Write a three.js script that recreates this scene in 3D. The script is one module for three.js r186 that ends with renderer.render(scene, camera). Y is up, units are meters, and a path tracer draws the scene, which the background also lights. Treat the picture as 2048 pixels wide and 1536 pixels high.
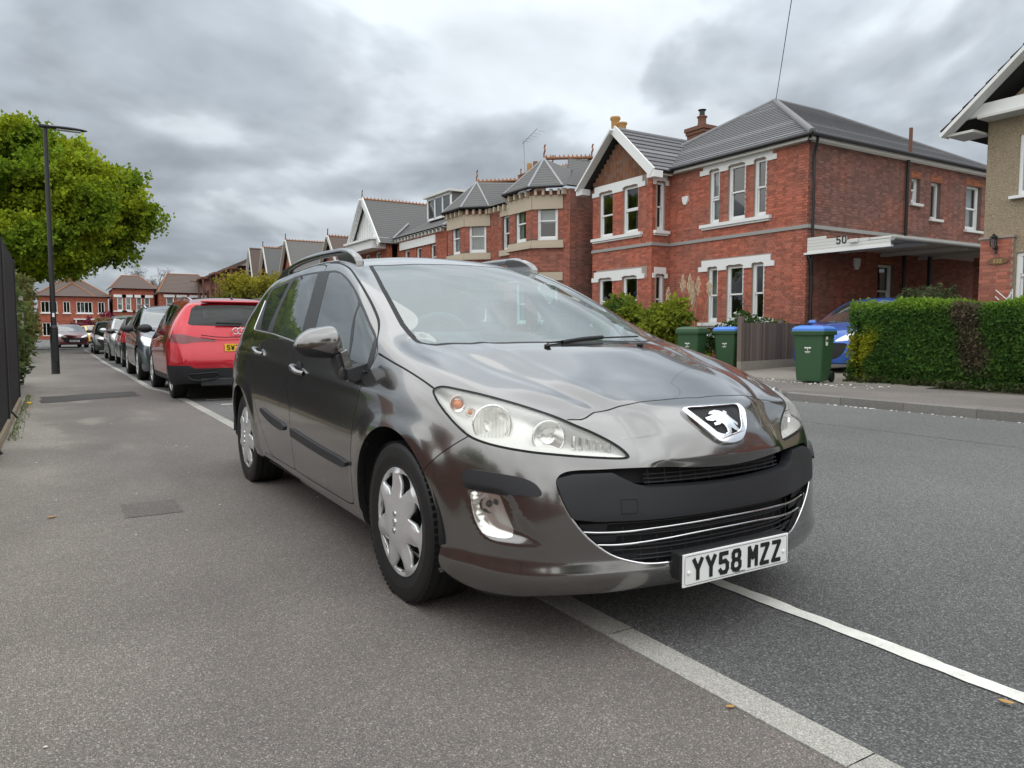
import * as THREE from 'three';
import { mergeGeometries, mergeVertices } from 'three/addons/utils/BufferGeometryUtils.js';
import { RoundedBoxGeometry } from 'three/addons/geometries/RoundedBoxGeometry.js';

// ---------------------------------------------------------------- camera, sky, sun, exposure
// x runs along the street towards the viewer, y up, z towards the near pavement; the origin is the ground under the front axle of the grey car
const scene = new THREE.Scene();
const camera = new THREE.PerspectiveCamera(54.65, 4 / 3, 0.05, 900);
camera.position.set(2.6696, 1.0577, 1.9767);
camera.lookAt(2.6696 - 0.85016, 1.0577 - 0.07224, 1.9767 - 0.52154);
const renderer = new THREE.WebGLRenderer({ antialias: true });
renderer.toneMapping = THREE.LinearToneMapping;
renderer.toneMappingExposure = 1.85;
const SKY = 0.86;
renderer.outputColorSpace = THREE.SRGBColorSpace;
renderer.shadowMap.enabled = true;
renderer.shadowMap.type = THREE.PCFSoftShadowMap;

let seed = 12345;
function rnd() { seed = (seed * 1664525 + 1013904223) >>> 0; return seed / 4294967296; }
const rr = (a, b) => a + (b - a) * rnd();
const pick = a => a[Math.floor(rnd() * a.length)];
const lerp = (a, b, t) => a + (b - a) * t;
const clamp = (x, a, b) => x < a ? a : x > b ? b : x;
const sstep = (a, b, x) => { const t = clamp((x - a) / (b - a), 0, 1); return t * t * (3 - 2 * t); };
const V = (x, y, z) => new THREE.Vector3(x, y, z);
function hash2(x, y, s = 0) { let h = (x * 374761393 + y * 668265263 + s * 2147483647) | 0; h = Math.imul(h ^ (h >>> 13), 1274126177); h ^= h >>> 16; return (h >>> 0) / 4294967296; }
function vnoise(x, y, s = 0, per = 0) {
  const xi = Math.floor(x), yi = Math.floor(y), fx = x - xi, fy = y - yi, u = fx * fx * (3 - 2 * fx), v = fy * fy * (3 - 2 * fy);
  const m = per ? k => ((k % per) + per) % per : k => k;
  const a = hash2(m(xi), m(yi), s), b = hash2(m(xi + 1), m(yi), s), c = hash2(m(xi), m(yi + 1), s), d = hash2(m(xi + 1), m(yi + 1), s);
  return a + (b - a) * u + (c - a) * v + (a - b - c + d) * u * v;
}
function fbm(x, y, o = 5, s = 0, per = 0) { let f = 0, a = 0.5, t = 0; for (let i = 0; i < o; i++) { f += a * vnoise(x, y, s + i * 17, per); t += a; a *= 0.5; x *= 2; y *= 2; if (per) per *= 2; } return f / t; }

// sky: a broken deck of grey cloud, brighter towards the zenith as overcast skies are
{
  const W = 4096, H = 2048, data = new Float32Array(W * H * 4);
  for (let j = 0; j < H; j++) {
    const el = ((j + 0.5) / H - 0.5) * Math.PI, se = Math.sin(el), ce = Math.cos(el), low = se < -0.02;
    for (let i = 0; i < W; i++) {
      const o = (j * W + i) * 4;
      if (low) { data[o] = 0.10; data[o + 1] = 0.10; data[o + 2] = 0.10; data[o + 3] = 1; continue; }
      const az = ((i + 0.5) / W - 0.5) * 2 * Math.PI, e = Math.max(se, 0) + 0.27;
      const px = Math.cos(az) * ce / e, pz = Math.sin(az) * ce / e;
      const wx = fbm(px * 0.9 + 3.1, pz * 0.9 + 9.2, 3, 5) - 0.5, wz = fbm(px * 0.9 + 31, pz * 0.9 - 4, 3, 9) - 0.5;
      const big = fbm(px * 1.25 + wx * 1.2 + 7.3, pz * 1.25 + wz * 1.2 + 2.2, 3, 21);
      const puff = fbm(px * 3.4 + wx * 2.0 + 1.3, pz * 3.4 + wz * 2.0 - 6.0, 6, 43);
      const d = sstep(0.33, 0.62, big * 0.50 + puff * 0.50), rim = Math.exp(-(((d - 0.28) / 0.16) ** 2));   // thick cloud is dark grey, its thin edges bright
      const base = (1 + 2.2 * Math.max(se, 0)) / 3;
      const fine = fbm(px * 9 + wx * 5 + 2, pz * 9 + wz * 5 + 8, 4, 61) - 0.5, wisp = fbm(px * 5 - wz * 4, pz * 5 + wx * 4 + 3, 5, 83) - 0.5;
      const v = SKY * base * (lerp(1.0, 0.60, d) + 0.12 * rim + 0.20 * fine + 0.34 * wisp);
      data[o] = v * lerp(0.925, 0.875, d); data[o + 1] = v * lerp(1.0, 0.985, d); data[o + 2] = v * lerp(1.065, 1.105, d); data[o + 3] = 1;
    }
  }
  const sky = new THREE.DataTexture(data, W, H, THREE.RGBAFormat, THREE.FloatType);
  sky.mapping = THREE.EquirectangularReflectionMapping; sky.magFilter = THREE.LinearFilter; sky.minFilter = THREE.LinearFilter; sky.needsUpdate = true;
  scene.background = sky; scene.environment = sky;
}
const sun = new THREE.DirectionalLight(new THREE.Color(1, 0.95, 0.86), 1.5);
sun.position.set(14, 40, 22); sun.target.position.set(-6, 0, -3); scene.add(sun, sun.target);
sun.castShadow = true; sun.shadow.radius = 290; sun.shadow.mapSize.set(4096, 4096);
Object.assign(sun.shadow.camera, { left: -60, right: 60, top: 60, bottom: -60, near: 1, far: 160 });

// ---------------------------------------------------------------- helpers
const taken = new Map();
function numbered(n) { const k = taken.get(n) || 0; taken.set(n, k + 1); return k ? `${n}_${String(k).padStart(3, '0')}` : n; }
function tag(o, label, category, group) { o.userData.label = label; o.userData.category = category; if (group) o.userData.group = group; return o; }
function thing(name, label, category, [x, y, z] = [0, 0, 0], turn = 0, group) {
  const o = new THREE.Group(); o.name = numbered(name); o.position.set(x, y, z); o.rotation.y = turn; scene.add(o);
  return tag(o, label, category, group);
}
function part(parent, name, geo, mat, label) {
  const m = new THREE.Mesh(Array.isArray(geo) ? merge(geo) : geo, mat); m.name = name; m.castShadow = m.receiveShadow = true; parent.add(m);
  if (label) m.userData.label = label;
  return m;
}
function single(name, geo, mat, label, category, group) { const m = part(scene, numbered(name), geo, mat); return tag(m, label, category, group); }
function structure(name, geo, mat) { const m = part(scene, name, geo, mat); m.userData.kind = 'structure'; return m; }
function dup(src, label, pos, turn = 0) { const c = src.clone(); c.name = numbered(src.name.replace(/_\d{3}$/, '')); c.userData = { ...src.userData, label }; if (pos) c.position.set(...pos); c.rotation.y = turn; scene.add(c); return c; }
function plain(g) { const h = g.index ? g.toNonIndexed() : g; for (const k of Object.keys(h.attributes)) if (!['position', 'normal', 'uv'].includes(k)) h.deleteAttribute(k); if (!h.attributes.normal) h.computeVertexNormals(); if (!h.attributes.uv) h.setAttribute('uv', new THREE.BufferAttribute(new Float32Array(h.attributes.position.count * 2), 2)); return h; }
function merge(list) { return list.length === 1 ? list[0] : mergeGeometries(list.map(plain)); }
function box(w, h, d, x = 0, y = 0, z = 0, r = 0) { const g = r > 0 ? new RoundedBoxGeometry(w, h, d, 2, Math.min(r, w / 2.01, h / 2.01, d / 2.01)) : new THREE.BoxGeometry(w, h, d); boxUV(g, w, h, d, x, y, z); return g.translate(x, y, z); }
function boxUV(g, w, h, d, ox = 0, oy = 0, oz = 0) { const p = g.attributes.position, n = g.attributes.normal, u = g.attributes.uv; for (let i = 0; i < p.count; i++) { const X = p.getX(i) + ox, Y = p.getY(i) + oy, Z = p.getZ(i) + oz, nx = Math.abs(n.getX(i)), ny = Math.abs(n.getY(i)), nz = Math.abs(n.getZ(i)); if (nx >= ny && nx >= nz) u.setXY(i, Z, Y); else if (ny >= nz) u.setXY(i, X, Z); else u.setXY(i, X, Y); } }
function cyl(r0, r1, h, seg, x = 0, y = 0, z = 0, axis = 'y') { const g = new THREE.CylinderGeometry(r0, r1, h, seg); if (axis === 'x') g.rotateZ(-Math.PI / 2); if (axis === 'z') g.rotateX(Math.PI / 2); return g.translate(x, y, z); }
function bar(a, b, r, seg = 6) { const d = b.clone().sub(a), L = d.length(); const g = new THREE.CylinderGeometry(r, r, L, seg); g.applyQuaternion(new THREE.Quaternion().setFromUnitVectors(V(0, 1, 0), d.normalize())); return g.translate((a.x + b.x) / 2, (a.y + b.y) / 2, (a.z + b.z) / 2); }
function tube(pts, r, seg = 8, n = 0, closed = false) { const c = new THREE.CatmullRomCurve3(pts.map(p => p.isVector3 ? p : V(...p)), closed, 'centripetal'); return new THREE.TubeGeometry(c, n || pts.length * 4, r, seg, closed); }
function beam(a, b, w, h, up = V(0, 1, 0)) { // rectangular bar from a to b
  const d = b.clone().sub(a), L = d.length(); d.normalize(); const s = new THREE.Vector3().crossVectors(up, d).normalize(), u = new THREE.Vector3().crossVectors(d, s);
  const g = new THREE.BoxGeometry(w, h, L); boxUV(g, w, h, L); g.applyMatrix4(new THREE.Matrix4().makeBasis(s, u, d)); return g.translate((a.x + b.x) / 2, (a.y + b.y) / 2, (a.z + b.z) / 2);
}
function polyShape(pts) { const s = new THREE.Shape(); pts.forEach(([x, y], i) => i ? s.lineTo(x, y) : s.moveTo(x, y)); s.closePath(); return s; }
function extr(pts, depth, bevel = 0) { return new THREE.ExtrudeGeometry(pts.isShape ? pts : polyShape(pts), { depth, bevelEnabled: bevel > 0, bevelSize: bevel, bevelThickness: bevel, bevelSegments: 2, curveSegments: 8 }); }
function quadGeo(a, b, c, d) { // a,b,c,d around; uv in metres
  const g = new THREE.BufferGeometry(), P = [a, b, c, a, c, d]; const e = b.clone().sub(a).normalize(), n = new THREE.Vector3().crossVectors(b.clone().sub(a), c.clone().sub(a)).normalize(), f = new THREE.Vector3().crossVectors(n, e);
  g.setAttribute('position', new THREE.Float32BufferAttribute(P.flatMap(p => [p.x, p.y, p.z]), 3));
  g.setAttribute('normal', new THREE.Float32BufferAttribute(P.flatMap(() => [n.x, n.y, n.z]), 3));
  g.setAttribute('uv', new THREE.Float32BufferAttribute(P.flatMap(p => { const q = p.clone().sub(a); return [q.dot(e), q.dot(f)]; }), 2)); return g;
}
const M = {};
function mat(name, color, rough = 0.8, o = {}) { const c = Array.isArray(color) ? new THREE.Color().setRGB(...color) : color; const m = new THREE[o.clearcoat !== undefined || o.transmission !== undefined || o.ior !== undefined || o.sheen !== undefined ? 'MeshPhysicalMaterial' : 'MeshStandardMaterial']({ color: c, roughness: rough, ...o }); m.name = name; M[name] = m; return m; }
function tex(w, h, fn, srgb = false) { const d = new Uint8Array(w * h * 4); for (let j = 0; j < h; j++) for (let i = 0; i < w; i++) { const c = fn(i, j), o = (j * w + i) * 4; if (Array.isArray(c)) { d[o] = clamp(c[0], 0, 1) * 255; d[o + 1] = clamp(c[1], 0, 1) * 255; d[o + 2] = clamp(c[2], 0, 1) * 255; } else d[o] = d[o + 1] = d[o + 2] = clamp(c, 0, 1) * 255; d[o + 3] = 255; } const t = new THREE.DataTexture(d, w, h); t.wrapS = t.wrapT = THREE.RepeatWrapping; t.magFilter = THREE.LinearFilter; t.minFilter = THREE.LinearMipmapLinearFilter; t.generateMipmaps = true; if (srgb) t.colorSpace = THREE.SRGBColorSpace; t.needsUpdate = true; return t; }
// ---------------------------------------------------------------- smooth bodywork: a control cage subdivided (Catmull-Clark), then cut into panels
function subdivide(P, Q) {   // P: [[x,y,z]], Q: quads
  const nP = P.length, E = new Map(), F = Q.map(q => [0, 1, 2].map(k => (P[q[0]][k] + P[q[1]][k] + P[q[2]][k] + P[q[3]][k]) / 4));
  const key = (a, b) => a < b ? a * 1e7 + b : b * 1e7 + a;
  Q.forEach((q, f) => { for (let e = 0; e < 4; e++) { const a = q[e], b = q[(e + 1) % 4], k = key(a, b); let r = E.get(k); if (!r) E.set(k, r = { a, b, f: [] }); r.f.push(f); } });
  const out = new Array(nP), eid = new Map(); let n = nP;
  const val = new Float64Array(nP), bnd = new Array(nP), fa = new Float64Array(nP * 3), fc = new Int32Array(nP), ea = new Float64Array(nP * 3), ec = new Int32Array(nP);
  const edgePts = [];
  for (const [k, r] of E) {
    const A = P[r.a], B = P[r.b], mid = [(A[0] + B[0]) / 2, (A[1] + B[1]) / 2, (A[2] + B[2]) / 2]; let p = mid;
    if (r.f.length === 2) { const f = F[r.f[0]], g = F[r.f[1]]; p = [0, 1, 2].map(c => (A[c] + B[c] + f[c] + g[c]) / 4); }
    else { (bnd[r.a] ||= []).push(r.b); (bnd[r.b] ||= []).push(r.a); }
    for (const v of [r.a, r.b]) { ec[v]++; for (let c = 0; c < 3; c++) ea[v * 3 + c] += mid[c]; }
    eid.set(k, n++); edgePts.push(p);
  }
  Q.forEach((q, f) => q.forEach(v => { fc[v]++; for (let c = 0; c < 3; c++) fa[v * 3 + c] += F[f][c]; }));
  for (let v = 0; v < nP; v++) {
    const p = P[v];
    if (bnd[v]) { const b = bnd[v]; out[v] = b.length === 2 && fc[v] > 1 ? [0, 1, 2].map(c => (P[b[0]][c] + P[b[1]][c] + 6 * p[c]) / 8) : p.slice(); }
    else { const m = ec[v]; out[v] = [0, 1, 2].map(c => (fa[v * 3 + c] / fc[v] + 2 * ea[v * 3 + c] / m + (m - 3) * p[c]) / m); }
  }
  const fo = n; const pts = out.concat(edgePts, F);
  const q2 = []; Q.forEach((q, f) => { for (let e = 0; e < 4; e++) { const a = q[e], b = q[(e + 1) % 4], z = q[(e + 3) % 4]; q2.push([a, eid.get(key(a, b)), fo + f, eid.get(key(z, a))]); } });
  return [pts, q2];
}
function fitCage(P, Q, fixed = 4, strength = 0.8) { // move the cage so that the smooth surface passes near the wanted points
  const T = P.map(p => p.slice()); let C = P.map(p => p.slice());
  for (let it = 0; it < fixed; it++) { let [a, q] = subdivide(C, Q);[a, q] = subdivide(a, q); C = C.map((c, i) => c.map((x, k) => x + strength * (T[i][k] - a[i][k]))); }
  return C;
}
function vertexNormals(P, Q) { const N = new Float64Array(P.length * 3); for (const q of Q) { const a = P[q[0]], b = P[q[1]], c = P[q[2]], d = P[q[3]]; const e = [c[0] - a[0], c[1] - a[1], c[2] - a[2]], f = [d[0] - b[0], d[1] - b[1], d[2] - b[2]]; const n = [e[1] * f[2] - e[2] * f[1], e[2] * f[0] - e[0] * f[2], e[0] * f[1] - e[1] * f[0]]; for (const v of q) for (let c2 = 0; c2 < 3; c2++) N[v * 3 + c2] += n[c2]; } for (let i = 0; i < P.length; i++) { const l = Math.hypot(N[i * 3], N[i * 3 + 1], N[i * 3 + 2]) || 1; for (let c = 0; c < 3; c++) N[i * 3 + c] /= l; } return N; }

// box-topology cage of half a car: side[i][j], top[i][k] and front[j][k], rear[j][k] share their edges; mirrored in z
function boxCage(side, top, front, rear) {
  const P = [], id = new Map(), Q = [];
  const add = p => { const k = p.map(x => Math.round(x * 1e5)).join(','); if (!id.has(k)) { id.set(k, P.length); P.push(p.slice()); } return id.get(k); };
  const grid = (G, flip) => { for (const s of [1, -1]) { const I = G.map(r => r.map(p => add([p[0], p[1], s * p[2]]))); for (let a = 0; a + 1 < I.length; a++) for (let b = 0; b + 1 < I[a].length; b++) { let q = [I[a][b], I[a + 1][b], I[a + 1][b + 1], I[a][b + 1]]; if ((s > 0) === flip) q.reverse(); if (new Set(q).size === 4) Q.push(q); } } };
  const I = side.length - 1, J = side[0].length - 1;
  grid(side, false);
  grid(side.map((c, i) => [c[J], ...top[i]]), false);
  grid(side[I].map((p, j) => j < J ? [p, ...front[j]] : [p, ...top[I]]), true);
  if (rear) grid(side[0].map((p, j) => j < J ? [p, ...rear[j]] : [p, ...top[0]]), false);
  return [P, Q];
}

class Soup {   // welded triangles with labels that can be cut along lines drawn in any flat view
  constructor(P, N) { this.P = P; this.N = N; this.T = []; this.L = []; }
  static fromQuads(P, Q, label, keep) {
    const Nn = vertexNormals(P, Q), map = new Map(), s = new Soup([], []);
    const v = i => { let k = map.get(i); if (k === undefined) { k = s.P.length; map.set(i, k); s.P.push(P[i].slice()); s.N.push([Nn[i * 3], Nn[i * 3 + 1], Nn[i * 3 + 2]]); } return k; };
    for (const q of Q) { if (keep && !keep(q.map(i => P[i]))) continue; const [a, b, c, d] = q.map(v); s.T.push([a, b, c], [a, c, d]); s.L.push(label, label); }
    return s;
  }
  field(view, poly, closed = true) { return this.P.map(p => sdPoly(view(p), poly, closed)); }
  slice(f, level, ok) {   // split the triangles that the level set crosses
    const cut = new Map(), T = [], L = [], P = this.P, N = this.N;
    const mid = (a, b) => { const k = a < b ? a * 1e7 + b : b * 1e7 + a; let r = cut.get(k); if (r === undefined) { const t = (level - f[a]) / (f[b] - f[a]); r = P.length; cut.set(k, r); P.push([0, 1, 2].map(c => lerp(P[a][c], P[b][c], t))); const n = [0, 1, 2].map(c => lerp(N[a][c], N[b][c], t)), l = Math.hypot(...n) || 1; N.push(n.map(x => x / l)); f.push(level); } return r; };
    for (let i = 0; i < this.T.length; i++) {
      const t = this.T[i], l = this.L[i], s = t.map(v => f[v] > level + 1e-9 ? 1 : f[v] < level - 1e-9 ? -1 : 0);
      if (!(s.includes(1) && s.includes(-1)) || (ok && !ok(l, t))) { T.push(t); L.push(l); continue; }
      const z = s.indexOf(0);
      if (z >= 0) { const a = t[z], b = t[(z + 1) % 3], c = t[(z + 2) % 3], m = mid(b, c); T.push([a, b, m], [a, m, c]); L.push(l, l); }
      else { const o = s[0] === s[1] ? 2 : s[0] === s[2] ? 1 : 0, a = t[o], b = t[(o + 1) % 3], c = t[(o + 2) % 3], m = mid(a, b), n = mid(a, c); T.push([a, m, n], [m, b, c], [m, c, n]); L.push(l, l, l); }
    }
    this.T = T; this.L = L;
  }
  relabel(f, lo, hi, label, ok) { for (let i = 0; i < this.T.length; i++) { const t = this.T[i], m = (f[t[0]] + f[t[1]] + f[t[2]]) / 3; if (m > lo && m < hi && (!ok || ok(this.L[i], t))) this.L[i] = typeof label === 'function' ? label(this.L[i]) : label; } }
  region(view, poly, label, ok, closed = true) { const f = this.field(view, poly, closed); const g = this.facing(view, ok); this.slice(f, 0, g); this.relabel(f, -1e9, 0, label, g); return f; }
  facing(view, ok) { const n = view.n; return (l, t) => { if (ok && !ok(l)) return false; let s = 0; for (const v of t) s += this.N[v][0] * n[0] + this.N[v][1] * n[1] + this.N[v][2] * n[2]; return s > 0.05 * 3; }; }
  groove(view, line, closed, w, depth, ok, label = 'gap') { // a shut line: a narrow V-shaped channel along the curve
    const f = this.P.map(p => sdPoly(view(p), line, closed, true)); const g = this.facing(view, ok);
    this.slice(f, w, g); this.slice(f, w * 0.3, g); const mv = new Set();
    for (let i = 0; i < this.T.length; i++) { const t = this.T[i]; if (f[t[0]] <= w + 1e-7 && f[t[1]] <= w + 1e-7 && f[t[2]] <= w + 1e-7 && g(this.L[i], t)) { this.L[i] = label; for (const v of t) if (f[v] < w * 0.5) mv.add(v); } }
    for (const v of mv) for (let c = 0; c < 3; c++) this.P[v][c] -= this.N[v][c] * depth;
  }
  push(fn) { for (let i = 0; i < this.P.length; i++) { const d = fn(this.P[i], this.N[i], i); if (d) { const mid = Math.abs(this.P[i][2]) < 1e-5; for (let c = 0; c < 3; c++) if (!(mid && c === 2)) this.P[i][c] += this.N[i][c] * d; } } }
  renormal(smooth = () => true) { const N = this.P.map(() => [0, 0, 0]); this.T.forEach((t, i) => { const [a, b, c] = t.map(v => this.P[v]); const e = [b[0] - a[0], b[1] - a[1], b[2] - a[2]], g = [c[0] - a[0], c[1] - a[1], c[2] - a[2]]; const n = [e[1] * g[2] - e[2] * g[1], e[2] * g[0] - e[0] * g[2], e[0] * g[1] - e[1] * g[0]]; for (const v of t) for (let k = 0; k < 3; k++) N[v][k] += n[k]; }); this.N = N.map((n, i) => { if (Math.abs(this.P[i][2]) < 1e-5) n[2] = 0; const l = Math.hypot(...n); return l > 0 ? n.map(x => x / l) : this.N[i]; }); }
  take(label, { mirror = true, both = true, lift = 0, map = null, flange = 0, dir = null } = {}) { // geometry of one label (an optional rim turned inward along its edge)
    const want = typeof label === 'function' ? label : l => l === label; const pos = [], nor = [], uv = []; const edges = new Map();
    const emit = (P3, N3, s) => { const o = s > 0 ? [0, 1, 2] : [0, 2, 1]; for (const k of o) { pos.push(P3[k][0], P3[k][1], s * P3[k][2]); nor.push(N3[k][0], N3[k][1], s * N3[k][2]); uv.push(P3[k][0] + P3[k][2], P3[k][1]); } };
    const at = v => { const p = this.P[v], n = this.N[v]; let q = lift ? [p[0] + n[0] * lift, p[1] + n[1] * lift, p[2] + n[2] * lift] : p; if (map) q = map(q, n); return q; };
    this.T.forEach((t, i) => {
      if (!want(this.L[i])) return; const P3 = t.map(at), N3 = t.map(v => this.N[v]);
      if (both !== 'mirror') emit(P3, N3, 1); if (both) emit(P3, N3, -1);
      if (flange) for (let e = 0; e < 3; e++) { const a = t[e], b = t[(e + 1) % 3], k = a < b ? a * 1e7 + b : b * 1e7 + a; if (edges.has(k)) edges.set(k, null); else edges.set(k, [a, b]); }
    });
    if (flange) for (const e of edges.values()) { if (!e) continue; const [a, b] = e, p = at(a), q = at(b); if (Math.abs(p[2]) < 1e-6 && Math.abs(q[2]) < 1e-6) continue; const dn = v => dir ? dir : this.N[v].map(x => -x); const da = dn(a), db = dn(b); const p2 = p.map((x, c) => x + da[c] * flange), q2 = q.map((x, c) => x + db[c] * flange); const u = q.map((x, c) => x - p[c]), w = p2.map((x, c) => x - p[c]); const n = [u[1] * w[2] - u[2] * w[1], u[2] * w[0] - u[0] * w[2], u[0] * w[1] - u[1] * w[0]], l = Math.hypot(...n) || 1, nn = n.map(x => -x / l); for (const s of both === 'mirror' ? [-1] : both ? [1, -1] : [1]) { emit([p, p2, q], [nn, nn, nn], s); emit([q, p2, q2], [nn, nn, nn], s); } }
    const g = new THREE.BufferGeometry(); g.setAttribute('position', new THREE.Float32BufferAttribute(pos, 3)); g.setAttribute('normal', new THREE.Float32BufferAttribute(nor, 3)); g.setAttribute('uv', new THREE.Float32BufferAttribute(uv, 2)); return g;
  }
  hit(o, d, ok) { let best = null; for (let i = 0; i < this.T.length; i++) { if (ok && !ok(this.L[i])) continue; const [A, B, C] = this.T[i].map(v => this.P[v]); const e1 = [B[0] - A[0], B[1] - A[1], B[2] - A[2]], e2 = [C[0] - A[0], C[1] - A[1], C[2] - A[2]]; const p = [d[1] * e2[2] - d[2] * e2[1], d[2] * e2[0] - d[0] * e2[2], d[0] * e2[1] - d[1] * e2[0]], det = e1[0] * p[0] + e1[1] * p[1] + e1[2] * p[2]; if (Math.abs(det) < 1e-12) continue; const s = [o[0] - A[0], o[1] - A[1], o[2] - A[2]], u = (s[0] * p[0] + s[1] * p[1] + s[2] * p[2]) / det; if (u < -1e-6 || u > 1 + 1e-6) continue; const q = [s[1] * e1[2] - s[2] * e1[1], s[2] * e1[0] - s[0] * e1[2], s[0] * e1[1] - s[1] * e1[0]], v = (d[0] * q[0] + d[1] * q[1] + d[2] * q[2]) / det; if (v < -1e-6 || u + v > 1 + 1e-6) continue; const t = (e2[0] * q[0] + e2[1] * q[1] + e2[2] * q[2]) / det; if (t > 1e-6 && (!best || t < best.t)) { const [a, b, c] = this.T[i]; const n = [0, 1, 2].map(k => this.N[a][k] * (1 - u - v) + this.N[b][k] * u + this.N[c][k] * v); best = { t, p: [o[0] + d[0] * t, o[1] + d[1] * t, o[2] + d[2] * t], n, i, l: this.L[i] }; } } return best; }
}
function sdPoly([x, y], poly, closed = true, unsigned = false) { let d = 1e9, inside = false; const n = poly.length; for (let i = closed ? 0 : 1, j = closed ? n - 1 : 0; i < n; j = i++) { const ax = poly[j][0], ay = poly[j][1], bx = poly[i][0], by = poly[i][1], ex = bx - ax, ey = by - ay, px = x - ax, py = y - ay; const t = clamp((px * ex + py * ey) / (ex * ex + ey * ey || 1e-12), 0, 1), qx = px - ex * t, qy = py - ey * t, q = qx * qx + qy * qy; if (q < d) d = q; if (closed && (ay > y) !== (by > y) && x < (bx - ax) * (y - ay) / (by - ay) + ax) inside = !inside; } d = Math.sqrt(d); return unsigned || !closed ? d : inside ? -d : d; }
function smoothLine(pts, closed = true, per = 6, tension = 0.5) { const c = new THREE.CatmullRomCurve3(pts.map(p => V(p[0], p[1], 0)), closed, 'centripetal', tension); return c.getPoints(pts.length * per).slice(0, closed ? -1 : undefined).map(p => [p.x, p.y]); }
const makeView = (n, up = [0, 1, 0]) => { const l = Math.hypot(...n); n = n.map(x => x / l); let a = [up[1] * n[2] - up[2] * n[1], up[2] * n[0] - up[0] * n[2], up[0] * n[1] - up[1] * n[0]]; const la = Math.hypot(...a); a = a.map(x => x / la); const b = [n[1] * a[2] - n[2] * a[1], n[2] * a[0] - n[0] * a[2], n[0] * a[1] - n[1] * a[0]]; const f = p => [p[0] * a[0] + p[1] * a[1] + p[2] * a[2], p[0] * b[0] + p[1] * b[1] + p[2] * b[2]]; f.n = n; f.a = a; f.b = b; return f; };
const sideView = Object.assign(p => [p[0], p[1]], { n: [0, 0, 1] }), frontView = Object.assign(p => [p[2], p[1]], { n: [1, 0, 0] }), topView = Object.assign(p => [p[0], p[2]], { n: [0, 1, 0] });
const soften = (poly, n = 2) => { for (let k = 0; k < n; k++) poly = poly.flatMap((p, i) => { const q = poly[(i + 1) % poly.length]; return [[lerp(p[0], q[0], .25), lerp(p[1], q[1], .25)], [lerp(p[0], q[0], .75), lerp(p[1], q[1], .75)]]; }); return poly; };
// ---------------------------------------------------------------- shared materials
mat('paintGrey', [0.215, 0.211, 0.208], 0.17, { metalness: 0.92, clearcoat: 1, clearcoatRoughness: 0.03 });
mat('plasticBlack', [0.017, 0.018, 0.021], 0.5);
mat('plasticDark', [0.010, 0.010, 0.011], 0.7);
mat('rubberSeal', [0.012, 0.012, 0.012], 0.6);
mat('tyreRubber', [0.007, 0.007, 0.0075], 0.58);
mat('chrome', [0.78, 0.78, 0.80], 0.08, { metalness: 1 });
mat('chromeSatin', [0.62, 0.62, 0.64], 0.25, { metalness: 1 });
mat('wheelSilver', [0.70, 0.71, 0.72], 0.30, { metalness: 0.6, clearcoat: 0.5, clearcoatRoughness: 0.2 });
mat('glassTint', [0.66, 0.80, 0.78], 0.0, { transmission: 0.95, ior: 2.5, thickness: 0, side: THREE.DoubleSide });
mat('glassScreen', [0.72, 0.90, 0.87], 0.0, { transmission: 0.88, ior: 2.5, thickness: 0, side: THREE.DoubleSide });  // part-opaque teal puts a bright reflected haze into the glass colour
mat('glassClear', [0.98, 0.98, 0.965], 0.34, { transmission: 1, ior: 1.45, thickness: 0, side: THREE.DoubleSide });
mat('glassDark', [0.10, 0.11, 0.11], 0.0, { transmission: 1, ior: 1.52, thickness: 0, side: THREE.DoubleSide });
mat('reflector', [0.88, 0.88, 0.87], 0.14, { metalness: 1 });
mat('lampHousing', [0.88, 0.88, 0.86], 0.28, { metalness: 0.25 });
mat('amber', [0.75, 0.25, 0.06], 0.25, { transmission: 0.3, thickness: 0 });
mat('seatCloth', [0.035, 0.036, 0.04], 0.95);
mat('trimGrey', [0.05, 0.052, 0.056], 0.8);
mat('plateWhite', [0.80, 0.81, 0.80], 0.35);
mat('plateYellow', [0.85, 0.52, 0.03], 0.35);
mat('inkBlack', [0.008, 0.008, 0.009], 0.5);
mat('redLamp', [0.42, 0.012, 0.02], 0.15, { clearcoat: 1 });
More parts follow.
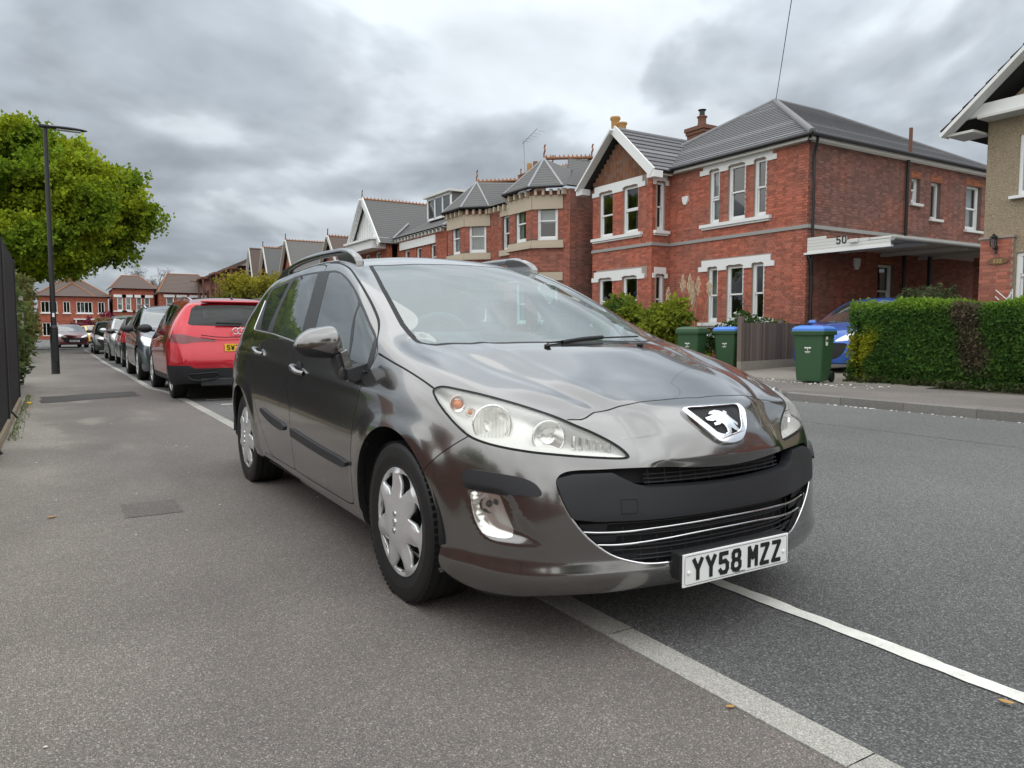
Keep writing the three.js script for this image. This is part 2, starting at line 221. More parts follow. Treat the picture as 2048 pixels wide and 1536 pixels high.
// block characters for number plates and house numbers, built from strokes
const GLYPH = { Y: [[[0, 1], [.5, .48], [1, 1]], [[.5, .48], [.5, 0]]], 5: [[[.95, 1], [.08, 1], [.04, .56], [.70, .60], [.98, .44], [.98, .18], [.78, 0], [.20, 0], [0, .16]]], 8: [[[.22, .53], [.06, .70], [.06, .88], [.22, 1], [.78, 1], [.94, .88], [.94, .70], [.78, .53], [.22, .53], [0, .36], [0, .14], [.20, 0], [.80, 0], [1, .14], [1, .36], [.78, .53]]], M: [[[0, 0], [0, 1], [.5, .42], [1, 1], [1, 0]]], Z: [[[.02, 1], [.98, 1], [0, 0], [1, 0]]], S: [[[.98, .82], [.78, 1], [.22, 1], [.02, .84], [.02, .66], [.2, .53], [.8, .47], [.98, .34], [.98, .16], [.78, 0], [.22, 0], [.02, .18]]], W: [[[0, 1], [.22, 0], [.5, .7], [.78, 0], [1, 1]]], 7: [[[0, 1], [1, 1], [.35, 0]]], 4: [[[.78, 0], [.78, 1], [0, .3], [1, .3]]], A: [[[0, 0], [.5, 1], [1, 0]], [[.18, .34], [.82, .34]]], 0: [[[.25, 0], [0, .22], [0, .78], [.25, 1], [.75, 1], [1, .78], [1, .22], [.75, 0], [.25, 0]]], Q: [[[.25, 0], [0, .22], [0, .78], [.25, 1], [.75, 1], [1, .78], [1, .22], [.75, 0], [.25, 0]], [[.6, .3], [1, -.08]]], 3: [[[0, .85], [.25, 1], [.75, 1], [1, .82], [1, .64], [.75, .52], [.4, .52], [.75, .52], [1, .38], [1, .18], [.75, 0], [.25, 0], [0, .15]]], 2: [[[0, .8], [.22, 1], [.78, 1], [1, .8], [1, .6], [0, 0], [1, 0]]] };
function strokeChar(c, w, h, t, depth) { const L = []; for (const s of GLYPH[c]) { for (let i = 0; i + 1 < s.length; i++) { const a = [s[i][0] * (w - t) + t / 2, s[i][1] * (h - t) + t / 2], b = [s[i + 1][0] * (w - t) + t / 2, s[i + 1][1] * (h - t) + t / 2]; const dx = b[0] - a[0], dy = b[1] - a[1], l = Math.hypot(dx, dy); L.push(new THREE.BoxGeometry(l + t * .62, t, depth).rotateZ(Math.atan2(dy, dx)).translate((a[0] + b[0]) / 2, (a[1] + b[1]) / 2, depth / 2 + (i % 2) * depth * .06)); } } return merge(L); }
function plateText(str, h, depth, cw = .050, gap = .011, space = .033, t = .014) { const out = []; let x = 0; const wide = []; for (const c of str) { if (c === ' ') { x += space - gap; continue; } wide.push([c, x]); x += cw + gap; } const total = x - gap; for (const [c, px] of wide) out.push(strokeChar(c, cw, h, t, depth).translate(px - total / 2, -h / 2, 0)); return out; }
function toCreased(g, ang) { const h = g.index ? g.toNonIndexed() : g; const p = h.attributes.position, F = [], key = i => `${Math.round(p.getX(i) * 2e4)},${Math.round(p.getY(i) * 2e4)},${Math.round(p.getZ(i) * 2e4)}`, at = new Map(); for (let i = 0; i < p.count; i += 3) { const a = V().fromBufferAttribute(p, i), b = V().fromBufferAttribute(p, i + 1), c = V().fromBufferAttribute(p, i + 2); const n = b.sub(a).cross(c.sub(a)); F.push(n); for (let k = 0; k < 3; k++) { const q = key(i + k); if (!at.has(q)) at.set(q, []); at.get(q).push(n); } } const N = new Float32Array(p.count * 3), ca = Math.cos(ang); for (let i = 0; i < p.count; i++) { const f = F[Math.floor(i / 3)], fn = f.clone().normalize(), s = V(0, 0, 0); for (const n of at.get(key(i))) if (n.clone().normalize().dot(fn) > ca) s.add(n); s.normalize(); N.set([s.x, s.y, s.z], i * 3); } h.setAttribute('normal', new THREE.BufferAttribute(N, 3)); if (!h.attributes.uv) h.setAttribute('uv', new THREE.BufferAttribute(new Float32Array(p.count * 2), 2)); return h; }
const PK = {
  doorF: [[-0.3009,0.9574,0.8164],[-0.3631,1.0005,0.7979],[-0.4114,1.0458,0.7693],[-0.4876,1.0927,0.7376],[-0.5519,1.1254,0.7228],[-0.7114,1.2032,0.6948],[-0.904,1.2888,0.6664],[-1.1219,1.3702,0.6335],[-1.2539,1.4057,0.6211],[-1.3867,1.4303,0.6151],[-1.5156,1.438,0.6235],[-1.5231,1.4296,0.634],[-1.5127,1.3906,0.6635]],
  doorR: [[-1.5231,1.4296,0.634],[-1.754,1.4447,0.6271],[-2.0852,1.4474,0.6121],[-2.1414,1.3936,0.6644],[-2.172,1.3694,0.6789]],
  doorRr: [[-2.2704,1.0396,0.8389],[-2.3997,0.9964,0.8531],[-2.3864,0.8623,0.8867],[-2.3064,0.7065,0.9016],[-2.2265,0.5638,0.9008],[-2.012,0.3484,0.8817]],
  doorMid: [[-1.4196,0.9115,0.8731],[-1.437,0.8481,0.8861],[-1.4161,0.7263,0.8997],[-1.4052,0.5957,0.9027],[-1.4126,0.4564,0.8928],[-1.423,0.3117,0.8766]],
  belt: [[-2.4881,1.0599,0.8291],[-1.9905,1.0356,0.8409],[-1.7983,1.0219,0.8446],[-1.4564,0.9932,0.8488],[-1.1527,0.9632,0.8517],[-0.8367,0.9314,0.8535],[-0.5639,0.9036,0.8542],[-0.2713,0.8714,0.8574]],
  glassF: [[-1.4097,1.3774,0.6643],[-1.3288,1.2619,0.7228],[-1.2305,1.1114,0.7912],[-1.1665,0.9758,0.8474],[-0.8487,0.943,0.8494],[-0.5826,0.9163,0.8499],[-0.7097,1.0656,0.7887],[-0.7484,1.1283,0.7608],[-0.7609,1.1803,0.7342],[-0.7994,1.2056,0.7223],[-0.91,1.2544,0.7024],[-1.0638,1.3107,0.679],[-1.2197,1.3544,0.6629],[-1.3281,1.3736,0.6598]],
  glassQ: [[-0.7448,1.1798,0.7325],[-0.5673,1.0971,0.7628],[-0.4062,1.0216,0.7901],[-0.3822,0.9617,0.8206],[-0.3615,0.9028,0.8473],[-0.4676,0.9138,0.8467],[-0.5841,0.9298,0.8444],[-0.632,1.0126,0.8097],[-0.7282,1.1246,0.7616]],
  glassR: [[-2.0644,1.3773,0.6768],[-1.9165,1.3905,0.6715],[-1.5884,1.3842,0.6715],[-1.4867,1.2123,0.754],[-1.3886,1.0152,0.8387],[-1.5399,1.0083,0.8452],[-1.9986,1.0481,0.8362],[-2.0679,1.2055,0.7645],[-2.0709,1.3553,0.6893]],
  glassRQ: [[-2.1614,1.3604,0.6845],[-2.3762,1.3508,0.6842],[-2.5913,1.3352,0.6848],[-2.5748,1.2676,0.7233],[-2.3351,1.0621,0.8298],[-2.1426,1.0478,0.8363],[-2.1514,1.1909,0.771]],
  pillarB: [[-1.5715,1.384,0.6709],[-1.4383,1.3807,0.6645],[-1.3359,1.2212,0.7434],[-1.1527,0.9632,0.8517],[-1.36,0.9832,0.8501],[-1.4867,1.2123,0.754]],
  dlo: [[-2.5052,1.069,0.825],[-2.5327,1.1583,0.7823],[-2.6041,1.2565,0.7281],[-2.6693,1.3485,0.6716],[-2.3769,1.3677,0.6738],[-2.1626,1.3916,0.665],[-1.9334,1.3979,0.6666],[-1.6056,1.3945,0.6661],[-1.4271,1.3885,0.6585],[-1.3307,1.3835,0.6532],[-1.2198,1.3626,0.6572],[-1.0634,1.3185,0.6737],[-0.9003,1.259,0.698],[-0.7509,1.1944,0.7226],[-0.5469,1.0969,0.7586],[-0.3682,1.0047,0.7959],[-0.3119,0.9152,0.8391],[-0.3276,0.8853,0.8535],[-0.5724,0.9122,0.8512],[-1.1637,0.9733,0.8483],[-1.469,1.004,0.8451],[-1.8135,1.0336,0.8405],[-2.0079,1.0478,0.8363]],
  hoodSide: [[-0.3023,0.9594,0.8154],[-0.1486,0.9291,0.816],[-0.0263,0.9061,0.8145],[0.1093,0.8763,0.8125],[0.2195,0.8457,0.8073]],
  hoodFront: [[0.6705,0.763,0.5634],[0.6796,0.762,0.5407],[0.6935,0.7601,0.4961],[0.693,0.765,0.4745],[0.6825,0.7822,0.4323],[0.6874,0.7891,0.392],[0.7026,0.7969,0.3147],[0.7122,0.8016,0.2546],[0.7231,0.8057,0.1719],[0.7278,0.8089,0.0637]],
  hoodRear: [[-0.1616,0.9447,0.8061],[-0.1742,0.9725,0.7787],[-0.2726,1.0266,0.7068]],
  headlight: [[0.222,0.8414,0.8102],[0.2381,0.8531,0.7931],[0.328,0.8463,0.7543],[0.4427,0.8268,0.6942],[0.5461,0.802,0.6331],[0.6464,0.7734,0.5758],[0.6983,0.7468,0.5293],[0.7311,0.7174,0.4693],[0.7687,0.6817,0.4128],[0.793,0.6573,0.3887],[0.8051,0.6416,0.3831],[0.8022,0.6382,0.3962],[0.7654,0.6439,0.4952],[0.7262,0.6537,0.5899],[0.6737,0.6636,0.6747],[0.5937,0.6752,0.7426],[0.521,0.6874,0.7791],[0.4687,0.7013,0.7972],[0.3985,0.7348,0.8116],[0.3193,0.7777,0.8193],[0.2489,0.8195,0.8176]],
  fenderBumper: [[0.4687,0.7013,0.7972],[0.4178,0.6691,0.8244],[0.361,0.6311,0.8488],[0.2737,0.5517,0.873]],
  mouth: [[0.8829,0.5962,0.135],[0.8608,0.607,0.2644],[0.8183,0.6081,0.396],[0.7842,0.6068,0.4896],[0.7552,0.6065,0.5664],[0.7414,0.5998,0.6028],[0.7373,0.5852,0.621],[0.7384,0.5702,0.6273],[0.7514,0.5276,0.621],[0.7716,0.4652,0.5968],[0.7902,0.4071,0.5595],[0.8074,0.3602,0.5132],[0.8248,0.3237,0.4626],[0.8427,0.3041,0.4123],[0.8605,0.2921,0.3603],[0.8744,0.289,0.3129],[0.8875,0.2889,0.2473]],
  barTop: [[0.7388,0.5832,0.6193],[0.7592,0.5942,0.5669],[0.8046,0.5942,0.4453],[0.8155,0.5812,0.4258],[0.8345,0.5597,0.3879],[0.8534,0.5455,0.3421],[0.8797,0.5435,0.2363],[0.8919,0.5405,0.1428]],
  barBot: [[0.7718,0.4619,0.597],[0.7795,0.4517,0.5807],[0.8074,0.4402,0.5061],[0.8409,0.4382,0.4127],[0.8731,0.4385,0.3146],[0.8931,0.4393,0.2039]],
  strip1: [[0.7916,0.4069,0.5556],[0.8158,0.4011,0.4872],[0.8446,0.4004,0.4069],[0.8766,0.4059,0.3062],[0.8984,0.4094,0.1508]],
  strip2: [[0.8108,0.3611,0.5032],[0.8335,0.3578,0.439],[0.8623,0.3616,0.3577],[0.8868,0.3679,0.2596],[0.8989,0.3728,0.1458]],
  cornerStrip: [[0.4796,0.5768,0.8195],[0.4939,0.5913,0.8122],[0.5431,0.5945,0.7918],[0.6231,0.5905,0.75],[0.6765,0.5825,0.7089],[0.7057,0.5646,0.6819],[0.7215,0.5385,0.6692],[0.7219,0.5284,0.6718],[0.6949,0.5285,0.7053],[0.6081,0.5309,0.7699],[0.5205,0.5321,0.8091],[0.4907,0.5332,0.8197]],
  fog: [[0.5041,0.5313,0.8152],[0.5834,0.5339,0.7822],[0.6079,0.5321,0.7698],[0.6376,0.4691,0.7588],[0.6717,0.3939,0.738],[0.6389,0.3806,0.7596],[0.5792,0.3821,0.789],[0.5547,0.3905,0.7989],[0.5327,0.4211,0.8073],[0.5165,0.458,0.8131]],
  recess: [[0.48,0.5785,0.8191],[0.5026,0.4927,0.8174],[0.5229,0.433,0.8108],[0.5546,0.3878,0.7988],[0.5903,0.3734,0.7841],[0.6631,0.3697,0.7441],[0.7357,0.3617,0.6714],[0.7758,0.3472,0.5971],[0.7464,0.3814,0.6547],[0.6949,0.4514,0.7166],[0.6483,0.5334,0.7444]],
  mouldF: [[-1.484,0.5348,0.8996],[-0.8833,0.4942,0.8962],[-0.4921,0.4792,0.894],[-0.4978,0.4534,0.8915],[-0.5689,0.4421,0.8905],[-0.9387,0.4541,0.8924],[-1.5223,0.4908,0.896]],
  mouldR: [[-2.0707,0.5871,0.9017],[-1.7909,0.552,0.9006],[-1.4949,0.5336,0.8995],[-1.5348,0.4865,0.8956],[-1.8105,0.5021,0.8969],[-2.0686,0.5496,0.9]],
  handleF: [[-1.3813,0.8856,0.8786],[-1.2653,0.8793,0.8787],[-1.1473,0.8607,0.8813],[-1.1322,0.8332,0.8861],[-1.232,0.8178,0.8893],[-1.3325,0.8339,0.8876]],
  handleR: [[-2.3631,0.9609,0.864],[-2.2287,0.9536,0.8661],[-2.0766,0.9348,0.8709],[-2.0533,0.9076,0.877],[-2.1773,0.8978,0.8791],[-2.2972,0.9105,0.8767]],
  badge: [[0.7691,0.7801,0.1441],[0.7723,0.7825,0.0875],null],
  wsEdge: [[-0.1795,1.0044,0.6888],[-0.2746,1.0329,0.6874],[-0.3966,1.0805,0.6765],[-0.5897,1.1699,0.6435],[-0.7997,1.2667,0.6089],[-1.0877,1.3818,0.5497],[-1.1532,1.403,0.5331]],
  wsTop: [[-1.1532,1.403,0.5331],[-1.1631,1.4216,0.3769],[-1.0889,1.4201,0.2316],[-1.0194,1.4108,0.0827]],
  wsBase: [[-0.1795,1.0044,0.6888],[-0.1195,0.9997,0.6395],[-0.0427,0.9987,0.5167],[0.002,1.0011,0.3748],[0.0396,1.0032,0.1985]],
  arch: [[-0.3557,0.2844,0.8722],[-0.3567,0.4168,0.8877],[-0.3042,0.5336,0.8984],[-0.2299,0.6172,0.9007],[-0.1402,0.6665,0.8977],[-0.0534,0.6898,0.8938],[0.0444,0.6924,0.8884],[0.1486,0.6608,0.8828],[0.2266,0.6047,0.8784],[0.2737,0.5517,0.873],[0.3313,0.4442,0.8602],[0.3783,0.3281,0.8453]],
  sill: [[-2.3052,0.2658,0.8715],[-1.3984,0.2298,0.8548],null,null],
  lens1: [[0.5329,0.7451,0.7425]],
  lens2: [[0.6928,0.7126,0.6095]],
  ind1: [[0.3647,0.7985,0.7885]],
  ind2: [[0.4303,0.7742,0.7763]],
  tow: [[0.8225,0.5097,0.4402],[0.8426,0.5121,0.3857],[0.8471,0.4671,0.3889],[0.827,0.4683,0.4434]],
  railFoot: [[-1.2841,1.4342,0.5381],[-1.3773,1.442,0.5855],null],
  nozzle: [[0.1743,0.9776,0.2797]],
  pillarLine: [null,[-1.1661,1.4066,0.5338]],
};
// ---------------------------------------------------------------- the grey estate car
const CAGE = (() => {
  const side = [ // columns from the rear corner to the front corner; rows from the sill to the roof edge
    [[-3.50, .24, .62], [-3.54, .30, .65], [-3.57, .40, .67], [-3.59, .52, .68], [-3.57, .66, .68], [-3.53, .82, .67], [-3.47, 1.00, .645], [-3.40, 1.15, .60], [-3.33, 1.28, .555], [-3.30, 1.365, .50]],
    [[-3.36, .22, .74], [-3.37, .28, .765], [-3.38, .36, .785], [-3.39, .50, .80], [-3.38, .66, .80], [-3.36, .82, .79], [-3.31, 1.03, .735], [-3.24, 1.18, .675], [-3.17, 1.31, .61], [-3.12, 1.395, .53]],
    [[-3.10, .21, .80], [-3.10, .25, .835], [-3.10, .32, .85], [-3.10, .50, .865], [-3.10, .66, .868], [-3.09, .84, .858], [-3.06, 1.055, .795], [-3.01, 1.20, .725], [-2.96, 1.34, .645], [-2.92, 1.425, .555]],
    [[-2.70, .20, .81], [-2.70, .245, .86], [-2.70, .31, .878], [-2.70, .50, .895], [-2.70, .66, .900], [-2.70, .85, .888], [-2.68, 1.06, .825], [-2.66, 1.22, .745], [-2.62, 1.365, .665], [-2.60, 1.443, .575]],
    [[-2.25, .20, .81], [-2.25, .242, .86], [-2.25, .31, .878], [-2.25, .50, .897], [-2.25, .66, .902], [-2.25, .845, .889], [-2.24, 1.045, .838], [-2.22, 1.22, .755], [-2.20, 1.38, .672], [-2.19, 1.456, .588]],
    [[-1.85, .20, .81], [-1.85, .238, .858], [-1.85, .305, .876], [-1.85, .50, .897], [-1.85, .66, .903], [-1.85, .84, .889], [-1.85, 1.025, .845], [-1.85, 1.215, .760], [-1.85, 1.392, .672], [-1.85, 1.462, .592]],
    [[-1.42, .20, .81], [-1.42, .232, .857], [-1.42, .30, .875], [-1.42, .50, .897], [-1.43, .66, .903], [-1.44, .83, .889], [-1.46, .995, .849], [-1.50, 1.20, .760], [-1.54, 1.388, .668], [-1.54, 1.457, .590]],
    [[-.92, .20, .81], [-.92, .228, .856], [-.92, .295, .874], [-.92, .50, .897], [-.92, .65, .902], [-.93, .81, .888], [-.96, .945, .853], [-1.06, 1.145, .768], [-1.20, 1.345, .667], [-1.21, 1.412, .590]],
    [[-.52, .20, .81], [-.52, .225, .855], [-.52, .29, .873], [-.52, .50, .896], [-.52, .64, .900], [-.53, .79, .886], [-.55, .90, .855], [-.64, 1.03, .802], [-.82, 1.205, .725], [-.81, 1.262, .660]],
    [[-.26, .20, .81], [-.26, .225, .855], [-.26, .29, .873], [-.26, .50, .896], [-.26, .64, .900], [-.26, .78, .884], [-.27, .87, .858], [-.31, .942, .825], [-.37, 1.020, .785], [-.35, 1.045, .720]],
    [[.00, .20, .81], [.00, .225, .855], [.00, .29, .873], [.00, .50, .893], [.00, .64, .896], [.00, .77, .880], [.00, .848, .852], [.00, .895, .820], [-.01, .933, .780], [-.03, .965, .715]],
    [[.27, .19, .80], [.27, .215, .84], [.27, .28, .858], [.27, .48, .872], [.27, .62, .872], [.26, .735, .850], [.255, .80, .828], [.25, .845, .798], [.245, .878, .755], [.235, .902, .690]],
    [[.49, .14, .75], [.50, .158, .79], [.50, .25, .81], [.50, .45, .818], [.50, .57, .812], [.50, .675, .793], [.49, .735, .772], [.485, .780, .740], [.478, .812, .695], [.465, .834, .630]],
    [[.66, .165, .64], [.70, .182, .68], [.715, .24, .70], [.715, .42, .705], [.71, .53, .695], [.70, .60, .680], [.685, .665, .665], [.675, .720, .645], [.66, .762, .605], [.625, .787, .545]],
  ];
  const top = [ // from the roof or bonnet edge to the centre line
    [[-3.32, 1.367, .38], [-3.335, 1.377, .25], [-3.34, 1.382, .12], [-3.34, 1.382, 0]],
    [[-3.12, 1.407, .40], [-3.12, 1.427, .27], [-3.12, 1.434, .13], [-3.12, 1.437, 0]],
    [[-2.90, 1.440, .42], [-2.90, 1.460, .28], [-2.90, 1.469, .14], [-2.90, 1.471, 0]],
    [[-2.58, 1.460, .44], [-2.57, 1.478, .30], [-2.57, 1.487, .15], [-2.57, 1.489, 0]],
    [[-2.17, 1.472, .45], [-2.16, 1.489, .30], [-2.15, 1.497, .15], [-2.15, 1.499, 0]],
    [[-1.82, 1.476, .455], [-1.80, 1.492, .30], [-1.79, 1.499, .15], [-1.79, 1.501, 0]],
    [[-1.482, 1.467, .455], [-1.452, 1.482, .30], [-1.432, 1.489, .15], [-1.432, 1.491, 0]],
    [[-1.165, 1.412, .455], [-1.125, 1.422, .305], [-1.10, 1.427, .15], [-1.09, 1.429, 0]],
    [[-.745, 1.262, .505], [-.665, 1.274, .34], [-.62, 1.280, .17], [-.60, 1.282, 0]],
    [[-.235, 1.045, .58], [-.13, 1.038, .39], [-.06, 1.032, .19], [-.04, 1.030, 0]],
    [[.03, .976, .585], [.10, .984, .385], [.15, .991, .19], [.16, .994, 0]],
    [[.245, .908, .565], [.28, .932, .39], [.305, .951, .19], [.315, .956, 0]],
    [[.475, .858, .53], [.485, .876, .38], [.50, .892, .19], [.505, .897, 0]],
    [[.645, .800, .46], [.675, .810, .335], [.70, .818, .17], [.71, .818, 0]],
  ];
  const front = [ // rows from the lip to just under the bonnet edge, from the corner to the centre
    [[.77, .172, .46], [.82, .178, .29], [.84, .175, .15], [.845, .178, 0]],
    [[.81, .192, .48], [.855, .197, .30], [.875, .195, .15], [.88, .197, 0]],
    [[.815, .260, .48], [.875, .255, .31], [.895, .255, .155], [.90, .255, 0]],
    [[.815, .420, .485], [.875, .425, .315], [.898, .43, .155], [.903, .43, 0]],
    [[.805, .525, .475], [.865, .53, .315], [.892, .53, .155], [.90, .53, 0]],
    [[.80, .595, .455], [.855, .595, .31], [.882, .59, .155], [.892, .59, 0]],
    [[.783, .645, .435], [.832, .65, .30], [.865, .65, .155], [.877, .65, 0]],
    [[.745, .705, .435], [.795, .705, .30], [.835, .71, .155], [.848, .71, 0]],
    [[.71, .755, .43], [.75, .757, .31], [.785, .765, .16], [.795, .767, 0]],
  ];
  const rear = side[0].slice(0, 9).map((p, j) => [1, 2, 3, 4].map(k => [p[0] - .05 * Math.sin(k / 4 * Math.PI / 2), p[1] + (j > 6 ? .03 : 0) * k / 4, p[2] * (1 - k / 4)]));
  return { side, top, front, rear };
})();
function bodyFrom({ side, top, front, rear }, levels, fit = 4, map = p => p) { const m1 = a => a.map(map), m2 = a => a.map(m1); let [P, Q] = boxCage(m2(side), m2(top), m2(front), m2(rear)); P = fitCage(P, Q, fit, .7); for (let l = 0; l < levels; l++) [P, Q] = subdivide(P, Q); return Soup.fromQuads(P, Q, 'body', q => q[0][2] + q[1][2] + q[2][2] + q[3][2] > 0); }
const CAR = bodyFrom(CAGE, 4);
{
  const S = CAR, v2 = (view, list) => list.map(view), mirrorZ = (list) => list.map(([a, b]) => [-a, b]);
  const painted = new Set(['body', 'front_door', 'rear_door', 'bonnet', 'front_bumper', 'front_wing']);
  const isBody = l => l === 'body', isPaint = l => painted.has(l);
  const near = (view, minZ = 0.3) => view;
  // --- sculpting: nose, fog lamp hollows, shoulder line, bonnet creases
  const fogV = makeView([.75, 0, .66]), hlV = makeView([.70, .3, .65]), hoodV = makeView([.38, .9, .22]), wsV = makeView([.45, .89, .0]), stripV = makeView([.7, 0, .7]);
  const recess = smoothLine(v2(fogV, PK.recess), true, 4);
  const creaseL = smoothLine([[-.24, .66], [.05, .60], [.40, .52], [.62, .43], [.80, .30]], false, 6), creaseH = smoothLine([[-.16, .47], [.2, .44], [.5, .40], [.7, .34]], false, 6);
  S.push((p, n, i) => {
    let d = 0;
    if (p[0] > .45 && p[1] < .62) { const f = sdPoly(fogV(p), recess); if (f < 0) d -= .022 * sstep(0, .03, -f) * sstep(.78, .60, p[0]) * sstep(.545, .525, p[1]); }
    if (p[0] > .55 && p[1] > .58 && p[1] < .86) d += .018 * sstep(.36, .24, p[2]) * sstep(.59, .63, p[1]) * sstep(.86, .74, p[1]);      // the beak
    if (n[1] > .5 && p[0] > -.25 && p[1] > .7) { const c = sdPoly(topView(p), creaseL, false), h = sdPoly(topView(p), creaseH, false); d -= .007 * Math.exp(-((c / .035) ** 2)) - .004 * Math.exp(-((h / .03) ** 2)); }
    if (n[2] > .6 && p[0] < .3 && p[1] > .6 && p[1] < .98) { const ys = lerp(.80, .90, clamp(-p[0] / 2.6, 0, 1)); d += .006 * Math.exp(-(((p[1] - ys) / .03) ** 2)) * sstep(.1, -.4, p[0]); } // shoulder line
    if (n[2] > .5 && p[1] < .75) for (const cx of [0, -2.708]) { const r = Math.hypot(p[0] - cx, p[1] - .312); d += .010 * sstep(.50, .40, r) * sstep(.75, .66, p[1]); }            // arch flare
    if (p[0] > .30 && p[1] < .45) d += .013 * Math.exp(-(((p[1] - .265) / .035) ** 2)) - .016 * sstep(.235, .17, p[1]);      // chin crease
    if (n[2] > .5 && p[1] < .36 && p[0] < -.3) d -= .008 * sstep(.30, .27, p[1]);
    return d;
  });
  S.renormal();
  // --- windscreen
  const wsHalf = [...v2(wsV, PK.wsEdge.slice().reverse())].slice(0, 0);
  const wsPoly = (() => { const e = PK.wsEdge, t = PK.wsTop, b = PK.wsBase; const L = []; L.push([.075, 1.0, -.05], [.07, 1.0, .05]); for (let i = b.length - 1; i > 0; i--) L.push(b[i]); for (const p of e) L.push(p); L.push([-1.16, 1.40, .47], [-1.135, 1.405, .377], [-1.09, 1.42, .23], [-1.065, 1.42, .1], [-1.06, 1.42, -.05]); return v2(wsV, L); })();
  S.region(wsV, wsPoly, 'screen_band', isBody);
  { const f = S.field(wsV, wsPoly); const g = S.facing(wsV, l => l === 'screen_band'); S.slice(f, -.022, g); S.relabel(f, -1e9, -.022, 'windscreen', g); }
  // --- side windows
  const dlo = smoothLine(v2(sideView, PK.dlo), true, 4);
  const nearSide = l => isBody(l);
  S.region(sideView, dlo, 'window_trim', isBody);
  const GL = {}; for (const k of ['glassF', 'glassQ', 'glassR', 'glassRQ']) { GL[k] = v2(sideView, PK[k]); S.region(sideView, GL[k], k, l => l === 'window_trim'); }
  // --- wheel openings
  const circle = (cx, cy, r, n = 96) => Array.from({ length: n }, (_, i) => [cx + r * Math.cos(i / n * 2 * Math.PI), cy + r * Math.sin(i / n * 2 * Math.PI)]);
  const sideFlat = Object.assign(p => [p[0], p[1]], { n: [0, -.3, 1] });
  for (const [cx, r] of [[0, .372], [-2.708, .362]]) S.region(sideFlat, circle(cx, .315, r), 'hole', l => l === 'body');
  S.region(sideFlat, [[-.26, .0], [.32, .0], [.32, .3], [-.26, .3]], 'hole', isBody);
  S.region(sideFlat, [[-2.96, .0], [-2.45, .0], [-2.45, .28], [-2.96, .28]], 'hole', isBody);
  // --- lamps
  const hl = smoothLine(v2(hlV, PK.headlight), true, 5); S.region(hlV, hl, 'headlamp', isBody);
  // --- bonnet
  const bon = [...PK.hoodSide, ...PK.headlight.slice(1, 7), ...PK.hoodFront.slice(1), [.735, .81, 0], [.74, .81, -.05], [.09, 1.0, -.05], [.085, 1.0, .05], ...PK.wsBase.slice(1).reverse().map(p => [p[0] + .02, p[1], p[2]]), [-.19, .99, .74], [-.25, .985, .785]];
  const bonPoly = v2(hoodV, bon); S.region(hoodV, bonPoly, 'bonnet', isBody);
  // --- doors
  const fd = [[-.325, .86], ...v2(sideView, PK.doorF.slice(0, 12)), [-1.50, 1.39], [-1.40, 1.03], ...v2(sideView, PK.doorMid), [-1.41, .282], [-1.2, .276], [-.75, .272], [-.455, .272], [-.455, .40], [-.43, .55], [-.385, .70], [-.345, .80]];
  const rd = [...v2(sideView, PK.doorR), [-2.19, 1.25], [-2.23, 1.10], ...v2(sideView, PK.doorRr), [-1.97, .305], [-1.85, .29], [-1.41, .282], ...v2(sideView, PK.doorMid).reverse(), [-1.40, 1.03], [-1.50, 1.39]];
  const fdS = soften(fd), rdS = soften(rd); S.region(sideView, fdS, 'front_door', isBody); S.region(sideView, rdS, 'rear_door', isBody);
  // --- front bumper and wing
  const bmp = [[.4687, .7013], [.4177, .6691], [.361, .6311], [.2737, .5517], [.2, .45], [.2, 0], [1.3, 0], [1.3, 1], [.55, 1]];
  const any = Object.assign(p => [p[0], p[1]], { n: [.7, .3, .6] });
  S.region(any, bmp, 'front_bumper', isBody);
  S.region(any, [[-.50, .12], [-.45, .40], [-.43, .55], [-.385, .70], [-.325, .86], [-.30, .958], [-.25, .99], [.9, .95], [.9, .1]], 'front_wing', isBody);
  // --- mouth, bumper bar
  const half = (list, yTop, yBot) => { const m = list.map(p => [p[2], p[1]]); return m; };
  const mouth = smoothLine([[-.06, .592], [0, .592], ...PK.mouth.map(p => [p[2], p[1]]), [.12, .287], [0, .286], [-.06, .286]], true, 3);
  S.region(frontView, mouth, 'mouth', l => l === 'front_bumper');
  const barP = [[-.06, .538], [0, .538], ...PK.barTop.slice().reverse().map(p => [p[2], p[1]]), [.632, .57], [.632, .50], [.615, .465], ...PK.barBot.map(p => [p[2], p[1]]), [0, .439], [-.06, .439]];
  S.region(frontView, barP, 'bumper_bar', l => l === 'mouth');
  S.region(stripV, smoothLine(v2(stripV, PK.cornerStrip), true, 4), 'corner_moulding', l => l === 'front_bumper');
  const fogP = soften(v2(fogV, PK.fog), 1); S.region(fogV, fogP, 'fog_lamp', l => l === 'front_bumper');
  S.region(Object.assign(p => [p[0], p[1]], { n: [.5, -.6, .5] }), [[.2, -1], [1.3, -1], [1.3, .196], [.75, .192], [.5, .176], [.2, .170]], 'chin', l => l === 'front_bumper');
  // --- door mouldings
  S.region(sideView, soften(v2(sideView, PK.mouldF), 1), 'moulding_front', l => l === 'front_door'); S.region(sideView, soften(v2(sideView, PK.mouldR), 1), 'moulding_rear', l => l === 'rear_door');
  // --- shut lines
  const gapOk = l => isPaint(l) || l === 'window_trim';
  S.groove(sideView, fdS, true, .0030, .010, isPaint); S.groove(sideView, rdS, true, .0030, .010, isPaint);
  S.groove(hoodV, v2(hoodV, PK.hoodSide), false, .0032, .012, isPaint);
  S.groove(hoodV, v2(hoodV, [...PK.hoodFront.slice(1), [.735, .81, 0], [.735, .81, -.03]]), false, .0028, .010, isPaint);
  S.groove(any, v2(sideView, PK.fenderBumper), false, .0022, .008, isPaint);
  S.groove(hlV, hl, true, .0042, .010, l => isPaint(l) || l === 'headlamp');
  S.groove(hoodV, v2(hoodV, PK.hoodRear), false, .0018, .006, isPaint);
